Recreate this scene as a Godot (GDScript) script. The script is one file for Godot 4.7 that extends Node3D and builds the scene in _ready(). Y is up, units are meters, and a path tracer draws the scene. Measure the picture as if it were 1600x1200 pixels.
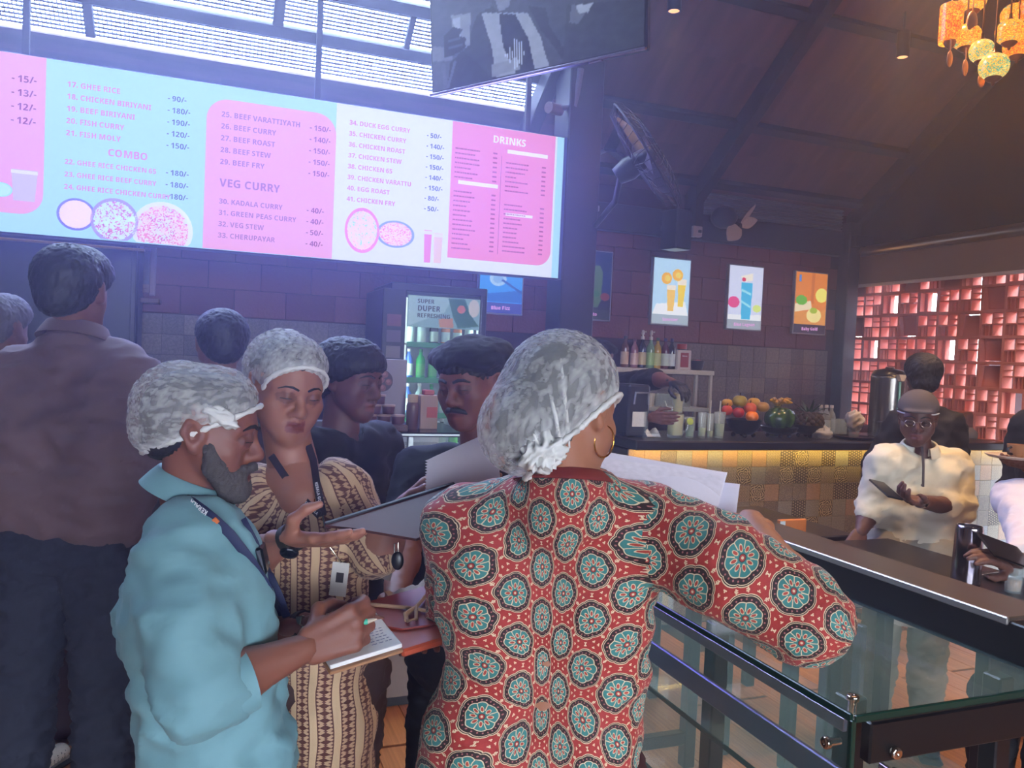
extends Node3D
# A busy juice bar and eatery: staff with hairnets and order papers in front of a lit menu board, a bar with fruit, a terracotta screen wall.

const FOCAL := 1240.0
const EYE := Vector3(0, 1.6, 0)
var CR: Vector3      # camera right, up and forward
var CU: Vector3
var CF: Vector3
var FW: Vector3      # level forward and level right of the camera
var RT: Vector3
var mats := {}
var names := {}
var gxf := {}
var rng := RandomNumberGenerator.new()
var noise := FastNoiseLite.new()

# ---------------------------------------------------------------- mesh builder
class Mb:
	var v := PackedVector3Array()
	var uv := PackedVector2Array()
	var c := PackedColorArray()
	var ix := PackedInt32Array()     # counter-clockwise seen from outside; turned on commit
	var col := Color.WHITE
	var xf := Transform3D()

	func vert(p: Vector3, u := Vector2.ZERO) -> int:
		v.append(xf * p)
		uv.append(u)
		c.append(col)
		return v.size() - 1

	func tri(a: int, b: int, d: int) -> void:
		ix.append(a)
		ix.append(b)
		ix.append(d)

	func quad(a: int, b: int, d: int, e: int) -> void:
		tri(a, b, d)
		tri(a, d, e)

	func face(pts: Array, uvs := []) -> void:       # flat polygon, counter-clockwise
		var first := v.size()
		for i in pts.size():
			vert(pts[i], uvs[i] if uvs.size() > i else Vector2.ZERO)
		for i in range(1, pts.size() - 1):
			tri(first, first + i, first + i + 1)

	func face_out(pts: Array, centre: Vector3) -> void:
		var n: Vector3 = (pts[1] - pts[0]).cross(pts[2] - pts[0])
		var m := Vector3.ZERO
		for p in pts:
			m += p
		if n.dot(m / pts.size() - centre) < 0:
			pts.reverse()
		face(pts)

	func box(at: Vector3, size: Vector3, bevel := 0.0, b := Basis()) -> void:
		var h := size * 0.5
		var e := minf(bevel, minf(h.x, minf(h.y, h.z)) * 0.95)
		if e <= 0.0:
			for a in 3:
				for s in [-1.0, 1.0]:
					var pts := []
					for q in [[-1, -1], [1, -1], [1, 1], [-1, 1]]:
						var p := Vector3.ZERO
						p[a] = s * h[a]
						p[(a + 1) % 3] = q[0] * h[(a + 1) % 3]
						p[(a + 2) % 3] = q[1] * h[(a + 2) % 3]
						pts.append(at + b * p)
					if s < 0:
						pts.reverse()
					var w: float = size[(a + 1) % 3]
					var t: float = size[(a + 2) % 3]
					face(pts, [Vector2(0, 0), Vector2(w, 0), Vector2(w, t), Vector2(0, t)])
			return
		var P := func(s: Vector3, a: int) -> Vector3:
			var p := Vector3(s.x * (h.x - e), s.y * (h.y - e), s.z * (h.z - e))
			p[a] = s[a] * h[a]
			return at + b * p
		var o := [-1.0, 1.0]
		for a in 3:
			for s in o:
				var pts := []
				for q in [[-1, -1], [1, -1], [1, 1], [-1, 1]]:
					var k := Vector3.ZERO
					k[a] = s
					k[(a + 1) % 3] = q[0]
					k[(a + 2) % 3] = q[1]
					pts.append(P.call(k, a))
				face_out(pts, at)
		for a in 3:
			var a1 := (a + 1) % 3
			var a2 := (a + 2) % 3
			for s1 in o:
				for s2 in o:
					var k0 := Vector3.ZERO
					k0[a] = -1.0
					k0[a1] = s1
					k0[a2] = s2
					var k1 := k0
					k1[a] = 1.0
					face_out([P.call(k0, a1), P.call(k1, a1), P.call(k1, a2), P.call(k0, a2)], at)
		for sx in o:
			for sy in o:
				for sz in o:
					var k := Vector3(sx, sy, sz)
					face_out([P.call(k, 0), P.call(k, 1), P.call(k, 2)], at)

	func tube(pts: Array, rads, segs := 8, caps := true) -> void:
		var n := pts.size()
		var t0: Vector3 = (pts[1] - pts[0]).normalized()
		var side := t0.cross(Vector3.UP if absf(t0.y) < 0.9 else Vector3.RIGHT).normalized()
		var first := v.size()
		for i in n:
			var t: Vector3 = ((pts[mini(i + 1, n - 1)] - pts[maxi(i - 1, 0)]) as Vector3).normalized()
			side = (side - t * side.dot(t)).normalized()
			var up := t.cross(side)
			var r: float = rads[i] if rads is Array else rads
			for k in segs:
				var a := TAU * k / segs
				vert(pts[i] + (side * cos(a) + up * sin(a)) * r, Vector2(float(k) / segs, float(i) / (n - 1)))
		for i in n - 1:
			for k in segs:
				var k2 := (k + 1) % segs
				quad(first + i * segs + k, first + i * segs + k2, first + (i + 1) * segs + k2, first + (i + 1) * segs + k)
		if caps:
			for e in 2:
				var base := first + (n - 1) * segs * e
				var ring := []
				for k in segs:
					ring.append(v.size())
					v.append(v[base + k])
					uv.append(Vector2.ZERO)
					c.append(col)
				for k in range(1, segs - 1):
					if e == 0:
						tri(ring[0], ring[k + 1], ring[k])
					else:
						tri(ring[0], ring[k], ring[k + 1])

	func lathe(prof: Array, segs := 20, at := Vector3.ZERO, b := Basis()) -> void:   # prof: Vector2(radius, height), from bottom up
		var first := v.size()
		var n := prof.size()
		for i in n:
			for k in segs + 1:
				var a := TAU * k / segs
				vert(at + b * Vector3(cos(a) * prof[i].x, prof[i].y, -sin(a) * prof[i].x), Vector2(float(k) / segs, float(i) / (n - 1)))
		var w := segs + 1
		for i in n - 1:
			for k in segs:
				quad(first + i * w + k, first + i * w + k + 1, first + (i + 1) * w + k + 1, first + (i + 1) * w + k)

	func ball(at: Vector3, r: Vector3, segs := 14, rows := 9, b := Basis()) -> void:
		var prof := []
		for i in rows + 1:
			var a := -PI / 2 + PI * i / rows
			prof.append(Vector2(cos(a), sin(a)))
		lathe(prof, segs, at, b * Basis.from_scale(r))

	func prism(poly: PackedVector2Array, depth: float, x: Transform3D, bevel := 0.0) -> void:   # polygon in x y, thick along z
		var p := poly
		if Geometry2D.is_polygon_clockwise(p):
			p.reverse()
		var tris := Geometry2D.triangulate_polygon(p)
		for s in [1.0, -1.0]:
			var first := v.size()
			for q in p:
				vert(x * Vector3(q.x, q.y, s * depth * 0.5), q)
			for i in range(0, tris.size(), 3):
				var a := tris[i]
				var d := tris[i + 1]
				var e := tris[i + 2]
				var ccw := (p[d] - p[a]).cross(p[e] - p[a]) > 0
				if ccw == (s > 0):
					tri(first + a, first + d, first + e)
				else:
					tri(first + a, first + e, first + d)
		for i in p.size():
			var q := p[i]
			var r := p[(i + 1) % p.size()]
			face([x * Vector3(q.x, q.y, depth * -0.5), x * Vector3(r.x, r.y, depth * -0.5), x * Vector3(r.x, r.y, depth * 0.5), x * Vector3(q.x, q.y, depth * 0.5)])

	func grid(f: Callable, nu: int, nv: int, two := 0.0) -> void:   # f(u, v) -> Vector3; two: thickness
		var first := v.size()
		for j in nv + 1:
			for i in nu + 1:
				var u := Vector2(float(i) / nu, float(j) / nv)
				vert(f.call(u.x, u.y), u)
		var w := nu + 1
		for j in nv:
			for i in nu:
				var a := first + j * w + i
				quad(a, a + 1, a + w + 1, a + w)
		if two > 0.0:
			var nn := PackedVector3Array()
			for j in nv + 1:
				for i in nu + 1:
					var a := first + j * w + mini(i, nu - 1)
					if j == nv:
						a -= w
					nn.append((v[a + 1] - v[a]).cross(v[a + w] - v[a]).normalized())
			var back := v.size()
			for k in w * (nv + 1):
				v.append(v[first + k] - nn[k] * two)
				uv.append(uv[first + k])
				c.append(col)
			for j in nv:
				for i in nu:
					var a := back + j * w + i
					quad(a, a + w, a + w + 1, a + 1)
			for i in nu:
				quad(first + i, back + i, back + i + 1, first + i + 1)
				var t := nv * w + i
				quad(first + t, first + t + 1, back + t + 1, back + t)
			for j in nv:
				quad(first + j * w, first + (j + 1) * w, back + (j + 1) * w, back + j * w)
				var t := j * w + nu
				quad(first + t, back + t, back + t + w, first + t + w)

	func add_mesh(m: Mesh, x: Transform3D) -> void:
		for s in m.get_surface_count():
			var a := m.surface_get_arrays(s)
			var first := v.size()
			var pv: PackedVector3Array = a[Mesh.ARRAY_VERTEX]
			for p in pv:
				vert(x * p)
			var pi: PackedInt32Array = a[Mesh.ARRAY_INDEX] if a[Mesh.ARRAY_INDEX] != null else PackedInt32Array(range(pv.size()))
			for i in range(0, pi.size() - 2, 3):
				tri(first + pi[i], first + pi[i + 2], first + pi[i + 1])

	func normals() -> PackedVector3Array:
		var n := PackedVector3Array()
		n.resize(v.size())
		for i in range(0, ix.size(), 3):
			var a := ix[i]
			var b := ix[i + 1]
			var d := ix[i + 2]
			var f := (v[b] - v[a]).cross(v[d] - v[a])
			n[a] += f
			n[b] += f
			n[d] += f
		for i in n.size():
			n[i] = n[i].normalized() if n[i].length_squared() > 0.0 else Vector3.UP
		return n

	func commit() -> ArrayMesh:
		var arr := []
		arr.resize(Mesh.ARRAY_MAX)
		arr[Mesh.ARRAY_VERTEX] = v
		arr[Mesh.ARRAY_NORMAL] = normals()
		arr[Mesh.ARRAY_TEX_UV] = uv
		arr[Mesh.ARRAY_COLOR] = c
		var out := PackedInt32Array()
		out.resize(ix.size())
		for i in range(0, ix.size(), 3):
			out[i] = ix[i]
			out[i + 1] = ix[i + 2]
			out[i + 2] = ix[i + 1]
		arr[Mesh.ARRAY_INDEX] = out
		var m := ArrayMesh.new()
		m.add_surface_from_arrays(Mesh.PRIMITIVE_TRIANGLES, arr)
		return m

# ---------------------------------------------------------------- smooth bodies: tapered capsules joined by a smooth minimum, meshed as surface nets
class Sdf:
	var bones := []
	var k := 70.0
	func add(a: Vector3, b: Vector3, ra: float, rb: float, n := Vector3.ZERO, s := 1.0) -> void:
		bones.append([a, b, ra, rb, n, s, 1.0, k])
	func cut(a: Vector3, b: Vector3, ra: float, rb: float, n := Vector3.ZERO, s := 1.0) -> void:
		bones.append([a, b, ra, rb, n, s, -1.0, k])
	func value(p: Vector3) -> float:      # over 1 inside
		var f := 0.0
		for b in bones:
			var n: Vector3 = b[4]
			var q: Vector3 = p - b[0]
			var ab: Vector3 = b[1] - b[0]
			if n != Vector3.ZERO:
				var inv: float = 1.0 / b[5] - 1.0
				q += n * (q.dot(n) * inv)
				ab += n * (ab.dot(n) * inv)
			var t := clampf(q.dot(ab) / maxf(ab.length_squared(), 1e-12), 0.0, 1.0)
			var d: float = (q - ab * t).length() - lerpf(b[2], b[3], t)
			if b[6] > 0:
				f += exp(clampf(-b[7] * d, -40.0, 12.0))
			elif f > 0.0:
				f = 1.0 / (1.0 / f + exp(minf(-b[7] * d, 60.0)))
		return f
	# h: cell; x: own axes to the builder's; paint(p) -> Color in own axes; returns the first vertex
	func net(mb: Mb, h: float, x := Transform3D(), paint = null) -> int:
		var lo := Vector3(1e9, 1e9, 1e9)
		var hi := -lo
		for b in bones:
			if b[6] > 0:
				for e in 2:
					var r: float = b[2 + e] + h * 2.5 + 1.2 / b[7]
					lo = lo.min(b[e] - Vector3(r, r, r))
					hi = hi.max(b[e] + Vector3(r, r, r))
		var nx := int((hi.x - lo.x) / h) + 2
		var ny := int((hi.y - lo.y) / h) + 2
		var nz := int((hi.z - lo.z) / h) + 2
		var f := PackedFloat32Array()
		f.resize(nx * ny * nz)
		var sx := 1
		var sy := nx
		var sz := nx * ny
		for b in bones:
			var a: Vector3 = b[0] - lo
			var kb: float = b[7]
			var ab: Vector3 = b[1] - b[0]
			var ra: float = b[2]
			var dr: float = b[3] - ra
			var n: Vector3 = b[4]
			var inv: float = 1.0 / b[5] - 1.0
			var flat := n != Vector3.ZERO
			if flat:
				ab += n * (ab.dot(n) * inv)
			var ibb := 1.0 / maxf(ab.length_squared(), 1e-12)
			var reach: float = h * 2.2 + 3.0 / kb
			var rm: float = maxf(ra, b[3]) + reach
			var e0: Vector3 = b[0].min(b[1]) - lo - Vector3(rm, rm, rm)
			var e1: Vector3 = b[0].max(b[1]) - lo + Vector3(rm, rm, rm)
			var x0 := maxi(int(e0.x / h), 0)
			var x1 := mini(int(e1.x / h) + 1, nx - 1)
			var plus: bool = b[6] > 0
			for iz in range(maxi(int(e0.z / h), 0), mini(int(e1.z / h) + 1, nz - 1) + 1):
				for iy in range(maxi(int(e0.y / h), 0), mini(int(e1.y / h) + 1, ny - 1) + 1):
					var i := iz * sz + iy * sy + x0
					for ixx in range(x0, x1 + 1):
						var q := Vector3(ixx * h, iy * h, iz * h) - a
						if flat:
							q += n * (q.dot(n) * inv)
						var t := clampf(q.dot(ab) * ibb, 0.0, 1.0)
						var d := (q - ab * t).length() - ra - dr * t
						if d < reach:
							if plus:
								f[i] += exp(-kb * maxf(d, -0.12))
							elif f[i] > 0.0:
								f[i] = 1.0 / (1.0 / f[i] + exp(minf(-kb * d, 60.0)))
						i += 1
		var ins := PackedByteArray()
		ins.resize(f.size())
		for i in f.size():
			if f[i] > 1.0:
				ins[i] = 1
		var cell := {}
		var first := mb.v.size()
		var cor := [0, sx, sy, sx + sy, sz, sx + sz, sy + sz, sx + sy + sz]
		var cp := [Vector3(0, 0, 0), Vector3(1, 0, 0), Vector3(0, 1, 0), Vector3(1, 1, 0), Vector3(0, 0, 1), Vector3(1, 0, 1), Vector3(0, 1, 1), Vector3(1, 1, 1)]
		var ed := [[0, 1], [2, 3], [4, 5], [6, 7], [0, 2], [1, 3], [4, 6], [5, 7], [0, 4], [1, 5], [2, 6], [3, 7]]
		var was := mb.col
		for iz in nz - 1:
			for iy in ny - 1:
				var i := iz * sz + iy * sy
				for ixx in nx - 1:
					var s := ins[i] + ins[i + 1] + ins[i + sy] + ins[i + sy + 1] + ins[i + sz] + ins[i + sz + 1] + ins[i + sz + sy] + ins[i + sz + sy + 1]
					if s > 0 and s < 8:
						var g := PackedFloat32Array()
						g.resize(8)
						for j in 8:
							g[j] = log(maxf(f[i + cor[j]], 1e-6))
						var p := Vector3.ZERO
						var m := 0
						for e in ed:
							var ga := g[e[0]]
							var gb := g[e[1]]
							if (ga > 0.0) != (gb > 0.0):
								p += (cp[e[0]] as Vector3).lerp(cp[e[1]], clampf(ga / (ga - gb), 0.0, 1.0))
								m += 1
						p = lo + (Vector3(ixx, iy, iz) + p / maxi(m, 1)) * h
						if paint != null:
							mb.col = (paint as Callable).call(p)
						cell[i] = mb.vert(x * p)
					i += 1
		mb.col = was
		for i in cell:
			var a: int = cell[i]
			var c0 := ins[i]
			for ax in 3:
				var d: int = [sx, sy, sz][ax]
				var u: int = [sy, sz, sx][ax]
				var w: int = [sz, sx, sy][ax]
				if ins[i + d] != c0 and cell.has(i - u) and cell.has(i - w) and cell.has(i - u - w):
					if c0:
						mb.quad(a, cell[i - u], cell[i - u - w], cell[i - w])
					else:
						mb.quad(a, cell[i - w], cell[i - u - w], cell[i - u])
		return first

# ---------------------------------------------------------------- objects, names, materials
func at(x: float, y: float, d: float) -> Vector3:      # a point d metres in front of the lens, seen at pixel x, y of 1600 x 1200
	return EYE + (CR * (x - 800.0) / FOCAL - CU * (y - 600.0) / FOCAL + CF) * d

func hit(s: Sdf, x: float, y: float, d0: float, lift := 0.006) -> Vector3:      # where the sight line of a pixel first meets a body
	var d := d0
	while d < d0 + 1.0:
		if s.value(at(x, y, d)) > 1.0:
			return at(x, y, d - lift)
		d += 0.005
	return at(x, y, d0 + 0.4)

func numbered(n: String) -> String:
	var i: int = names.get(n, 0)
	names[n] = i + 1
	return n if i == 0 else "%s_%03d" % [n, i]

func tag(o: Node3D, label: String, category: String, group := "", kind := "") -> Node3D:
	if label != "":
		o.set_meta("label", label)
	if category != "":
		o.set_meta("category", category)
	if group != "":
		o.set_meta("group", group)
	if kind != "":
		o.set_meta("kind", kind)
	return o

func thing(called: String, label: String, category: String, pos := Vector3.ZERO, turn := 0.0, group := "") -> Node3D:
	var o := Node3D.new()
	o.name = numbered(called)
	add_child(o, true)
	o.position = pos
	o.rotation.y = turn
	gxf[o] = o.transform
	tag(o, label, category, group)
	return o

# mb in the world's axes unless own is true, then in the parent's
func obj(called: String, mb, m: Material, parent: Node3D = null, own := false) -> MeshInstance3D:
	var o := MeshInstance3D.new()
	o.mesh = mb.commit() if mb is Mb else mb
	o.material_override = m
	var p: Node3D = parent if parent else self
	o.name = numbered(called) if p == self else called
	p.add_child(o, true)
	if p != self and not own:
		o.transform = (gxf[p] as Transform3D).affine_inverse()
	gxf[o] = (gxf[p] if p != self else Transform3D()) * o.transform
	return o

func put(called: String, mesh: Mesh, m: Material, parent: Node3D, x: Transform3D) -> MeshInstance3D:   # a shared mesh placed in the world under parent
	var o := MeshInstance3D.new()
	o.mesh = mesh
	o.material_override = m
	o.name = numbered(called) if parent == self else called
	parent.add_child(o, true)
	o.transform = (gxf[parent] as Transform3D).affine_inverse() * x if parent != self else x
	gxf[o] = x
	return o

func struct(called: String, mb, m: Material) -> MeshInstance3D:
	var o := obj(called, mb, m)
	o.set_meta("kind", "structure")
	return o

func copy(o: Node3D, x: Transform3D, label: String, group := "") -> Node3D:
	var c: Node3D = o.duplicate()
	c.name = numbered(str(o.name))
	add_child(c, true)
	c.transform = x
	gxf[c] = x
	if label != "":
		c.set_meta("label", label)
	if group != "":
		c.set_meta("group", group)
	return c

func M(key: String, col: Color, rough := 0.6, metal := 0.0, opt := {}) -> StandardMaterial3D:
	if mats.has(key):
		return mats[key]
	var m := StandardMaterial3D.new()
	m.resource_name = key
	m.albedo_color = col
	m.roughness = rough
	m.metallic = metal
	for o in opt:
		m.set(o, opt[o])
	mats[key] = m
	return m

func glow(key: String, col: Color, power: float, base := Color(0.1, 0.1, 0.1)) -> StandardMaterial3D:
	return M(key, base, 0.5, 0.0, {"emission_enabled": true, "emission": col, "emission_energy_multiplier": power})

func textured(key: String, img: Image, rough := 0.6, opt := {}) -> StandardMaterial3D:
	if mats.has(key):
		return mats[key]
	var o := {"albedo_texture": ImageTexture.create_from_image(img)}
	o.merge(opt)
	return M(key, Color.WHITE, rough, 0.0, o)

func paint(w: int, h: int, f: Callable) -> Image:
	var im := Image.create(w, h, false, Image.FORMAT_RGB8)
	for y in h:
		for x in w:
			im.set_pixel(x, y, f.call((x + 0.5) / w, (y + 0.5) / h))
	return im

func noise_tex(freq: float, oct := 3, ramp = null, seed_ := 1, normal := false, strength := 4.0, size := 256) -> NoiseTexture2D:
	var t := NoiseTexture2D.new()
	t.width = size
	t.height = size
	t.seamless = true
	var n := FastNoiseLite.new()
	n.seed = seed_
	n.frequency = freq
	n.fractal_octaves = oct
	t.noise = n
	t.as_normal_map = normal
	t.bump_strength = strength
	if ramp != null:
		var g := Gradient.new()
		g.set_color(0, ramp[0])
		g.set_color(1, ramp[1])
		t.color_ramp = g
	return t

func rb(a: Vector3, b: Vector3, c := Vector3.UP) -> Basis:     # a basis whose y runs from a to b and z leans to c
	var y := (b - a).normalized()
	var x := y.cross(c).normalized()
	return Basis(x, y, x.cross(y))

func letters(t: String, size: float, depth := 0.004, bold := true) -> TextMesh:
	var m := TextMesh.new()
	var f := SystemFont.new()
	f.font_names = PackedStringArray(["Droid Sans"])
	f.font_weight = 700 if bold else 400
	m.font = f
	m.text = t
	m.font_size = 32
	m.pixel_size = size / 23.0        # size: height of a capital letter
	m.depth = depth
	m.curve_step = 2.0
	m.horizontal_alignment = HORIZONTAL_ALIGNMENT_LEFT
	m.vertical_alignment = VERTICAL_ALIGNMENT_CENTER
	return m

func write(mb: Mb, t: String, x: Transform3D, size: float, align := 0, depth := 0.004, bold := true) -> void:
	var m := letters(t, size, depth, bold)
	m.horizontal_alignment = [HORIZONTAL_ALIGNMENT_LEFT, HORIZONTAL_ALIGNMENT_CENTER, HORIZONTAL_ALIGNMENT_RIGHT][align]
	mb.add_mesh(m, x)

# ---------------------------------------------------------------- scene
func _ready() -> void:
	var yaw := deg_to_rad(20.75)
	var pitch := deg_to_rad(-1.93)
	var roll := deg_to_rad(2.57)
	CF = Vector3(sin(yaw) * cos(pitch), sin(pitch), -cos(yaw) * cos(pitch))
	var r0 := Vector3(cos(yaw), 0, sin(yaw))
	var u0 := r0.cross(CF)
	CR = r0 * cos(roll) + u0 * sin(roll)
	CU = u0 * cos(roll) - r0 * sin(roll)
	RT = r0
	FW = Vector3(sin(yaw), 0, -cos(yaw))
	var cam := Camera3D.new()
	cam.name = "camera"
	cam.transform = Transform3D(Basis(CR, CU, -CF), EYE)
	cam.fov = rad_to_deg(2.0 * atan(600.0 / FOCAL))
	cam.near = 0.05
	cam.far = 100.0
	add_child(cam)

	var e := Environment.new()
	var sky := ProceduralSkyMaterial.new()
	sky.sky_top_color = Color(0.78, 0.87, 1.0)
	sky.sky_horizon_color = Color(0.97, 0.98, 1.0)
	sky.ground_horizon_color = Color(0.75, 0.74, 0.72)
	sky.ground_bottom_color = Color(0.55, 0.53, 0.5)
	sky.sky_energy_multiplier = 5.0
	sky.ground_energy_multiplier = 1.5
	e.sky = Sky.new()
	e.sky.sky_material = sky
	e.background_mode = Environment.BG_SKY
	e.tonemap_mode = Environment.TONE_MAPPER_LINEAR
	e.tonemap_exposure = 0.86
	e.sdfgi_enabled = true
	e.ssao_enabled = true
	e.ssil_enabled = true
	e.volumetric_fog_enabled = true          # added haze imitating lens glare around the lit menu
	e.volumetric_fog_density = 0.04
	e.volumetric_fog_anisotropy = 0.75
	e.volumetric_fog_albedo = Color(0.86, 0.88, 1.0)
	var we := WorldEnvironment.new()
	we.name = "world"
	we.environment = e
	add_child(we)
	# menu board lamp, bluer and stronger than its face to tint the added haze
	area_light("menu_light", Vector3(0.4, 2.52, -4.44), Vector2(3.1, 0.84), Vector3(0, 0, 1), Color(0.52, 0.55, 1.0), 8.0)

	rng.seed = 7
	noise.seed = 4
	noise.frequency = 1.0
	setting()
	roof()
	menu_board()
	jali_wall()
	bar_counter()
	display_counter()
	glass_case()
	people()
	television()
	drink_posters()
	bottle_cooler()
	back_shelf()
	shrine()
	fans_and_fittings()
	chandelier()
	bar_things()
	front_things()

func area_light(called: String, pos: Vector3, size: Vector2, towards: Vector3, col: Color, energy: float) -> void:
	var a := AreaLight3D.new()
	a.name = called
	a.area_size = size
	a.light_color = col
	a.light_energy = energy
	a.area_range = 30.0
	a.shadow_enabled = true
	add_child(a, true)
	a.look_at_from_position(pos, pos + towards, Vector3.UP if absf(towards.y) < 0.9 else Vector3.FORWARD)

func omni(called: String, pos: Vector3, col: Color, energy: float, size := 0.03) -> void:
	var a := OmniLight3D.new()
	a.name = called
	a.light_color = col
	a.light_energy = energy
	a.omni_range = 20.0
	a.omni_attenuation = 2.0
	a.light_size = size
	a.shadow_enabled = true
	add_child(a, true)
	a.position = pos

func spot(called: String, pos: Vector3, towards: Vector3, col: Color, energy: float, angle := 45.0) -> void:
	var a := SpotLight3D.new()
	a.name = called
	a.light_color = col
	a.light_energy = energy
	a.spot_range = 20.0
	a.spot_attenuation = 2.0
	a.spot_angle = angle
	a.spot_angle_attenuation = 0.8
	a.light_size = 0.04
	a.shadow_enabled = true
	add_child(a, true)
	a.look_at_from_position(pos, pos + towards, Vector3.RIGHT)

func on(ax: int, x: float, y: float, val: float) -> Vector3:      # where the sight line of a pixel meets the plane axis = val
	var r := CR * (x - 800.0) / FOCAL - CU * (y - 600.0) / FOCAL + CF
	return EYE + r * ((val - EYE[ax]) / r[ax])

func onz(x: float, y: float, z: float) -> Vector3:
	return on(2, x, y, z)

func roof_y(z: float) -> float:
	return 2.913 + 0.7274 * (z + 5.715)

func wood_img(a: Color, b: Color, seed_: int, lines := 9.0) -> Image:
	var n := FastNoiseLite.new()
	n.seed = seed_
	n.frequency = 0.9
	return paint(64, 256, func(u: float, v: float) -> Color:
		var g := n.get_noise_2d(u * lines, v * 1.2) + 0.45 * n.get_noise_2d(u * lines * 5.0, v * 3.0)
		return a.lerp(b, clampf(0.5 + g * 0.9, 0, 1)))

func setting() -> void:
	var dark := M("black paint", Color(0.10, 0.10, 0.11), 0.55)
	# floor of wooden planks
	var fl := Mb.new()
	fl.box(Vector3(0.9, -0.09, -1.1), Vector3(9.4, 0.12, 9.4))
	var floor_ := struct("floor", fl, M("floor bed", Color(0.2, 0.14, 0.1), 0.8))
	var pm := []
	for i in 4:
		pm.append(textured("plank %d" % i, wood_img(Color(0.74, 0.50, 0.30), Color(0.60, 0.37, 0.20), 20 + i), 0.38))
	var pk := Mb.new()
	pk.box(Vector3.ZERO, Vector3(0.172, 0.03, 1.18), 0.002)
	for i in pk.v.size():
		pk.uv[i] = Vector2(pk.v[i].x / 0.172 + 0.5, pk.v[i].z / 1.18 + 0.5)
	var pmesh := pk.commit()
	for i in range(-9, 25):
		for j in 4:
			var z := -3.72 + j * 1.2 + (0.6 if i % 2 else 0.0)
			put("plank", pmesh, pm[(i * 7 + j * 3) & 3], floor_, Transform3D(Basis(), Vector3(i * 0.175 + 0.05, -0.015, z)))
	# back wall: plaster behind, big brown-red blocks above, small patterned tiles below
	var w := Mb.new()
	w.box(Vector3(0.95, 1.6, -5.72), Vector3(8.9, 3.2, 0.2))
	var back := struct("wall_back", w, M("red grout", Color(0.24, 0.12, 0.10), 0.9))
	var rm := []
	for i in 3:
		var c: Color = [Color(0.47, 0.25, 0.22), Color(0.43, 0.22, 0.20), Color(0.50, 0.28, 0.24)][i]
		rm.append(M("red block %d" % i, c, 0.75, 0.0, {"normal_enabled": true, "normal_texture": noise_tex(0.03, 4, null, 31 + i, true, 3.0), "normal_scale": 0.5, "uv1_triplanar": true, "uv1_scale": Vector3(4, 4, 4)}))
	var rbk := Mb.new()
	rbk.box(Vector3.ZERO, Vector3(0.326, 0.176, 0.03), 0.003)
	var rmesh := rbk.commit()
	for j in 5:
		for i in 21:
			var x := -1.36 + i * 0.33 + (0.165 if j % 2 else 0.0)
			if x < 5.1:
				put("block", rmesh, rm[rng.randi() % 3], back, Transform3D(Basis(), Vector3(x, 1.785 + 0.09 + j * 0.18, -5.615 + rng.randf_range(-0.002, 0.002))))
	var bm := []
	for i in 4:
		bm.append(textured("splash %d" % i, splash_img(i), 0.5, {"uv1_scale": Vector3(7.75, 7.75, 1)}))
	var bb := Mb.new()
	bb.box(Vector3.ZERO, Vector3(0.129, 0.129, 0.02), 0.0)
	var bmesh := bb.commit()
	for i in 49:
		for j in 5:
			var x := -1.3 + i * 0.132
			if (x < 1.0 and j < 4) or x > 3.2:
				put("tile", bmesh, bm[rng.randi() % 4], back, Transform3D(Basis(), Vector3(x, 1.715 - j * 0.132, -5.615)))
	# beam over the wall, under the eaves
	var bt := Mb.new()
	bt.box(Vector3(1.0, 2.72, -5.6), Vector3(8.6, 0.21, 0.16), 0.006)
	struct("trim_1", bt, M("dark beam", Color(0.17, 0.17, 0.2), 0.5))
	# dark kitchen front on the far left under the menu
	var kk := Mb.new()
	kk.box(Vector3(-1.3, 1.3, -5.42), Vector3(1.75, 2.6, 0.34), 0.01)
	kk.box(Vector3(-0.45, 1.3, -5.40), Vector3(0.03, 2.6, 0.36), 0.004)
	struct("wall_kitchen", kk, M("kitchen black", Color(0.09, 0.09, 0.11), 0.4))
	# side walls, front wall with the wide entrance behind the camera
	var wl := Mb.new()
	wl.box(Vector3(-3.6, 2.6, -1.1), Vector3(0.2, 5.6, 9.4))
	struct("wall_left", wl, M("wall brown", Color(0.36, 0.28, 0.25), 0.8))
	var wr := Mb.new()
	wr.box(Vector3(5.48, 1.33, -0.05), Vector3(0.26, 2.66, 7.3))
	wr.box(Vector3(6.25, 1.33, -4.2), Vector3(0.2, 2.66, 1.4))
	struct("wall_right", wr, M("wall brown", Color(0.36, 0.28, 0.25), 0.8))
	var gp := PackedVector2Array([Vector2(-5.8, 2.66), Vector2(3.6, 2.66), Vector2(3.6, 2.95), Vector2(-2.2, roof_y(-2.2) + 0.03), Vector2(-5.8, roof_y(-5.8) + 0.03)])
	var gx := Transform3D(Basis(Vector3(0, 0, 1), Vector3.UP, Vector3(-1, 0, 0)), Vector3(5.44, 0, 0))
	var gb := Mb.new()
	gb.prism(gp, 0.16, gx)
	struct("wall_gable", gb, M("gable black", Color(0.075, 0.075, 0.085), 0.7))
	var wf := Mb.new()
	wf.box(Vector3(-2.5, 1.55, 3.55), Vector3(2.3, 3.1, 0.2))
	wf.box(Vector3(4.25, 1.55, 3.55), Vector3(2.7, 3.1, 0.2))
	wf.box(Vector3(0.9, 2.66, 4.9), Vector3(9.2, 0.12, 2.8))  # unseen canopy, added to cut the daylight coming through the entrance
	wf.box(Vector3(0.9, 2.85, 3.55), Vector3(9.2, 0.6, 0.2))
	struct("wall_front", wf, M("wall brown", Color(0.36, 0.28, 0.25), 0.8))
	# steel columns
	var ca := Mb.new()
	ca.box(Vector3(2.155, 2.0, -4.7), Vector3(0.235, 4.0, 0.235), 0.008)
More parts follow.
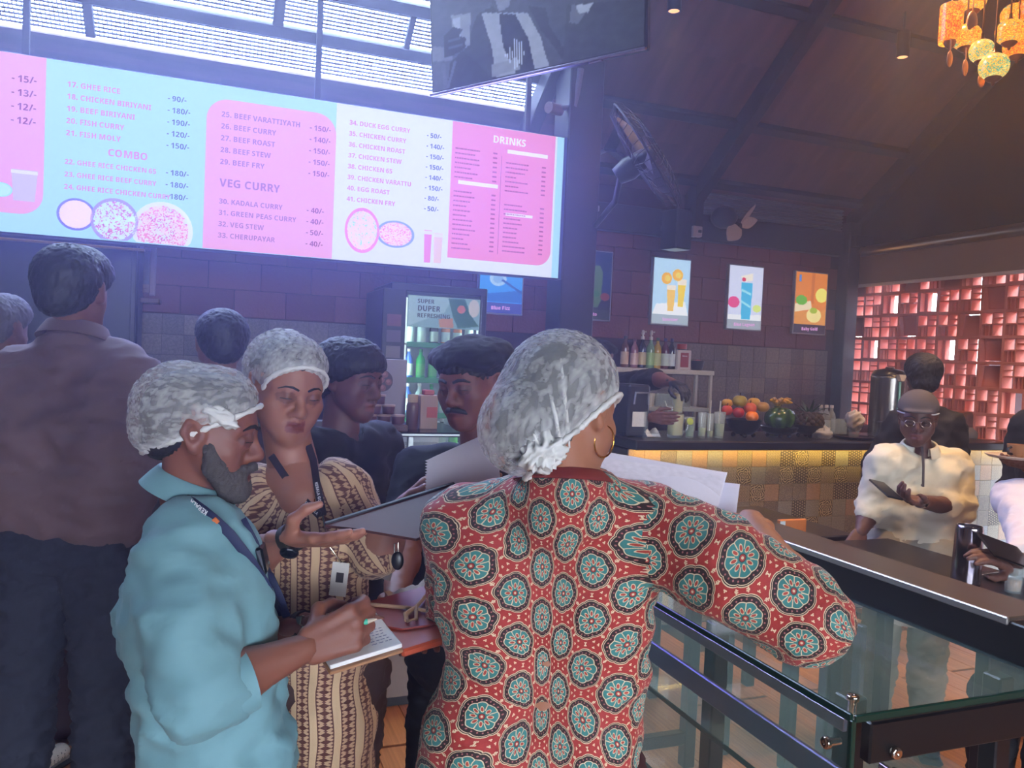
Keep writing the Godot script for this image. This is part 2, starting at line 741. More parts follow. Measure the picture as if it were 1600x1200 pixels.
	ca.box(Vector3(2.155, 0.02, -4.7), Vector3(0.34, 0.04, 0.34), 0.005)
	struct("column_1", ca, M("column paint", Color(0.145, 0.14, 0.19), 0.5))
	var cb := Mb.new()
	cb.box(Vector3(5.2, 1.45, -5.52), Vector3(0.13, 2.9, 0.13), 0.006)
	cb.box(Vector3(5.25, 2.74, -5.5), Vector3(0.2, 0.1, 0.2), 0.004)
	struct("column_2", cb, M("steel grey", Color(0.22, 0.24, 0.27), 0.4, 0.3))
	var cc := Mb.new()
	cc.box(Vector3(3.6, 2.86, -5.49), Vector3(0.075, 0.5, 0.075), 0.004)
	struct("column_3", cc, dark)

func splash_img(i: int) -> Image:
	var c: Color = [Color(0.56, 0.50, 0.46), Color(0.50, 0.45, 0.42), Color(0.60, 0.53, 0.46), Color(0.53, 0.47, 0.44)][i]
	var n := FastNoiseLite.new()
	n.seed = 60 + i
	n.frequency = 1.0
	return paint(48, 48, func(u: float, v: float) -> Color:
		var g := n.get_noise_2d(u * 5, v * 5) * 0.5 + n.get_noise_2d(u * 22, v * 22) * 0.5
		var k := c.lerp(c.darkened(0.35), clampf(0.4 + g, 0, 1))
		if i == 1 and fmod(absf(n.get_noise_2d(u * 9 + 3, v * 9)) * 10.0, 2.0) > 1.4:
			k = k.darkened(0.25)
		return k)

func roof() -> void:
	var ang := atan(0.7274)
	var sb := Basis(Vector3.RIGHT, Vector3(0, cos(ang), -sin(ang)), Vector3(0, sin(ang), cos(ang)))      # z climbs the slope
	var pan := []
	for i in 3:
		pan.append(textured("roof board %d" % i, wood_img(Color(0.40, 0.29, 0.27), Color(0.31, 0.22, 0.21), 40 + i, 14.0), 0.7))
	var blk := M("roof steel", Color(0.085, 0.08, 0.095), 0.5)
	var base := Mb.new()
	# the front slope, from the ridge down to the entrance, and the cover of the right bays
	var fa := atan((roof_y(-2.2) - 2.95) / 5.8)
	base.box(Vector3(0.95, (roof_y(-2.2) + 2.95) / 2 + 0.06, 0.7), Vector3(9.0, 0.08, 6.4), 0.0, Basis(Vector3.RIGHT, fa))
	var roof_s := struct("ceiling", base, M("ceiling dark", Color(0.16, 0.13, 0.13), 0.8))
	base.box(Vector3(3.7, roof_y(-3.97) + 0.052, -3.97), Vector3(3.5, 0.05, 4.75), 0.0, sb)
	var zs := [-5.8, -5.48, -5.02, -4.30, -3.58, -2.86, -2.14]
	for i in zs.size() - 1:
		var z0: float = zs[i]
		var z1: float = zs[i + 1]
		var zc := (z0 + z1) / 2
		var ln := (z1 - z0) / cos(ang)
		for sp in [[2.0, 3.6], [3.6, 5.42]]:
			var b := Mb.new()
			b.box(Vector3.ZERO, Vector3(sp[1] - sp[0] - 0.012, 0.03, ln - 0.012), 0.003)
			for q in b.v.size():
				b.uv[q] = Vector2(b.v[q].x * 0.55, b.v[q].z * 0.55)
			put("panel", b.commit(), pan[rng.randi() % 3], roof_s, Transform3D(sb, Vector3((sp[0] + sp[1]) / 2, roof_y(zc) + 0.02, zc)))
		if i > 0:
			var p := Mb.new()
			p.box(Vector3(3.7, roof_y(z0), z0) - sb.y * 0.022, Vector3(3.3, 0.06, 0.07), 0.004, sb)
			obj("purlin", p, blk, roof_s)
	for x in [3.61, 5.28, 2.02]:
		var b := Mb.new()
		var zc := -4.0
		b.box(Vector3(x, roof_y(zc) - 0.085, zc), Vector3(0.09, 0.15, 4.4), 0.006, sb)
		obj("rafter", b, blk, roof_s)
	# left part: solid below, then see-through corrugated strips between flat purlins
	var lp := Mb.new()
	lp.box(Vector3(-0.75, roof_y(-5.5) + 0.03, -5.5), Vector3(5.5, 0.05, (roof_y(-5.2) - roof_y(-5.8)) / sin(ang)), 0.0, sb)
	obj("panel", lp, pan[0], roof_s)
	var ys := [3.298, 3.437, 3.48, 3.612, 3.655, 3.80, 3.845, 3.99, 4.035, 4.18, 4.225, 4.37]
	for i in range(0, ys.size(), 2):
		var y0: float = ys[i]
		var y1: float = ys[i + 1]
		var b := Mb.new()
		var n := 9
		for k in n:
			var y := lerpf(y0, y1, (k + 0.5) / n)
			var z := (y - 2.913) / 0.7274 - 5.715
			b.box(Vector3(-0.75, y + 0.03, z), Vector3(5.5, 0.012, 0.0125), 0.0, sb)
		var x := -3.45
		while x < 1.98:
			var yc := (y0 + y1) / 2
			b.box(Vector3(x, yc + 0.028, (yc - 2.913) / 0.7274 - 5.715), Vector3(0.005, 0.005, (y1 - y0) / sin(ang)), 0.0, sb)
			x += 0.022
		var o := obj("corrugated_strip", b, M("grille grey", Color(0.62, 0.66, 0.74), 0.6), roof_s)
		o.set_meta("kind", "stuff")
		if i + 2 < ys.size():
			var y2: float = ys[i + 2]
			var yc := (y1 + y2) / 2
			var p := Mb.new()
			p.box(Vector3(-0.75, yc + 0.01, (yc - 2.913) / 0.7274 - 5.715), Vector3(5.5, 0.05, (y2 - y1) / sin(ang)), 0.004, sb)
			obj("purlin", p, blk, roof_s)
	var lid := Mb.new()
	var zt := -3.6
	lid.box(Vector3(-0.75, roof_y(-2.85) + 0.03, -2.85), Vector3(5.5, 0.05, 1.9), 0.0, sb)
	obj("panel", lid, pan[1], roof_s)
	for s in [[138, 27, 0.05], [436, 22, 0.06], [640, 55, 0.035]]:
		var r: Vector3 = CR * (s[0] - 800.0) / FOCAL - CU * (s[1] - 600.0) / FOCAL + CF
		var t: float = (2.913 + 0.7274 * (5.715) - EYE.y) / (r.y - 0.7274 * r.z)
		var p: Vector3 = EYE + r * t
		var b := Mb.new()
		b.box(p + Vector3(0, 0.02, 0), Vector3(s[2], 0.05, 0.27), 0.004, sb)
		obj("brace", b, blk, roof_s)
	# corrugated sheet in the slit between the beam and the eaves on the right
	var cs := Mb.new()
	cs.grid(func(u: float, v: float) -> Vector3:
		return Vector3(lerpf(3.66, 5.14, u), lerpf(2.83, 3.03, v) + 0.0, -5.56 + 0.012 * sin(v * TAU * 7.0)), 8, 56, 0.003)
	var o2 := obj("corrugated_sheet", cs, M("sheet grey", Color(0.45, 0.5, 0.55), 0.35, 0.6))
	tag(o2, "grey corrugated metal sheet in the slit under the eaves, behind the small white fan", "sheet")

# ---------------------------------------------------------------- the lit menu
func menu_board() -> void:
	var Z := -4.5
	var t := thing("menu_board", "wide backlit menu board with pink and pale blue columns of dishes and prices", "menu board", Vector3(0.3, 2.1, Z))
	var b := Mb.new()
	b.box(Vector3(0.2, 2.527, Z - 0.055), Vector3(3.62, 0.87, 0.1), 0.006)
	obj("casing", b, M("menu casing", Color(0.16, 0.2, 0.3), 0.4, 0.5), t)
	var R := func(x0: float, x1: float, y0: float, y1: float, zz: float, r := 0.0, corners := [1, 1, 1, 1]) -> Mb:
		var pl := PackedVector2Array()
		var cs := [Vector2(x0, y0), Vector2(x1, y0), Vector2(x1, y1), Vector2(x0, y1)]
		for i in 4:
			if r <= 0.0 or not corners[i]:
				pl.append(cs[i])
			else:
				var cc: Vector2 = cs[i] + Vector2([1, -1, -1, 1][i], [1, 1, -1, -1][i]) * r
				for k in 9:
					var a: float = PI + i * PI / 2 + k * PI / 16
					pl.append(cc + Vector2(cos(a), sin(a)) * r)
		var m := Mb.new()
		m.prism(pl, 0.004, Transform3D(Basis(), Vector3(0, 0, zz)))
		return m
	var cyan := glow("menu cyan", Color(0.70, 0.93, 0.98), 1.0)
	var white := glow("menu overexposed", Color(0.93, 0.96, 0.96), 1.02)
	var pink := glow("menu pink", Color(1.0, 0.68, 0.82), 1.0)
	var rose := glow("menu rose", Color(1.0, 0.56, 0.73), 1.0)
	obj("blue_panel", R.call(-1.6, 0.6, 2.098, 2.955, Z), cyan, t)
	obj("overexposed_panel", R.call(0.6, 1.93, 2.098, 2.955, Z), white, t)  # overexposure put into the colour: this stretch of the face is whitened
	obj("blue_panel", R.call(1.93, 1.975, 2.098, 2.955, Z), cyan, t)
	obj("pink_panel", R.call(-1.6, -0.80, 2.19, 2.955, Z + 0.004, 0.1, [0, 1, 0, 0]), pink, t)
	obj("pink_panel", R.call(-0.065, 0.602, 2.10, 2.885, Z + 0.004, 0.11, [0, 0, 1, 1]), pink, t)
	obj("pink_panel", R.call(1.265, 1.915, 2.165, 2.953, Z + 0.004, 0.09, [0, 1, 0, 0]), rose, t)
	obj("end_strip", R.call(1.978, 1.995, 2.09, 2.96, Z), M("menu edge", Color(0.3, 0.42, 0.62), 0.3, 0.6), t)
	# lettering; rows run between two pixels of the face
	var zl := Z + 0.008
	var rows := func(mb: Mb, list: Array, a: Vector2, c: Vector2, size: float, align: int):
		var p := onz(a.x, a.y, zl)
		var q := onz(c.x, c.y, zl)
		for i in list.size():
			var o := p.lerp(Vector3(p.x, q.y, p.z), float(i) / maxf(list.size() - 1, 1))
			write(mb, list[i], Transform3D(Basis(), o), size, align, 0.002)
	var l1 := Mb.new()
	rows.call(l1, ["17. GHEE RICE", "18. CHICKEN BIRIYANI", "19. BEEF BIRIYANI", "20. FISH CURRY", "21. FISH MOLY"], Vector2(105, 131), Vector2(103, 207), 0.0255, 0)
	rows.call(l1, ["22. GHEE RICE CHICKEN 65", "23. GHEE RICE BEEF CURRY", "24. GHEE RICE CHICKEN CURRY"], Vector2(101, 252), Vector2(99, 291), 0.0235, 0)
	write(l1, "COMBO", Transform3D(Basis(), onz(168, 238, zl)), 0.036, 0, 0.002)
	rows.call(l1, ["34. DUCK EGG CURRY", "35. CHICKEN CURRY", "36. CHICKEN ROAST", "37. CHICKEN STEW", "38. CHICKEN 65", "39. CHICKEN VARATTU", "40. EGG ROAST", "41. CHICKEN FRY"], Vector2(546, 191), Vector2(539, 310), 0.0245, 0)
	obj("pink_lettering", l1, glow("ink pink", Color(0.93, 0.55, 0.80), 0.9), t)
	var l2 := Mb.new()
	rows.call(l2, ["- 90/-", "- 180/-", "- 190/-", "- 120/-", "- 150/-"], Vector2(262, 153), Vector2(258, 226), 0.027, 0)
	rows.call(l2, ["- 180/-", "- 180/-", "- 180/-"], Vector2(259, 269), Vector2(257, 306), 0.027, 0)
	rows.call(l2, ["- 50/-", "- 140/-", "- 150/-", "- 150/-", "- 140/-", "- 150/-", "- 80/-", "- 50/-"], Vector2(667, 211), Vector2(659, 325), 0.026, 0)
	obj("blue_lettering", l2, glow("ink blue", Color(0.33, 0.42, 0.66), 0.7), t)
	var l3 := Mb.new()
	rows.call(l3, ["25. BEEF VARATTIYATH", "26. BEEF CURRY", "27. BEEF ROAST", "28. BEEF STEW", "29. BEEF FRY"], Vector2(346, 178), Vector2(344, 252), 0.027, 0)
	rows.call(l3, ["30. KADALA CURRY", "31. GREEN PEAS CURRY", "32. VEG STEW", "33. CHERUPAYAR"], Vector2(342, 314), Vector2(339, 367), 0.026, 0)
	write(l3, "VEG CURRY", Transform3D(Basis(), onz(343, 285, zl)), 0.041, 0, 0.002)
	obj("mauve_lettering", l3, glow("ink mauve", Color(0.78, 0.44, 0.68), 0.8), t)
	var l4 := Mb.new()
	rows.call(l4, ["- 150/-", "- 140/-", "- 150/-", "- 150/-", "- 150/-"], Vector2(484, 199), Vector2(481, 270), 0.028, 0)
	rows.call(l4, ["- 40/-", "- 40/-", "- 50/-", "- 40/-"], Vector2(479, 328), Vector2(476, 380), 0.028, 0)
	rows.call(l4, ["- 15/-", "- 13/-", "- 12/-", "- 12/-"], Vector2(18, 121), Vector2(15, 186), 0.032, 0)
	obj("crimson_lettering", l4, glow("ink crimson", Color(0.74, 0.22, 0.50), 0.7), t)
	var l5 := Mb.new()
	write(l5, "DRINKS", Transform3D(Basis(), onz(770, 217, zl)), 0.042, 0, 0.002)
	for q in [[716, 285, 778, 0.016], [793, 238, 856, 0.016], [790, 334, 832, 0.012]]:
		var p := onz(q[0], q[1], zl)
		var p2 := onz(q[2], q[1] + 6, zl)
		var hb := Mb.new()
		hb.box(Vector3((p.x + p2.x) / 2, (p.y + p2.y) / 2, zl), Vector3(p2.x - p.x, q[3] * 1.4, 0.002))
		obj("heading_bar", hb, glow("ink white", Color(1, 0.97, 0.97), 1.05), t)
	obj("white_lettering", l5, glow("ink white", Color(1, 0.97, 0.97), 1.05), t)
	var l6 := Mb.new()      # the drinks list: print too small to read, short strokes
	for cc in [[1.285, 1.545, 2.80, 2.20], [1.60, 1.86, 2.755, 2.21]]:
		var y: float = cc[2]
		var i := 0
		while y > cc[3]:
			if not (i in [7, 8]):
				var w := rng.randf_range(0.06, 0.15)
				var x: float = cc[0]
				while x < cc[0] + w:
					var ww := rng.randf_range(0.006, 0.02)
					l6.box(Vector3(x + ww / 2, y, zl), Vector3(ww, 0.008, 0.002))
					x += ww + 0.003
				l6.box(Vector3(cc[1] - 0.014, y, zl), Vector3(0.026, 0.009, 0.002))
			y -= 0.0275
			i += 1
	l6.box(Vector3(1.572, 2.5, zl), Vector3(0.003, 0.58, 0.002))
	obj("small_print", l6, glow("ink small", Color(0.84, 0.30, 0.52), 0.75), t)
	# pictures of dishes
	var dish := func(px: float, py: float, w: float, hgt: float, rim: Color, fill: Array, seed_: int):
		var p := onz(px, py, zl)
		var d: float = (p - EYE).dot(CF)
		var n := FastNoiseLite.new()
		n.seed = seed_
		n.frequency = 1.0
		n.noise_type = FastNoiseLite.TYPE_CELLULAR
		n.cellular_return_type = FastNoiseLite.RETURN_CELL_VALUE
		var im := paint(64, 64, func(u: float, v: float) -> Color:
			var r := Vector2(u - 0.5, v - 0.5).length() * 2.0
			if r > 0.86:
				return rim
			var a := n.get_noise_2d(u * 7, v * 7)
			return fill[int(absf(a) * 9.7) % fill.size()])
		var pl := PackedVector2Array()
		var rw: float = w * d / FOCAL / 2
		var rh: float = hgt * d / FOCAL / 2
		for k in 32:
			pl.append(Vector2(cos(TAU * k / 32) * rw, maxf(sin(TAU * k / 32) * rh, 2.102 - p.y)))
		var m := Mb.new()
		m.prism(pl, 0.004, Transform3D(Basis(), p))
		for k in m.v.size():
			m.uv[k] = Vector2((m.v[k].x - p.x) / rw / 2 + 0.5, 0.5 - (m.v[k].y - p.y) / rh / 2)
		obj("dish_picture", m, textured("dish %d" % seed_, im, 0.5, {"emission_enabled": true, "emission_texture": ImageTexture.create_from_image(im), "emission": Color.BLACK, "emission_energy_multiplier": 0.95}), t)
	var food := [Color(0.95, 0.8, 0.75), Color(0.85, 0.5, 0.62), Color(0.95, 0.88, 0.8), Color(0.7, 0.4, 0.6), Color(0.75, 0.95, 0.8), Color(1, 0.7, 0.75)]
	dish.call(119, 335, 54, 50, Color(0.45, 0.45, 0.75), [food[0], food[2], Color(0.95, 0.85, 0.7)], 1)
	dish.call(179, 345, 68, 70, Color(0.62, 0.55, 0.85), [Color(0.8, 1, 0.92), Color(0.78, 0.98, 0.95), food[3], food[1]], 2)
	dish.call(254, 360, 88, 88, Color(0.85, 0.9, 0.95), food, 3)
	dish.call(566, 360, 54, 70, Color(0.9, 0.5, 0.72), [food[2], food[5], Color(1, 0.85, 0.9), Color(0.5, 0.85, 0.75)], 4)
	dish.call(618, 366, 60, 42, Color(0.5, 0.6, 0.85), [Color(1, 0.8, 0.85), food[1], Color(0.95, 0.95, 1)], 5)
	dish.call(2, 296, 30, 22, Color(0.6, 0.85, 0.98), [Color(0.7, 0.9, 1)], 6)
	for g in [[38, 290, 36, 48, Color(0.88, 0.82, 0.92)], [668, 385, 12, 50, Color(1.0, 0.55, 0.8)], [684, 388, 14, 46, Color(1.0, 0.85, 0.8)]]:
		var p := onz(g[0], g[1], zl)
		var k: float = (p - EYE).dot(CF) / FOCAL
		var m := Mb.new()
		var w: float = g[2] * k / 2
		var hh: float = g[3] * k / 2
		m.prism(PackedVector2Array([Vector2(-w * 0.8, -hh), Vector2(w * 0.8, -hh), Vector2(w, hh), Vector2(-w, hh)]), 0.004, Transform3D(Basis(), p))
		var o := obj("glass_picture", m, glow("glass print %d" % g[0], g[4], 0.95), t)
		var m2 := Mb.new()
		m2.box(p + Vector3(0, hh * 0.85, 0.003), Vector3(w * 2.02, hh * 0.22, 0.003))
		obj("foam_print", m2, glow("foam print", Color(0.96, 0.94, 1), 1.0), o)
	for x in [-0.9, 0.5, 1.75]:
		var h := Mb.new()
		h.box(Vector3(x, (2.96 + roof_y(-4.56)) / 2, -4.56), Vector3(0.03, roof_y(-4.56) - 2.96, 0.03))
		obj("hanger", h, M("roof steel", Color(0.085, 0.08, 0.095), 0.5), t)

# ---------------------------------------------------------------- terracotta screen
func jali_wall() -> void:
	var clay := M("terracotta", Color(0.80, 0.48, 0.40), 0.85, 0.0, {"normal_enabled": true, "normal_texture": noise_tex(0.04, 3, null, 71, true, 2.5), "normal_scale": 0.4, "uv1_triplanar": true, "uv1_scale": Vector3(5, 5, 5)})
	var X := 5.35
	var w := Mb.new()
	w.box(Vector3(X + 0.06, 0.57, -5.24), Vector3(0.14, 1.145, 1.1))
	w.box(Vector3(X + 0.06, 2.57, -4.75), Vector3(0.14, 0.2, 2.1))
	w.box(Vector3(X + 0.06, 1.8, -3.72), Vector3(0.14, 1.7, 0.06))
	var jw := struct("wall_screen", w, M("terracotta joint", Color(0.5, 0.26, 0.22), 0.9))
	var D := 0.105
	var P := 0.1905
	# u along z (towards the camera), v up, w into the depth; kinds: A and its quarter turns, B closed scoop, C open
	var frame := func(b: Mb, th: float):
		b.box(Vector3(D / 2, P / 2 - th / 2, 0), Vector3(D, th, P), 0.002)
		b.box(Vector3(D / 2, -P / 2 + th / 2, 0), Vector3(D, th, P), 0.002)
		b.box(Vector3(D / 2, 0, P / 2 - th / 2), Vector3(D, P - 2 * th, th), 0.002)
		b.box(Vector3(D / 2, 0, -P / 2 + th / 2), Vector3(D, P - 2 * th, th), 0.002)
	var kinds := {}
	for flip in 2:
		var b := Mb.new()
		frame.call(b, 0.011)
		b.box(Vector3(D / 2, 0, 0), Vector3(D * 0.9, 0.01, P - 0.02), 0.001)
		b.box(Vector3(D / 2, 0, 0), Vector3(D * 0.9, P - 0.02, 0.01), 0.001)
		var s := 1.0 if flip == 0 else -1.0
		b.box(Vector3(D / 2, P * 0.245, P * 0.245 * s), Vector3(D * 0.8, 0.008, P / 2 - 0.014), 0.001)
		for k in [-0.085, 0.085]:
			b.box(Vector3(D / 2, -P * 0.245, -P * 0.245 * s + k * P), Vector3(D * 0.8, P / 2 - 0.014, 0.008), 0.001)
		kinds["A" if flip == 0 else "a"] = b.commit()
	var c := Mb.new()
	frame.call(c, 0.02)
	c.box(Vector3(D * 0.7, 0, -P / 2 + 0.035), Vector3(D * 0.5, P - 0.03, 0.03), 0.003)
	kinds["C"] = c.commit()
	for v in 2:
		var s := Mb.new()
		frame.call(s, 0.012)
		s.grid(func(a: float, q: float) -> Vector3:
			var z := (a - 0.5) * (P - 0.02)
			var y := (q - 0.5) * (P - 0.02)
			var k := q if v == 0 else 1.0 - q
			return Vector3(0.035 + 0.055 * sin(k * PI * 0.5) * (0.4 + 0.6 * a), y * (1.0 - 0.10 * k), z), 8, 8, 0.008)
		kinds["B" if v == 0 else "b"] = s.commit()
	var plan := ["BAABABAACABABA", "AACACAAbAABAAC", "bAAbAABAABAACA", "AcAAACAbAAACAB", "AAAbAaaBAABAAA", "AaABAaAAcABACA", "AAAAAAAAABAAAB"]
	for r in plan.size():
		for i in 10:
			var ch: String = plan[r][i]
			if ch == "c":
				ch = "C"
			if ch == "A" and (i * 5 + r * 3) % 4 == 0:
				ch = "a"
			var z := -5.55 + i * 0.19
			var y := 2.38 - r * 0.19
			put("block", kinds[ch], clay, jw, Transform3D(Basis(), Vector3(X - 0.01, y, z)))
	# rolled-up blind with its head rail over the screen
	var t := thing("roller_blind", "beige roller blind half lowered over the terracotta screen, with an aluminium head rail", "blind", Vector3(5.3, 2.36, -4.3))
	var f := Mb.new()
	f.box(Vector3(5.31, 2.505, -4.2), Vector3(0.012, 0.27, 2.7), 0.002)
	obj("fabric", f, M("blind cloth", Color(0.56, 0.49, 0.42), 0.9, 0.0, {"backlight_enabled": true, "backlight": Color(0.12, 0.1, 0.08)}), t)
	var rl := Mb.new()
	rl.tube([Vector3(5.29, 2.66, -5.6), Vector3(5.29, 2.66, -2.85)], 0.045, 14)
	obj("head_rail", rl, M("aluminium", Color(0.66, 0.64, 0.62), 0.3, 0.85), t)
	var bl := Mb.new()
	bl.box(Vector3(5.305, 2.362, -4.2), Vector3(0.03, 0.026, 2.7), 0.006)
	obj("bottom_bar", bl, M("blind bar", Color(0.85, 0.82, 0.78), 0.5), t)

func tile_img(i: int) -> Image:
	var bases := [Color(0.64, 0.60, 0.52), Color(0.29, 0.26, 0.23), Color(0.66, 0.56, 0.47), Color(0.42, 0.39, 0.36), Color(0.27, 0.24, 0.21), Color(0.58, 0.58, 0.57)]
	var c: Color = bases[i]
	var n := FastNoiseLite.new()
	n.seed = 80 + i
	n.frequency = 1.0
	return paint(56, 56, func(u: float, v: float) -> Color:
		var p := Vector2(u - 0.5, v - 0.5)
		var r := p.length()
		var a := p.angle()
		var k := c.lerp(c.darkened(0.2), clampf(0.4 + n.get_noise_2d(u * 9, v * 9), 0, 1))
		if i == 1:      # dots
			var q := Vector2(fmod(u * 6, 1.0) - 0.5, fmod(v * 6 + (0.5 if int(u * 6) % 2 else 0.0), 1.0) - 0.5)
			if q.length() < 0.26:
				k = Color(0.80, 0.76, 0.64)
		elif i == 4:    # scrolls
			if sin(r * 42 + 3.0 * sin(a * 4)) > 0.45 or absf(sin(a * 4 + r * 9)) < 0.16:
				k = Color(0.82, 0.78, 0.66)
		elif i == 0:
			if absf(sin(u * 18 + 2.0 * sin(v * 15)) * sin(v * 18 + 2.0 * sin(u * 14))) < 0.13:
				k = c.darkened(0.38)
		elif i == 3:
			if n.get_noise_2d(u * 26 + 9, v * 26) > 0.22:
				k = Color(0.78, 0.74, 0.64)
		return k)

# ---------------------------------------------------------------- bar
func bar_counter() -> void:
	var t := thing("bar_counter", "long bar counter with dark stone top and patchwork tile front under a warm light strip", "bar counter", Vector3(4.2, 0, -4.35))
	var b := Mb.new()
	b.box(Vector3(4.22, 1.122, -4.34), Vector3(3.84, 0.056, 0.66), 0.008)
	obj("worktop", b, M("dark stone", Color(0.13, 0.125, 0.13), 0.28), t)
	var c := Mb.new()
	c.box(Vector3(4.22, 0.54, -4.4), Vector3(3.8, 1.08, 0.5))
	obj("body", c, M("bar body", Color(0.24, 0.21, 0.18), 0.8), t)
	var ms := []
	for i in 6:
		ms.append(textured("patch tile %d" % i, tile_img(i), 0.35, {"uv1_scale": Vector3(9.2, 9.2, 1)}))
	var tb := Mb.new()
	tb.box(Vector3.ZERO, Vector3(0.1085, 0.1085, 0.014), 0.0)
	var tm := tb.commit()
	for i in 33:
		for j in 7:
			var k := rng.randi() % 6
			put("tile", tm, ms[k], t, Transform3D(Basis(), Vector3(2.38 + i * 0.111, 1.03 - j * 0.111, -4.143 + rng.randf_range(0.0, 0.002))))
	var pl := Mb.new()
	pl.box(Vector3(4.22, 0.15, -4.145), Vector3(3.78, 0.28, 0.014))
	obj("plinth_panel", pl, ms[3], t)
	var led := Mb.new()
	led.box(Vector3(4.22, 1.089, -4.09), Vector3(3.76, 0.008, 0.016))
	obj("light_strip", led, glow("warm strip", Color(1.0, 0.74, 0.24), 3.0), t)
	area_light("strip_light", Vector3(4.22, 1.082, -4.09), Vector2(3.76, 0.02), Vector3(0, -1, -0.25), Color(1.0, 0.83, 0.40), 0.8)

# ---------------------------------------------------------------- food display on the left
func display_counter() -> void:
	var t := thing("display_counter", "food display counter with glass case and dark red panelled base behind the group", "display counter", Vector3(0, 0, -3.7))
	var red := M("red laminate", Color(0.22, 0.075, 0.06), 0.45, 0.0, {"normal_enabled": true, "normal_texture": noise_tex(0.05, 3, null, 90, true, 2.0), "normal_scale": 0.3, "uv1_triplanar": true})
	for x in [-2.6, -1.75, -0.9]:
		var p := Mb.new()
		p.box(Vector3(x + 0.4, 0.5, -3.72), Vector3(0.84, 0.96, 0.5), 0.004)
		obj("red_panel", p, red, t)
	var d := Mb.new()
	d.box(Vector3(0.15, 0.5, -3.74), Vector3(0.6, 0.96, 0.5), 0.004)
	obj("dark_panel", d, M("near black", Color(0.06, 0.05, 0.05), 0.5), t)
	var k := Mb.new()
	k.box(Vector3(-0.9, 0.03, -3.76), Vector3(3.6, 0.06, 0.4))
	obj("kick", k, M("near black", Color(0.06, 0.05, 0.05), 0.5), t)
	var top := Mb.new()
	top.box(Vector3(-1.18, 1.0, -3.72), Vector3(3.05, 0.045, 0.6), 0.006)
	obj("worktop", top, M("dark stone", Color(0.13, 0.125, 0.13), 0.28), t)
	# glass case
	var g := M("pane", Color(0.75, 0.92, 0.88, 0.08), 0.05, 0.0, {"transparency": BaseMaterial3D.TRANSPARENCY_ALPHA})
	var al := M("case steel", Color(0.72, 0.76, 0.74), 0.3, 0.7)
	var x0 := 0.46
	var x1 := 0.86
	var base := Mb.new()
	base.box(Vector3(0.78, 0.235, -3.7), Vector3(0.66, 0.37, 0.5), 0.004)
	obj("grey_panel", base, M("grey laminate", Color(0.50, 0.45, 0.42), 0.5), t)
	var bk := Mb.new()
	bk.box(Vector3(0.78, 0.02, -3.7), Vector3(0.62, 0.05, 0.44))
	obj("kick", bk, M("near black", Color(0.06, 0.05, 0.05), 0.5), t)
	var inn := Mb.new()
	inn.box(Vector3(0.78, 0.85, -3.97), Vector3(0.66, 0.8, 0.02))
	inn.box(Vector3(0.78, 0.435, -3.72), Vector3(0.66, 0.03, 0.5), 0.003)
	obj("white_lining", inn, M("lining", Color(0.85, 0.9, 0.88), 0.5), t)
	var fr := Mb.new()
	for x in [x0, x1 - 0.022, 1.1]:
		fr.box(Vector3(x, 0.84, -3.46), Vector3(0.026, 0.8, 0.026), 0.003)
	fr.box(Vector3(0.78, 1.05, -3.46), Vector3(0.66, 0.045, 0.03), 0.003)
	fr.box(Vector3(0.78, 1.075, -3.7), Vector3(0.66, 0.006, 0.46))
	fr.box(Vector3(0.78, 0.7, -3.46), Vector3(0.66, 0.03, 0.03), 0.003)
	obj("steel_frame", fr, al, t)
	var tp := Mb.new()
	tp.box(Vector3(0.78, 1.236, -3.7), Vector3(0.68, 0.02, 0.52), 0.004)
	obj("top_slab", tp, M("black glass", Color(0.03, 0.035, 0.035), 0.12), t)
	var te := Mb.new()
	te.box(Vector3(0.78, 1.236, -3.438), Vector3(0.68, 0.008, 0.006))
	obj("steel_edge", te, al, t)
	for y in [1.142, 0.9]:
		var s := Mb.new()
		s.box(Vector3(0.78, y, -3.7), Vector3(0.62, 0.014, 0.44), 0.002)
		obj("glass_shelf", s, M("shelf glass", Color(0.55, 0.78, 0.72, 0.35), 0.1, 0.0, {"transparency": BaseMaterial3D.TRANSPARENCY_ALPHA}), t)
	for yy in [[1.08, 1.225], [0.45, 1.03]]:
		var p := Mb.new()
		p.box(Vector3(0.78, (yy[0] + yy[1]) / 2, -3.462), Vector3(0.62, yy[1] - yy[0], 0.006))
		obj("front_glass", p, g, t)
	for y in [1.025, 0.685]:
		var led := Mb.new()
		led.box(Vector3(0.78, y, -3.5), Vector3(0.58, 0.012, 0.02))
		obj("case_lamp", led, glow("case lamp", Color(0.95, 1.0, 0.95), 4.0), t)
		area_light("case_light", Vector3(0.78, y - 0.008, -3.5), Vector2(0.58, 0.03), Vector3(0, -1, -0.5), Color(0.9, 1.0, 0.95), 0.22)
	var sn := thing("pastry", "golden fried snacks heaped in the lit glass case", "snack", Vector3(0.6, 0.91, -3.6))
	for i in 9:
		var m := Mb.new()
		m.ball(Vector3(0.56 + (i % 3) * 0.055, 0.935 + int(i / 6) * 0.035, -3.66 + (int(i / 3) % 2) * 0.06), Vector3(0.032, 0.024, 0.03), 10, 6)
		if i == 0:
			obj("piece", m, M("fried dough", Color(0.85, 0.66, 0.28), 0.6), sn)
		else:
			obj("piece", m, M("fried dough", Color(0.85, 0.66, 0.28), 0.6), sn)
	var bx := thing("plastic_tub", "pale green translucent plastic tub in the lower bay of the lit case", "tub", Vector3(0.75, 0.45, -3.6))
	var q := Mb.new()
	q.prism(PackedVector2Array([Vector2(-0.085, 0), Vector2(0.085, 0), Vector2(0.075, 0.19), Vector2(-0.075, 0.19)]), 0.16, Transform3D(Basis(), Vector3(0.745, 0.452, -3.62)))
	obj("tub_body", q, M("tub plastic", Color(0.45, 0.66, 0.62), 0.35), bx)
	var ql := Mb.new()
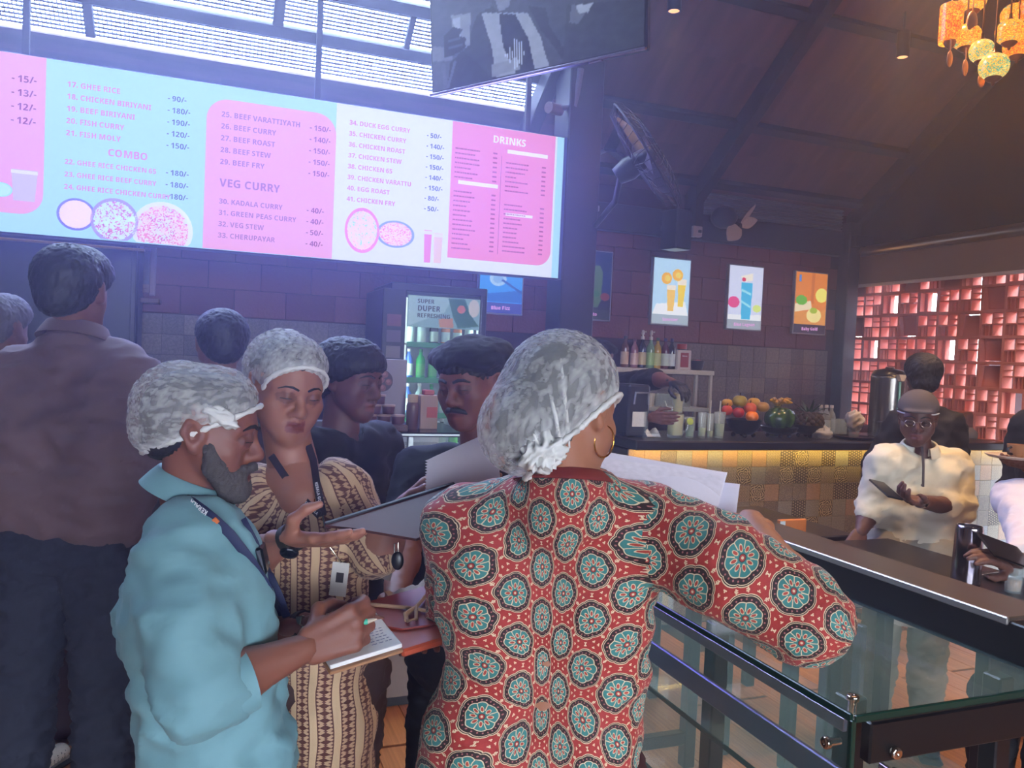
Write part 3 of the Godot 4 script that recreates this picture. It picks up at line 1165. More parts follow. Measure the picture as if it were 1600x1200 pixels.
	ql.box(Vector3(0.745, 0.645, -3.62), Vector3(0.16, 0.012, 0.17), 0.004)
	obj("lid", ql, M("tub lid", Color(0.6, 0.78, 0.74), 0.35), bx)

# ---------------------------------------------------------------- glass-topped case in the right foreground
func glass_case() -> void:
	var t := thing("glass_case", "glass-topped display case with black frame, steel rails and bolts, in the right foreground", "display case", Vector3(1.55, 0, -1.9))
	var black := M("case black", Color(0.035, 0.035, 0.038), 0.3)
	var steel := M("case rail", Color(0.62, 0.58, 0.66), 0.25, 0.85)
	var gl := M("thick glass", Color(0.70, 0.90, 0.84, 0.06), 0.03, 0.0, {"metallic_specular": 0.28, "transparency": BaseMaterial3D.TRANSPARENCY_ALPHA})
	var edge := M("glass edge", Color(0.05, 0.17, 0.13), 0.12)
	var xa := 1.25
	var xb := 1.87
	var za := -1.24
	var zb := -2.75
	var zc := (za + zb) / 2
	var ln := za - zb
	var g := Mb.new()
	g.box(Vector3((xa + xb) / 2, 0.895, zc), Vector3(xb - xa, 0.012, ln), 0.0)
	obj("glass_top", g, gl, t)
	var e := Mb.new()
	e.box(Vector3(xa - 0.004, 0.893, zc), Vector3(0.008, 0.018, ln), 0.002)
	e.box(Vector3((xa + xb) / 2, 0.893, za + 0.004), Vector3(xb - xa, 0.016, 0.008), 0.002)
	e.box(Vector3(xa - 0.002, 0.62, za), Vector3(0.012, 0.54, 0.012), 0.002)
	obj("glass_edge", e, edge, t)
	var sg := Mb.new()
	sg.box(Vector3(xa, 0.62, zc), Vector3(0.008, 0.53, ln), 0.0)
	obj("side_glass", sg, gl, t)
	var fr := Mb.new()
	fr.box(Vector3((xa + xb) / 2 + 0.02, 0.837, za - 0.006), Vector3(xb - xa - 0.04, 0.088, 0.03), 0.004)
	obj("front_band", fr, black, t)
	var band := Mb.new()
	band.box(Vector3(xb + 0.012, 0.945, zc), Vector3(0.024, 0.11, ln - 0.1), 0.004)
	obj("back_panel", band, black, t)
	var led := Mb.new()
	led.box(Vector3(xb + 0.09, 1.004, zc - 0.05), Vector3(0.185, 0.012, ln - 0.18), 0.003)
	obj("ledge", led, M("ledge steel", Color(0.36, 0.32, 0.28), 0.35, 0.5), t)
	var lip := Mb.new()
	lip.box(Vector3(xb + 0.0, 1.0, zc - 0.05), Vector3(0.012, 0.02, ln - 0.18), 0.003)
	obj("ledge_lip", lip, M("aluminium", Color(0.66, 0.64, 0.62), 0.3, 0.85), t)
	var r := Mb.new()
	r.box(Vector3(xa + 0.03, 0.852, zc), Vector3(0.012, 0.03, ln - 0.1), 0.002)
	obj("upper_rail", r, steel, t)
	var r2 := Mb.new()
	r2.box(Vector3(xa + 0.03, 0.725, zc), Vector3(0.014, 0.062, ln - 0.1), 0.003)
	obj("side_rail", r2, M("rail violet steel", Color(0.44, 0.42, 0.56), 0.28, 0.85), t)
	for y in [0.60, 0.36]:
		var s := Mb.new()
		s.box(Vector3((xa + xb) / 2, y, zc), Vector3(xb - xa - 0.08, 0.008, ln - 0.12), 0.0)
		obj("glass_shelf", s, gl, t)
		var s2 := Mb.new()
		s2.box(Vector3(xa + 0.042, y, zc), Vector3(0.006, 0.012, ln - 0.12))
		obj("shelf_edge", s2, edge, t)
	for p in [[xa + 0.11, za - 0.12], [xb - 0.05, za - 0.12], [xa + 0.11, zb + 0.1], [xb - 0.05, zb + 0.1], [xb - 0.05, za - 0.62], [xa + 0.11, za - 0.62]]:
		var l := Mb.new()
		l.box(Vector3(p[0], 0.44, p[1]), Vector3(0.05, 0.88, 0.05), 0.004)
		obj("leg", l, black, t)
	for z in [za - 0.12, za - 0.62, zb + 0.1]:
		var l := Mb.new()
		l.box(Vector3((xa + xb) / 2 + 0.03, 0.12, z), Vector3(xb - xa - 0.16, 0.05, 0.04), 0.004)
		obj("cross_bar", l, black, t)
	for z in [za - 0.55, za - 0.68]:
		var l := Mb.new()
		l.box(Vector3(xb - 0.06, 0.5, z), Vector3(0.02, 0.72, 0.035), 0.003)
		obj("grey_upright", l, M("upright grey", Color(0.30, 0.32, 0.33), 0.4, 0.5), t)
	var bolt := func(p: Vector3, n: Vector3):
		var b := Mb.new()
		b.lathe([Vector2(0, -0.03), Vector2(0.009, -0.03), Vector2(0.009, 0), Vector2(0.0135, 0), Vector2(0.0135, 0.008), Vector2(0.011, 0.011), Vector2(0.003, 0.011), Vector2(0.003, 0.008), Vector2(0, 0.008)], 20, p, rb(Vector3.ZERO, n, Vector3(0.3, 0.2, 0.9)))
		obj("bolt", b, M("chrome", Color(0.82, 0.78, 0.72), 0.12, 1.0), t)
	bolt.call(Vector3(1.352, 0.815, za + 0.012), Vector3(0, 0, 1))
	bolt.call(Vector3(xa - 0.006, 0.815, za - 0.06), Vector3(-1, 0, 0))
	bolt.call(Vector3(xa + 0.045, 0.905, za - 0.05), Vector3.UP)
	bolt.call(Vector3(1.352, 0.77, za + 0.012), Vector3(0, 0, 1))

# ---------------------------------------------------------------- people
func ruffle(mb: Mb, first: int, amp: float, freq: Vector3, seed_ := 3) -> void:      # folds: move the surface along its normal by stretched noise
	var n := FastNoiseLite.new()
	n.seed = seed_
	n.frequency = 1.0
	n.fractal_octaves = 2
	var nn := mb.normals()
	for i in range(first, mb.v.size()):
		var p := mb.v[i]
		var q := p * freq
		var w := n.get_noise_3d(q.x, q.y, q.z)
		mb.v[i] = p + nn[i] * amp * (1.0 - 3.2 * absf(w))

# cloth coordinates in metres: round and along the nearest of the axes [a, b, radius, seam direction]
func cloth_uv(mb: Mb, axes: Array) -> ArrayMesh:
	var nn := mb.normals()
	var fr := []
	for a in axes:
		var y: Vector3 = (a[1] - a[0]).normalized()
		var s: Vector3 = a[3]
		s = (s - y * s.dot(y)).normalized()
		fr.append([a[0], y, s, y.cross(s), a[2], (a[1] - a[0]).length()])
	var v := PackedVector3Array()
	var n2 := PackedVector3Array()
	var uv := PackedVector2Array()
	for i in range(0, mb.ix.size(), 3):
		var m := (mb.v[mb.ix[i]] + mb.v[mb.ix[i + 1]] + mb.v[mb.ix[i + 2]]) / 3.0
		var best = null
		var bd := 1e9
		for f in fr:
			var q: Vector3 = m - f[0]
			var t := clampf(q.dot(f[1]), 0.0, f[5])
			var d: float = ((q - f[1] * t).length() - f[4]) / maxf(f[4], 0.05)
			if d < bd:
				bd = d
				best = f
		var a0 := 0.0
		for j in 3:
			var k := mb.ix[i + [0, 2, 1][j]]
			var q: Vector3 = mb.v[k] - best[0]
			var a := atan2(q.dot(best[3]), -q.dot(best[2]))
			if j == 0:
				a0 = a
			elif a - a0 > PI:
				a -= TAU
			elif a0 - a > PI:
				a += TAU
			v.append(mb.v[k])
			n2.append(nn[k])
			uv.append(Vector2(a * best[4], -q.dot(best[1])))
	var arr := []
	arr.resize(Mesh.ARRAY_MAX)
	arr[Mesh.ARRAY_VERTEX] = v
	arr[Mesh.ARRAY_NORMAL] = n2
	arr[Mesh.ARRAY_TEX_UV] = uv
	var out := ArrayMesh.new()
	out.add_surface_from_arrays(Mesh.PRIMITIVE_TRIANGLES, arr)
	return out

func skin(key: String, c: Color) -> StandardMaterial3D:
	return M("skin " + key, Color.WHITE, 0.52, 0.0, {"vertex_color_use_as_albedo": true, "subsurf_scatter_enabled": true, "subsurf_scatter_strength": 0.08})

# a head frame: z to the face, y up, x to the person's left
func head_frame(c: Vector3, face: Vector3, s: float, roll := 0.0) -> Transform3D:
	var z := face.normalized()
	var x := Vector3.UP.cross(z).normalized()
	var y := z.cross(x)
	var b := Basis(x, y, z).rotated(z, roll)
	return Transform3D(b * s, c)

func head_bones(h: Transform3D, fine: bool, fat := 0.0, lids := 0.6, neck_to = null) -> Sdf:
	var s := Sdf.new()
	var sc := h.basis.x.length()
	var B := func(a: Vector3, b: Vector3, ra: float, rb_: float, n := Vector3.ZERO, fl := 1.0):
		s.add(h * a, h * b, ra * sc, rb_ * sc, (h.basis * n).normalized() if n != Vector3.ZERO else n, fl)
	s.k = 130.0 / sc if fine else 110.0
	B.call(Vector3(0, 0.030, -0.036), Vector3(0, 0.034, 0.016), 0.068, 0.061)
	B.call(Vector3(0, -0.010, 0.030), Vector3(0, 0.030, 0.027), 0.046, 0.053)
	for e in [-1.0, 1.0]:
		B.call(Vector3(e * 0.020, -0.012, 0.010), Vector3(e * 0.020, 0.026, -0.012), 0.047, 0.052)
	B.call(Vector3(0.034 + fat, -0.046, 0.022), Vector3(0.014, -0.088, 0.056), 0.029 + fat, 0.020 + fat)
	B.call(Vector3(-0.034 - fat, -0.046, 0.022), Vector3(-0.014, -0.088, 0.056), 0.029 + fat, 0.020 + fat)
	B.call(Vector3(0, -0.045, 0.046), Vector3(0, -0.080, 0.060), 0.031, 0.021)
	var neck: Vector3 = neck_to if neck_to != null else h * Vector3(0, -0.19, -0.05)
	s.add(h * Vector3(0, -0.05, -0.022), neck, 0.045 * sc + fat, 0.052 * sc + fat)
	if fine:
		for e in [-1.0, 1.0]:
			B.call(Vector3(e * 0.043, -0.028, 0.050), Vector3(e * 0.036, -0.050, 0.050), 0.021 + fat, 0.019 + fat)
			B.call(Vector3(e * 0.048, 0.014, 0.056), Vector3(e * 0.026, 0.018, 0.0695), 0.0085, 0.0085)
			B.call(Vector3(e * 0.026, 0.018, 0.0695), Vector3(e * 0.008, 0.014, 0.0755), 0.0085, 0.0075)
		s.k = 300.0 / sc
		for e in [-1.0, 1.0]:
			s.cut(h * Vector3(e * 0.029, -0.005, 0.097), h * Vector3(e * 0.037, -0.005, 0.090), 0.0165 * sc, 0.0155 * sc)
		for e in [-1.0, 1.0]:
			B.call(Vector3(e * 0.0095, -0.039, 0.0885), Vector3(e * 0.0115, -0.040, 0.083), 0.0078, 0.0078)
			B.call(Vector3(e * 0.0, -0.0605, 0.0855), Vector3(e * 0.020, -0.0655, 0.0745), 0.0062, 0.0038)
			B.call(Vector3(e * 0.0, -0.0755, 0.0835), Vector3(e * 0.017, -0.071, 0.0745), 0.0072, 0.0038)
			# eye: ball under the skin line, lids over and under it
			B.call(Vector3(e * 0.021, 0.0022 - 0.0065 * lids, 0.0790), Vector3(e * 0.031, 0.0050 - 0.0085 * lids, 0.0815), 0.0020, 0.0026)
			B.call(Vector3(e * 0.031, 0.0050 - 0.0085 * lids, 0.0815), Vector3(e * 0.044, 0.0012 - 0.0060 * lids, 0.0730), 0.0026, 0.0020)
			B.call(Vector3(e * 0.031, 0.0062, 0.0785), Vector3(e * 0.031, 0.0050 - 0.0085 * lids, 0.0815), 0.0045, 0.0026)
			B.call(Vector3(e * 0.021, -0.010, 0.0770), Vector3(e * 0.031, -0.0150, 0.0790), 0.0018, 0.0022)
			B.call(Vector3(e * 0.031, -0.0150, 0.0790), Vector3(e * 0.043, -0.0100, 0.0720), 0.0022, 0.0018)
			# ear: rim, lobe, hollow
			B.call(Vector3(e * 0.066, 0.014, -0.006), Vector3(e * 0.0775, 0.016, -0.020), 0.0065, 0.006)
			B.call(Vector3(e * 0.0775, 0.017, -0.018), Vector3(e * 0.0775, 0.000, -0.025), 0.0056, 0.0052)
			B.call(Vector3(e * 0.0775, 0.000, -0.025), Vector3(e * 0.0715, -0.025, -0.011), 0.0052, 0.0060)
			B.call(Vector3(e * 0.070, 0.010, -0.012), Vector3(e * 0.068, -0.018, -0.010), 0.0070, 0.0070)
			B.call(Vector3(e * 0.069, -0.028, -0.005), Vector3(e * 0.068, -0.020, -0.006), 0.0065, 0.007)
			B.call(Vector3(e * 0.070, 0.0, 0.004), Vector3(e * 0.070, -0.008, 0.003), 0.005, 0.005)
		B.call(Vector3(0, 0.006, 0.0785), Vector3(0, -0.030, 0.0985), 0.0070, 0.0095)
		B.call(Vector3(0, -0.034, 0.0985), Vector3(0, -0.038, 0.094), 0.0102, 0.0085)
		s.k = 200.0 / sc
		B.call(Vector3(0, -0.098, 0.066), Vector3(0, -0.1, 0.064), 0.016, 0.016)
		s.k = 300.0 / sc
		for e in [-1.0, 1.0]:
			s.cut(h * Vector3(e * 0.0815, 0.007, -0.013), h * Vector3(e * 0.079, -0.009, -0.010), 0.0062 * sc, 0.0055 * sc)
		s.k = 500.0 / sc
		s.cut(h * Vector3(-0.019, -0.0695, 0.0845), h * Vector3(0, -0.0678, 0.0925), 0.0020 * sc, 0.0020 * sc)
		s.cut(h * Vector3(0.019, -0.0695, 0.0845), h * Vector3(0, -0.0678, 0.0925), 0.0020 * sc, 0.0020 * sc)
		for e in [-1.0, 1.0]:
			s.cut(h * Vector3(e * 0.0065, -0.0475, 0.0925), h * Vector3(e * 0.008, -0.046, 0.088), 0.0032 * sc, 0.0032 * sc)
	else:
		for e in [-1.0, 1.0]:
			B.call(Vector3(e * 0.076, 0.01, -0.014), Vector3(e * 0.075, -0.022, -0.006), 0.014, 0.011, Vector3(1, 0, 0), 0.6)
		B.call(Vector3(0, 0.0, 0.072), Vector3(0, -0.036, 0.093), 0.009, 0.014)
		B.call(Vector3(0, -0.092, 0.062), Vector3(0, -0.1, 0.062), 0.019, 0.019)
	return s

func face_paint(h: Transform3D, tone: Color, lip: Color) -> Callable:
	var inv := h.affine_inverse()
	return func(p: Vector3) -> Color:
		var q := inv * p
		var c := tone
		if q.z > 0.06 and absf(q.y + 0.0685) < 0.0125 and absf(q.x) < 0.022 and q.z > 0.074:
			c = lip
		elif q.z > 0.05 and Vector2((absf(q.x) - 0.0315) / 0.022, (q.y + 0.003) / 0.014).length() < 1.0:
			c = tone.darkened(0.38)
		return c

func eyes(parent: Node3D, h: Transform3D, look := Vector3(0, -0.25, 1), lids := 0.6) -> void:
	for e in [-1.0, 1.0]:
		var b := Mb.new()
		b.xf = h
		var c := Vector3(e * 0.0315, -0.0050, 0.0700)
		b.ball(c, Vector3(0.0125, 0.0125, 0.0125), 16, 10)
		var o := obj("eye", b, M("eye white", Color(0.80, 0.77, 0.74), 0.25), parent)
		var i := Mb.new()
		i.xf = h
		i.ball(c + look.normalized() * 0.0072, Vector3(0.0064, 0.0064, 0.0064), 12, 7)
		obj("iris", i, M("eye dark", Color(0.06, 0.04, 0.03), 0.15), o)
		var la := Mb.new()
		la.xf = h
		var q := Vector3(0, -0.0085 * lids, 0)
		la.tube([Vector3(e * 0.0195, -0.0008, 0.0825) + q * 0.7, Vector3(e * 0.031, 0.0022, 0.0868) + q, Vector3(e * 0.0455, -0.0012, 0.0768) + q * 0.7], [0.0010, 0.0019, 0.0012], 5)
		obj("eyelash", la, M("hair black", Color(0.05, 0.042, 0.04), 0.6), o)

func brows(parent: Node3D, h: Transform3D, thick := 0.0036) -> void:
	for e in [-1.0, 1.0]:
		var b := Mb.new()
		b.xf = h
		b.tube([Vector3(e * 0.011, 0.0170, 0.0915), Vector3(e * 0.025, 0.0225, 0.0860), Vector3(e * 0.038, 0.0215, 0.0790), Vector3(e * 0.051, 0.0140, 0.0690)], [thick * 0.8, thick, thick * 0.9, thick * 0.4], 6)
		obj("eyebrow", b, M("hair black", Color(0.05, 0.042, 0.04), 0.6), parent)

# hair as a shell over the skull that leaves the face and the neck free
func hair_cap(parent: Node3D, h: Transform3D, m: Material, grow := 0.012, called := "hair", low := -0.03, brow := 0.0) -> void:
	var s := Sdf.new()
	s.k = 130.0
	var sc := h.basis.x.length()
	s.add(h * Vector3(0, 0.03, -0.038), h * Vector3(0, 0.036, 0.018), (0.070 + grow) * sc, (0.066 + grow) * sc)
	s.add(h * Vector3(0, -0.02 + minf(low + 0.03, 0.0), -0.06), h * Vector3(0, 0.02, -0.05), (0.045 + grow) * sc, 0.06 * sc)
	s.cut(h * Vector3(-0.1, -0.075, 0.115), h * Vector3(0.1, -0.075, 0.115), (0.112 + brow) * sc, (0.112 + brow) * sc)
	s.cut(h * Vector3(-0.1, -0.12 + low, -0.02), h * Vector3(0.1, -0.12 + low, -0.02), 0.095 * sc, 0.095 * sc)
	var b := Mb.new()
	var f := s.net(b, 0.006)
	ruffle(b, f, 0.003, Vector3(60, 22, 60), 5)
	obj(called, b, m, parent)

# fingers of different lengths, each a chain of three; curl in radians per joint for index to little finger
func hand_bones(s: Sdf, wrist: Vector3, fingers: Vector3, palm: Vector3, right: bool, curl: Array, thumb := 0.5, sc := 1.0) -> void:
	var y := fingers.normalized()
	var z := (palm - y * palm.dot(y)).normalized()
	var x := y.cross(z) * (1.0 if right else -1.0)
	var off := [0.030, 0.010, -0.010, -0.028]
	var ys := [0.086, 0.090, 0.086, 0.078]
	var ln := [[0.042, 0.025, 0.020], [0.046, 0.029, 0.021], [0.042, 0.027, 0.021], [0.033, 0.020, 0.018]]
	for i in 4:
		var kn: Vector3 = wrist + (y * ys[i] + x * off[i]) * sc
		s.add(wrist + (x * off[i] * 0.65 + y * 0.008) * sc, kn, 0.0135 * sc, 0.0108 * sc)
		var a: float = curl[i] * 0.8
		var p := kn
		var r := [0.0102, 0.0092, 0.0084, 0.0074]
		for j in 3:
			var d: Vector3 = (y * cos(a) + z * sin(a) + x * off[i] * 1.6).normalized()
			var q: Vector3 = p + d * ln[i][j] * sc
			s.add(p, q, r[j] * sc * (0.88 if i == 3 else 1.0), r[j + 1] * sc * (0.88 if i == 3 else 1.0))
			p = q
			a += curl[i]
	s.add(wrist + y * 0.03 * sc, wrist + y * 0.07 * sc, 0.014 * sc, 0.013 * sc)
	var t0 := wrist + (y * 0.022 + x * 0.020 + z * 0.006) * sc
	var t1: Vector3 = t0 + (x * 0.75 + y * 0.62 + z * (0.25 + 0.5 * thumb)).normalized() * 0.044 * sc
	var t2: Vector3 = t1 + (x * (0.4 - 0.5 * thumb) + y * 0.85 + z * (0.2 + 0.5 * thumb)).normalized() * 0.034 * sc
	var t3: Vector3 = t2 + (x * (0.25 - 0.7 * thumb) + y * 0.9 + z * (0.15 + 0.3 * thumb)).normalized() * 0.027 * sc
	s.add(t0, t1, 0.0155 * sc, 0.0118 * sc)
	s.add(t1, t2, 0.0112 * sc, 0.0100 * sc)
	s.add(t2, t3, 0.0100 * sc, 0.0078 * sc)
	s.add(wrist - y * 0.035 * sc, wrist + y * 0.01 * sc, 0.0235 * sc, 0.0225 * sc, z, 0.75)

func new_hand(wrist: Vector3, fingers: Vector3, palm: Vector3, right: bool, curl: Array, thumb := 0.5, sc := 1.0) -> Sdf:
	var s := Sdf.new()
	s.k = 330.0
	hand_bones(s, wrist, fingers, palm, right, curl, thumb, sc)
	return s

func chain(s: Sdf, pts: Array, rads: Array) -> void:
	for i in pts.size() - 1:
		s.add(pts[i], pts[i + 1], rads[i], rads[i + 1])

func levels(s: Sdf, ls: Array, grow := 0.0) -> void:      # ls: [left, right, radius] from top to bottom
	grow -= 1.1 / s.k      # what overlapping bones add
	for i in ls.size():
		var a: Array = ls[i]
		s.add(a[0], a[1], a[2] + grow, a[2] + grow)
		if i > 0:
			var b: Array = ls[i - 1]
			s.add(b[0], a[0], b[2] + grow, a[2] + grow)
			s.add(b[1], a[1], b[2] + grow, a[2] + grow)

func mid(a: Vector3, b: Vector3, t := 0.5) -> Vector3:
	return a.lerp(b, t)

# body: head, neck, trunk, arms and legs in one skin; p holds joints, hands holds Sdf of each hand
func body(parent: Node3D, p: Dictionary, h: Transform3D, tone: Color, fine: bool, hands: Array, fat := 0.0, lids := 0.6, lip = null) -> void:
	var t := tone.srgb_to_linear()
	var l: Color = (lip as Color).srgb_to_linear() if lip != null else t.lerp(Color(0.25, 0.06, 0.06), 0.35)
	var mb := Mb.new()
	mb.col = t
	var s := Sdf.new()
	s.k = 90.0
	var chest := mid(p.ls, p.rs) - Vector3.UP * 0.09
	s.add(p.neck, chest, 0.05, 0.055)
	s.add(chest, mid(p.hl, p.hr), 0.055, 0.07)
	if p.has("bust"):
		s.add(p.neck - Vector3.UP * 0.02, p.bust, 0.05, 0.05)
	s.add(p.ls, p.rs, 0.042, 0.042)
	s.add(p.hl, p.hr, 0.07, 0.07)
	for e in ["l", "r"]:
		var g: float = p.get("arm", 1.0)
		chain(s, [p[e + "s"], p[e + "e"], mid(p[e + "e"], p[e + "w"], 0.3), p[e + "w"]], [0.046 * g, 0.041 * g, 0.043 * g, 0.026 * g])
		chain(s, [p["h" + e], p["k" + e], mid(p["k" + e], p["a" + e], 0.3), p["a" + e]], [0.075, 0.05, 0.052, 0.036])
	s.net(mb, 0.013)
	head_bones(h, fine, fat, lids, p.neck).net(mb, 0.0036 if fine else 0.006, Transform3D(), face_paint(h, t, l))
	for q in hands:
		(q as Sdf).net(mb, 0.0042)
	obj("body", mb, skin("", tone), parent)

func shoe(parent: Node3D, ankle: Vector3, fwd: Vector3, m: Material, sole: Material) -> void:
	var f := Vector3(fwd.x, 0, fwd.z).normalized()
	var g := Vector3(ankle.x, 0, ankle.z)
	var s := Sdf.new()
	s.k = 90.0
	s.add(g + Vector3.UP * 0.075, g + Vector3.UP * 0.05 - f * 0.02, 0.042, 0.045)
	s.add(g + Vector3.UP * 0.05, g + f * 0.15 + Vector3.UP * 0.042, 0.042, 0.036)
	s.cut(g - f * 0.4 - Vector3.UP * 0.17, g + f * 0.4 - Vector3.UP * 0.17, 0.19, 0.19)
	var b := Mb.new()
	s.net(b, 0.009)
	var o := obj("shoe", b, m, parent)
	var k := Mb.new()
	k.box(g + f * 0.055 + Vector3.UP * 0.012, Vector3(0.088, 0.024, 0.27), 0.01, Basis(Vector3.UP.cross(f), Vector3.UP, f))
	obj("sole", k, sole, o)

func trousers(parent: Node3D, p: Dictionary, top: Array, m: Material, wide := 0.0, fold := 0.006, seed_ := 8) -> void:
	var s := Sdf.new()
	s.k = 80.0
	levels(s, [top])
	for e in ["l", "r"]:
		chain(s, [p["h" + e], p["k" + e], mid(p["k" + e], p["a" + e], 0.4), p["a" + e] + Vector3.UP * 0.015], [0.088 + wide, 0.064 + wide, 0.062 + wide, 0.052 + wide])
	var b := Mb.new()
	var f := s.net(b, 0.013)
	ruffle(b, f, fold, Vector3(9, 26, 9), seed_)
	obj("trousers", cloth_uv(b, [[p.hl, p.al, 0.075, Vector3.BACK], [p.hr, p.ar, 0.075, Vector3.BACK]]), m, parent)

# a strap that follows points over the clothes
func strap(pts: Array, w: float, out: Vector3, t := 0.002) -> Mb:
	var b := Mb.new()
	var cur := Curve3D.new()
	for i in pts.size():
		var tan: Vector3 = (pts[mini(i + 1, pts.size() - 1)] - pts[maxi(i - 1, 0)]) * 0.16
		cur.add_point(pts[i], -tan, tan)
	var L := cur.get_baked_length()
	b.grid(func(u: float, v: float) -> Vector3:
		var p := cur.sample_baked(v * L)
		var q := cur.sample_baked(minf(v * L + 0.01, L)) - cur.sample_baked(maxf(v * L - 0.01, 0.0))
		var side := q.cross(out).normalized()
		return p - side * (u - 0.5) * w, 1, 24, t)
	return b

# ---------------------------------------------------------------- things on the walls and overhead
func poly_img(w: int, h: int, bg: Color, shapes: Array, grain := 0.04, seed_ := 5) -> Image:      # shapes: [colour, x0, y0, x1, y1, ...] in 0..1, later ones on top
	var ps := []
	for s in shapes:
		var p := PackedVector2Array()
		for i in range(1, s.size(), 2):
			p.append(Vector2(s[i], s[i + 1]))
		var lo := p[0]
		var hi := p[0]
		for q in p:
			lo = lo.min(q)
			hi = hi.max(q)
		ps.append([s[0], p, lo, hi])
	var n := FastNoiseLite.new()
	n.seed = seed_
	n.frequency = 1.0
	return paint(w, h, func(u: float, v: float) -> Color:
		var c := bg
		var q := Vector2(u, v)
		for s in ps:
			if u >= s[2].x and u <= s[3].x and v >= s[2].y and v <= s[3].y and Geometry2D.is_point_in_polygon(q, s[1]):
				c = s[0]
		var g := n.get_noise_2d(u * 14, v * 14) * grain
		return Color(c.r + g, c.g + g, c.b + g))

func disc(c: Color, x: float, y: float, rx: float, ry: float) -> Array:
	var a := [c]
	for k in 20:
		a.append(x + rx * cos(TAU * k / 20))
		a.append(y + ry * sin(TAU * k / 20))
	return a

func lit_print(key: String, im: Image, power: float) -> StandardMaterial3D:
	var tx := ImageTexture.create_from_image(im)
	return M(key, Color(0.05, 0.05, 0.05), 0.3, 0.0, {"emission_enabled": true, "emission_texture": tx, "emission": Color.BLACK, "emission_energy_multiplier": power})

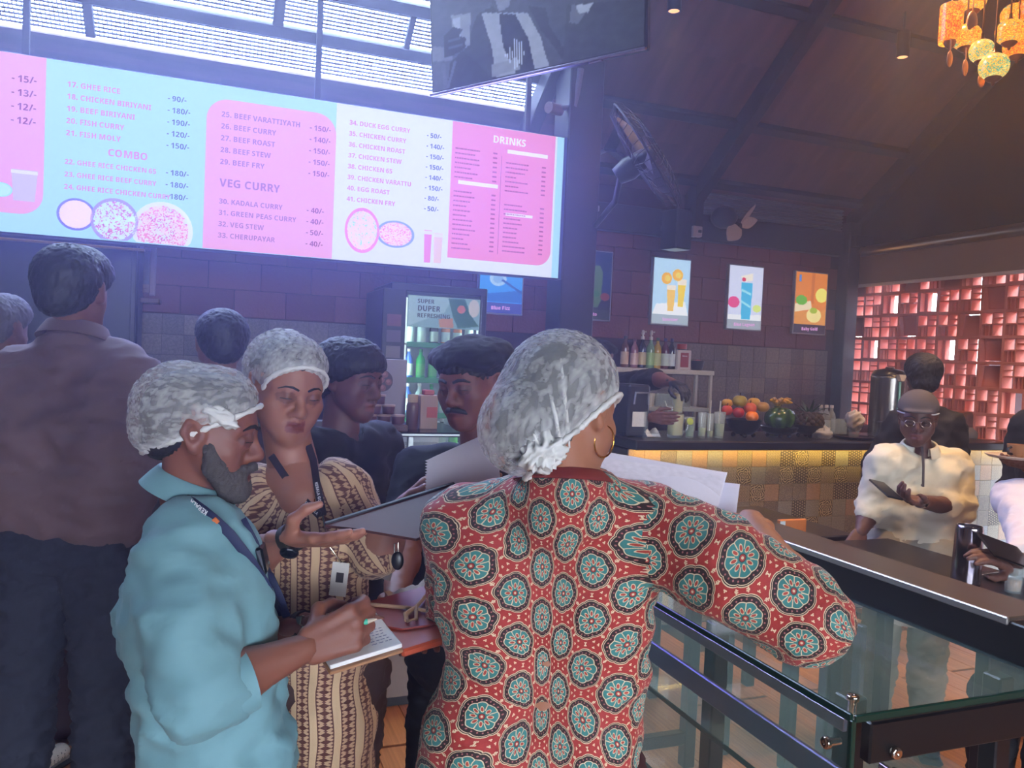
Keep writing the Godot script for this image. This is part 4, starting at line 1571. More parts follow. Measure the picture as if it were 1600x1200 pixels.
func television() -> void:
	var a := at(672, 150, 3.65)
	var b := at(1009, 77, 2.99)
	b.y = a.y
	var x := (b - a).normalized()
	var y := Vector3(0, 1, 0).rotated(x, 0.10)
	var z := x.cross(y).normalized()
	var L := (b - a).length()
	var H := L * 0.565
	var base := Transform3D(Basis(x, y, z), a)
	var t := thing("television", "large flat screen showing a grey picture of a suited man holding a glass", "television", a)
	var m := Mb.new()
	m.xf = base
	m.box(Vector3(L / 2, H / 2, -0.025), Vector3(L, H, 0.03), 0.006)
	m.box(Vector3(L / 2, H * 0.4, -0.055), Vector3(L * 0.7, H * 0.55, 0.035), 0.01)
	obj("casing", m, M("tv black", Color(0.05, 0.05, 0.06), 0.35), t)
	var bz := Mb.new()
	bz.xf = base
	bz.box(Vector3(L / 2, 0.004, -0.004), Vector3(L, 0.012, 0.016), 0.003)
	bz.box(Vector3(L * 0.8, -0.006, -0.004), Vector3(0.06, 0.008, 0.012), 0.002)
	obj("bottom_bezel", bz, M("tv silver", Color(0.75, 0.7, 0.78), 0.25, 0.8), t)
	var g := func(k: float) -> Color: return Color(k * 0.9, k * 0.97, k * 1.06)
	var sh := [
		[g.call(0.36), 0, 0, 0.33, 0, 0.30, 0.3, 0.28, 0.75, 0.3, 1, 0, 1], [g.call(0.52), 0, 0.52, 0.12, 0.55, 0.11, 0.70, 0, 0.68],
		[g.call(0.22), 0.25, 0.2, 0.33, 0.1, 0.38, 0.25, 0.40, 0.55, 0.36, 1, 0.14, 1, 0.10, 0.85, 0.18, 0.6],
		[g.call(0.17), 0.10, 0.72, 0.17, 0.6, 0.30, 0.92, 0.31, 1, 0.08, 1],
		[g.call(0.70), 0.27, 0.18, 0.50, 0.2, 0.56, 0.55, 0.58, 0.8, 0.6, 1, 0.34, 1, 0.32, 0.6], [g.call(0.15), 0.36, 0.2, 0.44, 0.22, 0.50, 0.55, 0.53, 1, 0.44, 1, 0.38, 0.62],
		[g.call(0.62), 0.32, 0.82, 0.45, 0.79, 0.46, 0.95, 0.32, 0.98], [g.call(0.20), 0.50, 0.1, 0.68, 0.2, 0.70, 0.55, 0.66, 0.95, 0.62, 0.72, 0.56, 0.45],
		[g.call(0.30), 0.58, 0.05, 0.70, 0.2, 0.69, 0.5, 0.66, 0.75, 0.60, 0.4], [g.call(0.24), 0.68, 0.1, 1, 0, 1, 1, 0.66, 1],
		[g.call(0.45), 0.70, 0.1, 0.78, 0.12, 0.73, 0.42, 0.69, 0.38], [g.call(0.72), 0.72, 0.12, 0.80, 0.05, 0.77, 0.24, 0.73, 0.24],
		[g.call(0.56), 0.34, 0.0, 0.42, 0.0, 0.41, 0.12, 0.36, 0.18], [g.call(0.62), 0.11, 0.20, 0.215, 0.18, 0.21, 0.56, 0.12, 0.6], [g.call(0.78), 0.12, 0.24, 0.16, 0.22, 0.16, 0.5, 0.13, 0.5],
		[g.call(0.14), 0.07, 0.42, 0.12, 0.33, 0.17, 0.36, 0.15, 0.44, 0.19, 0.46, 0.18, 0.52, 0.19, 0.56, 0.15, 0.62, 0.07, 0.66],
		[g.call(0.34), 0.09, 0.46, 0.16, 0.45, 0.16, 0.48, 0.09, 0.49], [g.call(0.34), 0.09, 0.54, 0.17, 0.52, 0.17, 0.55, 0.09, 0.57], [g.call(0.42), 0.05, 0.74, 0.07, 0.70, 0.08, 0.95, 0.06, 0.95], [g.call(0.4), 0.12, 0.7, 0.135, 0.72, 0.09, 1, 0.075, 1],
	]
	for i in 9:
		var hh: float = [0.02, 0.03, 0.10, 0.04, 0.20, 0.19, 0.15, 0.16, 0.03][i]
		var xx := 0.385 + i * 0.0115
		sh.append([g.call(0.95), xx, 0.74 - hh, xx + 0.005, 0.74 - hh, xx + 0.005, 0.74 + hh, xx, 0.74 + hh])
	for q in sh:
		for i in range(2, q.size(), 2):
			var v0: float = 0.30 + 0.42 * q[i - 1]
			q[i] = v0 + (1.0 - v0) * q[i]
	var s := Mb.new()
	s.xf = base
	s.face([Vector3(0.012, 0.018, -0.0085), Vector3(L - 0.012, 0.018, -0.0085), Vector3(L - 0.012, H - 0.012, -0.0085), Vector3(0.012, H - 0.012, -0.0085)], [Vector2(0, 1), Vector2(1, 1), Vector2(1, 0), Vector2(0, 0)])
	obj("screen", s, lit_print("tv picture", poly_img(176, 99, g.call(0.30), sh, 0.05), 0.8), t)
	for u in [0.3, 0.7]:
		var arm := Mb.new()
		var back := base * Vector3(L * u, H * 0.55, -0.07)
		arm.tube([back, back + Vector3(0, 0.3, -0.02), Vector3(back.x, roof_y(back.z) - 0.02, back.z - 0.02)], 0.016, 8)
		obj("hanging_rod", arm, M("tv black", Color(0.05, 0.05, 0.06), 0.35), t)
	area_light("screen_light", base * Vector3(L / 2, H / 2, 0.01), Vector2(L * 0.95, H * 0.95), z, Color(0.75, 0.85, 1.0), 0.12)

func drink_posters() -> void:
	var W := Color(0.97, 0.98, 1.0)
	var plans := [
		["blue drink", 1.81, Color(0.20, 0.62, 0.93), [[Color(0.10, 0.45, 0.80), 0, 0.75, 1, 0.66, 1, 0.84, 0, 0.84], [W, 0.42, 0.0, 0.46, 0.0, 0.46, 0.46, 0.42, 0.46], disc(Color(0.72, 0.86, 0.95), 0.42, 0.52, 0.2, 0.10), disc(Color(0.55, 0.75, 0.9), 0.42, 0.52, 0.12, 0.06), [Color(0.08, 0.35, 0.7), 0.5, 0.54, 0.53, 0.52, 1, 0.68, 1, 0.72]], Color(0.28, 0.34, 0.72), "Blue Fizz", 1.0, "lit poster of a blue drink partly hidden behind the menu board"],
		["mojito", 2.55, Color(0.16, 0.30, 0.55), [[Color(0.12, 0.14, 0.25), 0, 0.8, 1, 0.7, 1, 0.86, 0, 0.86], [Color(0.45, 0.62, 0.42), 0.30, 0.30, 0.36, 0.22, 0.70, 0.2, 0.78, 0.3, 0.76, 0.72, 0.68, 0.82, 0.3, 0.82], [Color(0.62, 0.76, 0.45), 0.36, 0.32, 0.5, 0.28, 0.52, 0.75, 0.38, 0.76], disc(Color(0.3, 0.6, 0.35), 0.6, 0.62, 0.12, 0.05), [W, 0.40, 0.1, 0.44, 0.1, 0.5, 0.36, 0.46, 0.36], disc(Color(0.7, 0.3, 0.3), 0.86, 0.66, 0.12, 0.06)], Color(0.30, 0.33, 0.36), "Mojito", 0.42, "dim poster of a green mint drink beside the dark column"],
		["orange", 3.265, Color(0.74, 0.88, 0.98), [[W, 0.1, 0.7, 0.9, 0.64, 1, 0.86, 0, 0.86], [Color(1.0, 0.80, 0.35), 0.38, 0.46, 0.62, 0.46, 0.58, 0.80, 0.42, 0.80], [Color(1.0, 0.85, 0.2), 0.68, 0.38, 0.90, 0.38, 0.84, 0.72, 0.70, 0.72], [Color(0.98, 0.93, 0.85), 0.37, 0.40, 0.62, 0.40, 0.62, 0.47, 0.37, 0.47], [Color(0.98, 0.93, 0.85), 0.67, 0.3, 0.91, 0.3, 0.91, 0.39, 0.67, 0.39], disc(Color(1.0, 0.72, 0.1), 0.36, 0.30, 0.14, 0.09), disc(Color(1.0, 0.85, 0.3), 0.38, 0.30, 0.08, 0.05), disc(Color(1.0, 0.74, 0.1), 0.66, 0.24, 0.15, 0.09), disc(Color(1.0, 0.86, 0.35), 0.68, 0.24, 0.08, 0.05)], Color(0.74, 0.80, 0.84), "Sunriser", 1.15, "lit poster of two orange drinks with orange slices, on a pale blue ground"],
		["blue glass", 3.985, Color(0.86, 0.88, 0.98), [[W, 0, 0.78, 1, 0.76, 1, 0.86, 0, 0.86], [Color(0.25, 0.74, 0.92), 0.36, 0.26, 0.70, 0.26, 0.67, 0.84, 0.40, 0.84], [Color(0.62, 0.90, 0.98), 0.38, 0.36, 0.66, 0.42, 0.66, 0.46, 0.38, 0.40], [Color(0.62, 0.90, 0.98), 0.38, 0.54, 0.66, 0.62, 0.66, 0.66, 0.38, 0.58], [Color(0.99, 0.95, 0.88), 0.34, 0.16, 0.70, 0.10, 0.70, 0.22, 0.4, 0.25], disc(Color(0.9, 0.2, 0.35), 0.43, 0.21, 0.06, 0.03), disc(Color(0.93, 0.3, 0.55), 0.16, 0.58, 0.17, 0.09), disc(Color(0.88, 0.94, 0.5), 0.86, 0.66, 0.13, 0.06)], Color(0.70, 0.73, 0.78), "Blue Lagoon", 1.15, "lit poster of a tall blue drink with pink fruit beside it"],
		["yellow", 4.668, Color(0.94, 0.55, 0.18), [[Color(0.86, 0.46, 0.14), 0.5, 0, 0.6, 0, 0.6, 0.5, 0.5, 0.5], [Color(0.98, 0.90, 0.75), 0, 0.52, 0.5, 0.46, 0.55, 0.6, 0, 0.66], [Color(0.93, 0.62, 0.25), 0, 0.66, 1, 0.6, 1, 0.86, 0, 0.86], disc(Color(0.4, 0.74, 0.2), 0.2, 0.46, 0.18, 0.08), disc(Color(1.0, 0.95, 0.45), 0.84, 0.36, 0.2, 0.12), disc(Color(1.0, 0.92, 0.6), 0.62, 0.70, 0.24, 0.12), disc(Color(0.7, 0.8, 0.2), 0.6, 0.62, 0.12, 0.05), [Color(0.35, 0.55, 0.9), 0.1, 0.05, 0.16, 0.05, 0.16, 0.16, 0.1, 0.16]], Color(0.22, 0.18, 0.26), "Baby Gold", 1.1, "lit poster of yellow drinks with lime on an orange ground, beside the corner column"],
	]
	for i in plans.size():
		var p: Array = plans[i]
		var x0: float = p[1]
		var c := Vector3(x0 + 0.178, 2.185, -5.57)
		var t := thing("drink_poster", p[7], "poster", c + Vector3(0, -0.27, -0.03), 0.0, "lit drink posters on the brick-red wall")
		var b := Mb.new()
		b.box(c + Vector3(0, 0, -0.012), Vector3(0.358, 0.545, 0.036), 0.004)
		obj("frame", b, M("poster frame", Color(0.7, 0.72, 0.75), 0.35, 0.6), t)
		var im := poly_img(72, 108, p[2], p[3], 0.03, 30 + i)
		var f := Mb.new()
		f.face([c + Vector3(-0.168, -0.262, 0.008), c + Vector3(0.168, -0.262, 0.008), c + Vector3(0.168, 0.262, 0.008), c + Vector3(-0.168, 0.262, 0.008)], [Vector2(0, 1), Vector2(1, 1), Vector2(1, 0), Vector2(0, 0)])
		obj("lit_sheet", f, lit_print("poster " + p[0], im, p[6]), t)
		var s := Mb.new()
		s.box(c + Vector3(0, -0.224, 0.009), Vector3(0.336, 0.076, 0.003))
		obj("caption_band", s, glow("band " + p[0], p[4], p[6] * 0.8), t)
		var l := Mb.new()
		write(l, p[5], Transform3D(Basis().rotated(Vector3(0, 0, 1), 0.03), c + Vector3(0, -0.224, 0.011)), 0.026, 1, 0.002)
		obj("caption", l, glow("caption pink", Color(0.98, 0.70, 0.95), 1.0), t)
		area_light("poster_light", c + Vector3(0, 0, 0.02), Vector2(0.33, 0.52), Vector3(0, 0, 1), (p[2] as Color).lerp(Color.WHITE, 0.4), 0.045 * p[6])

func bottle_mesh(prof: Array) -> ArrayMesh:
	var b := Mb.new()
	b.lathe(prof, 14)
	return b.commit()

# a bottle of body, cap and label, h metres high and r wide
func bottle(called: String, label: String, p: Vector3, h: float, r: float, glass: Material, cap: Material, lab: Material, group: String, pump := false) -> Node3D:
	var t := thing(called, label, "bottle", p, 0.0, group)
	var b := Mb.new()
	b.lathe([Vector2(0, 0), Vector2(r * 0.9, 0), Vector2(r, h * 0.02), Vector2(r, h * 0.6), Vector2(r * 0.85, h * 0.7), Vector2(r * 0.38, h * 0.82), Vector2(r * 0.36, h * 0.93), Vector2(0, h * 0.93)], 14, p)
	obj("bottle_body", b, glass, t)
	var c := Mb.new()
	c.lathe([Vector2(r * 0.44, h * 0.9), Vector2(r * 0.44, h), Vector2(0, h)], 12, p)
	if pump:
		c.tube([p + Vector3.UP * h, p + Vector3.UP * h * 1.13, p + Vector3(r * 0.9, h * 1.15, 0)], 0.007, 7)
		c.lathe([Vector2(0, h * 1.06), Vector2(r * 0.4, h * 1.06), Vector2(r * 0.3, h * 1.2), Vector2(0, h * 1.2)], 10, p)
	obj("cap", c, cap, t)
	if lab:
		var l := Mb.new()
		l.lathe([Vector2(r * 1.015, h * 0.1), Vector2(r * 1.015, h * 0.5)], 14, p)
		obj("label", l, lab, t)
	return t

func bottle_cooler() -> void:
	var Z := -4.95
	var t := thing("bottle_cooler", "black upright bottle cooler with a lit glass door and green printed header", "cooler", Vector3(1.32, 0, -5.24))
	var bl := M("cooler black", Color(0.075, 0.085, 0.11), 0.45)
	var b := Mb.new()
	b.box(Vector3(1.065, 1.0, -5.25), Vector3(0.15, 2.0, 0.58), 0.006)
	b.box(Vector3(1.655, 1.0, -5.25), Vector3(0.05, 2.0, 0.58), 0.006)
	b.box(Vector3(1.36, 2.015, -5.25), Vector3(0.64, 0.05, 0.58), 0.006)
	b.box(Vector3(1.36, 0.3, -5.25), Vector3(0.56, 0.6, 0.56), 0.006)
	b.box(Vector3(1.36, 1.2, -5.53), Vector3(0.56, 1.6, 0.02))
	obj("cabinet", b, bl, t)
	var inn := Mb.new()
	inn.box(Vector3(1.385, 1.28, -5.5), Vector3(0.49, 1.4, 0.02))
	obj("lit_back", inn, M("cooler lining", Color(0.80, 0.86, 0.84), 0.5), t)
	for y in [0.98, 1.205, 1.43, 1.655]:
		var s := Mb.new()
		s.box(Vector3(1.385, y, -5.2), Vector3(0.49, 0.012, 0.5), 0.002)
		obj("shelf", s, M("shelf white", Color(0.8, 0.85, 0.83), 0.4), t)
		var f := Mb.new()
		f.box(Vector3(1.385, y - 0.002, Z + 0.004), Vector3(0.47, 0.034, 0.006), 0.002)
		obj("shelf_strip", f, M("green strip", Color(0.10, 0.66, 0.40), 0.35), t)
	var hd := Mb.new()
	hd.box(Vector3(1.385, 1.865, Z + 0.008), Vector3(0.48, 0.2, 0.008), 0.002)
	var sh := [[Color(0.75, 0.92, 0.92), 0, 0, 0.6, 0, 0.5, 0.5, 0, 1], [Color(0.10, 0.45, 0.32), 0.55, 0, 0.78, 0, 0.9, 0.6, 1, 0.9, 0.7, 1, 0.62, 0.6], disc(Color(0.96, 0.5, 0.4), 0.74, 0.36, 0.06, 0.14), disc(Color(0.98, 0.94, 0.86), 0.92, 0.3, 0.08, 0.3), [Color(0.92, 0.62, 0.35), 0.42, 0.72, 0.62, 0.68, 0.64, 1, 0.44, 1]]
	obj("header", hd, glow("cooler header", Color(0.62, 0.82, 0.80), 0.6), t)
	var hp := Mb.new()
	hp.face([Vector3(1.15, 1.77, Z + 0.0135), Vector3(1.62, 1.77, Z + 0.0135), Vector3(1.62, 1.962, Z + 0.0135), Vector3(1.15, 1.962, Z + 0.0135)], [Vector2(0, 1), Vector2(1, 1), Vector2(1, 0), Vector2(0, 0)])
	obj("header_print", hp, lit_print("header print", poly_img(96, 40, Color(0.60, 0.80, 0.80), sh), 0.65), t)
	var l := Mb.new()
	for i in 3:
		write(l, ["SUPER", "DUPER", "REFRESHING"][i], Transform3D(Basis(), Vector3(1.205, 1.93 - i * 0.045, Z + 0.017)), [0.026, 0.034, 0.026][i], 0, 0.002)
	obj("header_lettering", l, M("ink dark", Color(0.05, 0.09, 0.12), 0.5), t)
	var d := Mb.new()
	d.box(Vector3(1.385, 1.28, Z + 0.02), Vector3(0.5, 1.4, 0.006))
	obj("door_glass", d, M("pane", Color(0.75, 0.92, 0.88, 0.08), 0.05, 0.0, {"transparency": BaseMaterial3D.TRANSPARENCY_ALPHA}), t)
	for i in 3:
		var s := Mb.new()
		s.box(Vector3(1.065, 1.8 - i * 0.1, -4.955), Vector3(0.09, 0.075, 0.004))
		obj("sticker", s, M("sticker %d" % i, [Color(0.5, 0.3, 0.3), Color(0.38, 0.33, 0.35), Color(0.5, 0.47, 0.44)][i], 0.5), t)
	for x in [1.145, 1.625]:      # upright lamps inside the door frame
		var cl := Mb.new()
		cl.box(Vector3(x, 1.3, -4.975), Vector3(0.012, 1.3, 0.012), 0.002)
		obj("cooler_lamp", cl, glow("cooler lamp", Color(0.9, 1.0, 0.96), 1.6), t)
		area_light("cooler_light", Vector3(x + (0.01 if x < 1.4 else -0.01), 1.3, -4.975), Vector2(0.012, 1.3), Vector3(1 if x < 1.4 else -1, 0, -0.9), Color(0.88, 1.0, 0.95), 0.16)
	var green := M("green bottle", Color(0.12, 0.70, 0.32), 0.15)
	var clear := M("clear bottle", Color(0.78, 0.88, 0.88), 0.12)
	var cola := M("cola bottle", Color(0.10, 0.06, 0.05), 0.12)
	var oran := M("orange bottle", Color(0.90, 0.52, 0.20), 0.15)
	var blue := M("blue bottle", Color(0.25, 0.42, 0.80), 0.15)
	var cg := M("cap green", Color(0.1, 0.5, 0.2), 0.4)
	var cw := M("cap white", Color(0.85, 0.85, 0.85), 0.4)
	var lw := M("label pale", Color(0.80, 0.90, 0.84), 0.5)
	var lg := M("label green", Color(0.35, 0.72, 0.35), 0.5)
	var kinds := [[green, cg, lg, "green"], [clear, cw, lw, "clear"], [cola, cw, lw, "dark"], [oran, cw, lw, "orange"], [blue, cw, lw, "blue"]]
	var plan := [[0, 0, 0, 2, 0, 0], [4, 1, 0, 1, 2, 2], [4, 0, 0, 0, 1, 3], [1, 1, 2, 3, 3, 1]]
	var row := ["lowest", "second", "third", "top"]
	for j in 4:
		for i in 6:
			var k: Array = kinds[plan[j][i]]
			bottle("drink_bottle", "%s drink bottle, %s from the left on the %s shelf of the bottle cooler" % [k[3], ["first", "second", "third", "fourth", "fifth", "sixth"][i], row[j]], Vector3(1.185 + i * 0.08, [0.986, 1.211, 1.436, 1.661][j], -5.03), 0.165 if j == 3 else 0.19, 0.03, k[0], k[1], k[2], "%s bottles on the %s cooler shelf" % [k[3], row[j]])

func back_shelf() -> void:
	var Z := -5.3
	var t := thing("bar_shelf", "white framed two-tier shelf behind the bar holding syrup bottles and glasses", "shelf", Vector3(3.15, 0, Z))
	var wh := M("shelf cream", Color(0.82, 0.80, 0.76), 0.45)
	var b := Mb.new()
	b.box(Vector3(3.1, 1.545, Z), Vector3(1.06, 0.035, 0.24), 0.004)
	obj("top_board", b, wh, t)
	var c := Mb.new()
	c.box(Vector3(3.05, 1.26, Z), Vector3(1.1, 0.03, 0.24), 0.004)
	obj("lower_board", c, M("shelf white", Color(0.8, 0.85, 0.83), 0.4), t)
	for x in [2.6, 3.61]:
		for z in [Z - 0.1, Z + 0.1]:
			var l := Mb.new()
			l.box(Vector3(x, 0.78, z), Vector3(0.025, 1.56, 0.025), 0.003)
			obj("leg", l, wh, t)
	var specs := [
		[975, Color(0.45, 0.32, 0.30), 0.03, Color(0.15, 0.12, 0.14), Color(0.86, 0.76, 0.66), 0.235, false, "brown syrup bottle with cream label nearest the barista's cap"],
		[990, Color(0.60, 0.40, 0.44), 0.03, Color(0.4, 0.2, 0.28), Color(0.88, 0.78, 0.72), 0.22, false, "pink syrup bottle with cream label, second in the shelf row"],
		[1002, Color(0.10, 0.10, 0.14), 0.032, Color(0.8, 0.78, 0.74), Color(0.84, 0.80, 0.62), 0.24, true, "black syrup bottle with a pale pump top"],
		[1015, Color(0.45, 0.62, 0.45), 0.032, Color(0.80, 0.78, 0.72), Color(0.66, 0.82, 0.50), 0.24, true, "green syrup bottle with a pale pump top"],
		[1026, Color(0.78, 0.64, 0.16), 0.03, Color(0.16, 0.32, 0.20), Color(0.80, 0.84, 0.55), 0.235, false, "yellow syrup bottle with dark green cap"],
		[1038, Color(0.36, 0.10, 0.16), 0.031, Color(0.18, 0.16, 0.42), Color(0.80, 0.88, 0.84), 0.235, false, "maroon syrup bottle with violet cap"],
		[1048, Color(0.08, 0.09, 0.14), 0.03, Color(0.18, 0.16, 0.42), Color(0.84, 0.90, 0.90), 0.235, false, "black syrup bottle with violet cap, last of the syrup row"],
	]
	for s in specs:
		var p := onz(s[0], 576, Z + 0.02)
		p.y = 1.5625
		bottle("syrup_bottle", s[7], p, s[5], s[2], M("syrup %d" % s[0], s[1], 0.12), M("syrup cap %d" % s[0], s[3], 0.4), M("syrup label %d" % s[0], s[4], 0.5), "syrup bottles on the white bar shelf", s[6])
	var can := thing("tin_can", "blue and red tin standing behind the small framed card on the bar shelf", "tin", onz(1064, 570, Z - 0.05))
	can.position.y = 1.5625
	gxf[can] = can.transform
	var cb := Mb.new()
	cb.lathe([Vector2(0, 0), Vector2(0.037, 0), Vector2(0.037, 0.16), Vector2(0, 0.16)], 16, can.position)
	obj("can_body", cb, M("tin blue", Color(0.14, 0.22, 0.36), 0.35), can)
	var c2 := Mb.new()
	c2.lathe([Vector2(0.039, 0.16), Vector2(0.039, 0.2), Vector2(0, 0.2)], 16, can.position)
	obj("lid", c2, M("tin red", Color(0.66, 0.18, 0.14), 0.4), can)
	var fp := onz(1067, 577, Z + 0.07)
	fp.y = 1.5625
	var f := thing("card_frame", "small white frame with a red menu card on the bar shelf", "frame", fp)
	var fb := Mb.new()
	fb.box(fp + Vector3(0, 0.075, 0), Vector3(0.12, 0.15, 0.03), 0.004)
	obj("frame", fb, M("frame white", Color(0.84, 0.82, 0.8), 0.5), f)
	var fc := Mb.new()
	fc.box(fp + Vector3(0, 0.075, 0.0155), Vector3(0.07, 0.11, 0.004))
	obj("card", fc, M("card red", Color(0.62, 0.22, 0.22), 0.5), f)
	var fl := Mb.new()
	write(fl, "Menu", Transform3D(Basis(), fp + Vector3(0, 0.105, 0.018)), 0.012, 1, 0.001)
	obj("card_print", fl, M("cap white", Color(0.85, 0.85, 0.85), 0.4), f)
	var bp := onz(1089, 578, Z + 0.03)
	bp.y = 1.5625
	var bw := thing("black_bowl", "small black bowl with something red in it at the end of the bar shelf", "bowl", bp)
	var bb := Mb.new()
	bb.lathe([Vector2(0, 0), Vector2(0.04, 0), Vector2(0.055, 0.075), Vector2(0.05, 0.075), Vector2(0.036, 0.01), Vector2(0, 0.01)], 18, bp)
	obj("bowl_body", bb, M("bowl black", Color(0.07, 0.07, 0.085), 0.35), bw)
	var br := Mb.new()
	br.lathe([Vector2(0.0, 0.07), Vector2(0.046, 0.066)], 14, bp)
	br.lathe([Vector2(0.046, 0.062), Vector2(0.03, 0.078), Vector2(0.0, 0.084)], 14, bp)
	obj("contents", br, M("tin red", Color(0.66, 0.18, 0.14), 0.4), bw)
	# tumblers and a cup on the lower board
	var cx := [1016, 1029, 1038, 1048, 1073]
	for i in 5:
		var p := onz(cx[i], 625, Z + 0.06)
		p.y = 1.275
		tumbler(p, 0.1, 0.035, "white cup on the lower tier of the bar shelf" if i == 0 else "clear tumbler, %s of four on the lower tier of the bar shelf" % ["", "first", "second", "third", "last"][i], "tumblers on the lower bar shelf", M("cup white", Color(0.88, 0.86, 0.8), 0.3) if i == 0 else null)

func glass_mat() -> StandardMaterial3D:
	return M("drinking glass", Color(0.86, 0.93, 0.92, 0.22), 0.04, 0.0, {"transparency": BaseMaterial3D.TRANSPARENCY_ALPHA})

func tumbler(p: Vector3, h: float, r: float, label: String, group := "", m = null, fill = null, level := 0.8) -> Node3D:
	var t := thing("tumbler" if m == null else "cup", label, "glass" if m == null else "cup", p, 0.0, group)
	var b := Mb.new()
	b.lathe([Vector2(0, 0), Vector2(r * 0.8, 0), Vector2(r, h), Vector2(r * 0.94, h), Vector2(r * 0.74, h * 0.07), Vector2(0, h * 0.07)], 18, p)
	obj("glass_body", b, m if m else glass_mat(), t)
	if fill:
		var f := Mb.new()
		f.lathe([Vector2(0, h * 0.08), Vector2(r * 0.73, h * 0.08), Vector2(r * (0.74 + 0.19 * level), h * level), Vector2(0, h * level)], 16, p)
		obj("drink", f, fill, t)
	return t

func shrine() -> void:
	var Z := -5.56
	var p := onz(208, 468, Z)
	var t := thing("wall_shrine", "small wall shrine with a framed golden picture, lit orange by a lamp", "shrine", p)
	var wd := M("shrine wood", Color(0.50, 0.36, 0.26), 0.5)
	var a := onz(178, 455, Z)
	var b := onz(243, 388, Z)
	var f := Mb.new()
	for s in [[a.x, b.x, a.y, a.y + 0.03], [a.x, b.x, b.y - 0.02, b.y], [a.x, a.x + 0.02, a.y, b.y], [b.x - 0.02, b.x, a.y, b.y]]:
		f.box(Vector3((s[0] + s[1]) / 2, (s[2] + s[3]) / 2, Z + 0.01), Vector3(s[1] - s[0], s[3] - s[2], 0.03), 0.003)
	obj("frame", f, wd, t)
	var im := poly_img(48, 56, Color(0.22, 0.17, 0.24), [[Color(0.5, 0.36, 0.28), 0.1, 0.8, 0.9, 0.8, 0.9, 0.95, 0.1, 0.95], [Color(0.85, 0.52, 0.3), 0.42, 0.2, 0.58, 0.2, 0.66, 0.8, 0.36, 0.8], disc(Color(0.9, 0.62, 0.4), 0.5, 0.2, 0.07, 0.07), disc(Color(0.35, 0.4, 0.6), 0.5, 0.8, 0.2, 0.06)], 0.1)
	var q := Mb.new()
	q.face([Vector3(a.x, a.y, Z), Vector3(b.x, a.y, Z), Vector3(b.x, b.y, Z), Vector3(a.x, b.y, Z)], [Vector2(0, 1), Vector2(1, 1), Vector2(1, 0), Vector2(0, 0)])
	obj("picture", q, textured("shrine picture", im, 0.4), t)
	var l := Mb.new()
	l.box(Vector3((a.x + b.x) / 2, a.y - 0.05, Z + 0.05), Vector3(b.x - a.x + 0.08, 0.03, 0.18), 0.004)
	obj("ledge", l, wd, t)
	var fl := Mb.new()
	var lp := Vector3((a.x + b.x) / 2 - 0.02, a.y - 0.035, Z + 0.08)
	fl.lathe([Vector2(0, 0), Vector2(0.02, 0.0), Vector2(0.032, 0.016), Vector2(0.028, 0.016), Vector2(0, 0.006)], 14, lp)
	var lo := obj("lamp_bowl", fl, M("brass", Color(0.75, 0.55, 0.25), 0.3, 0.9), t)
	var fm := Mb.new()
	fm.lathe([Vector2(0, 0.014), Vector2(0.012, 0.02), Vector2(0.014, 0.03), Vector2(0.005, 0.05), Vector2(0, 0.06)], 10, lp)
	obj("flame", fm, glow("flame", Color(1.0, 0.62, 0.15), 9.0), lo)
	omni("shrine_flame_light", lp + Vector3(0, 0.035, 0), Color(1.0, 0.55, 0.15), 0.06, 0.01)
	for x in [240, 153]:
		var top := onz(x, 378, Z + 0.03)
		var bot := onz(x - 2, 462, Z + 0.03)
		var v := Mb.new()
		v.box((top + bot) / 2, Vector3(0.036, top.y - bot.y, 0.03), 0.004)
		obj("upright", v, M("shrine trim", Color(0.60, 0.50, 0.50), 0.5), t)
	# brass rail in front of the dark kitchen
	var rl := thing("brass_rail", "pair of thin brass rails running under the menu board at the left", "rail", onz(60, 372, -5.2))
	for yy in [[366, 383], [373, 391]]:
		var r := Mb.new()
		var e := onz(225, yy[1], -5.2)
		r.tube([Vector3(-1.6, e.y, -5.2), Vector3(e.x, e.y, -5.2)], 0.009, 10)
		obj("rail", r, M("brass", Color(0.75, 0.55, 0.25), 0.3, 0.9), rl)
	var rr := Mb.new()
	var e2 := onz(225, 391, -5.2)
	for x in [-1.2, -0.42]:
		rr.tube([Vector3(x, e2.y, -5.2), Vector3(x, e2.y + 0.03, -5.52)], 0.008, 8)
	obj("bracket", rr, M("brass", Color(0.75, 0.55, 0.25), 0.3, 0.9), rl)

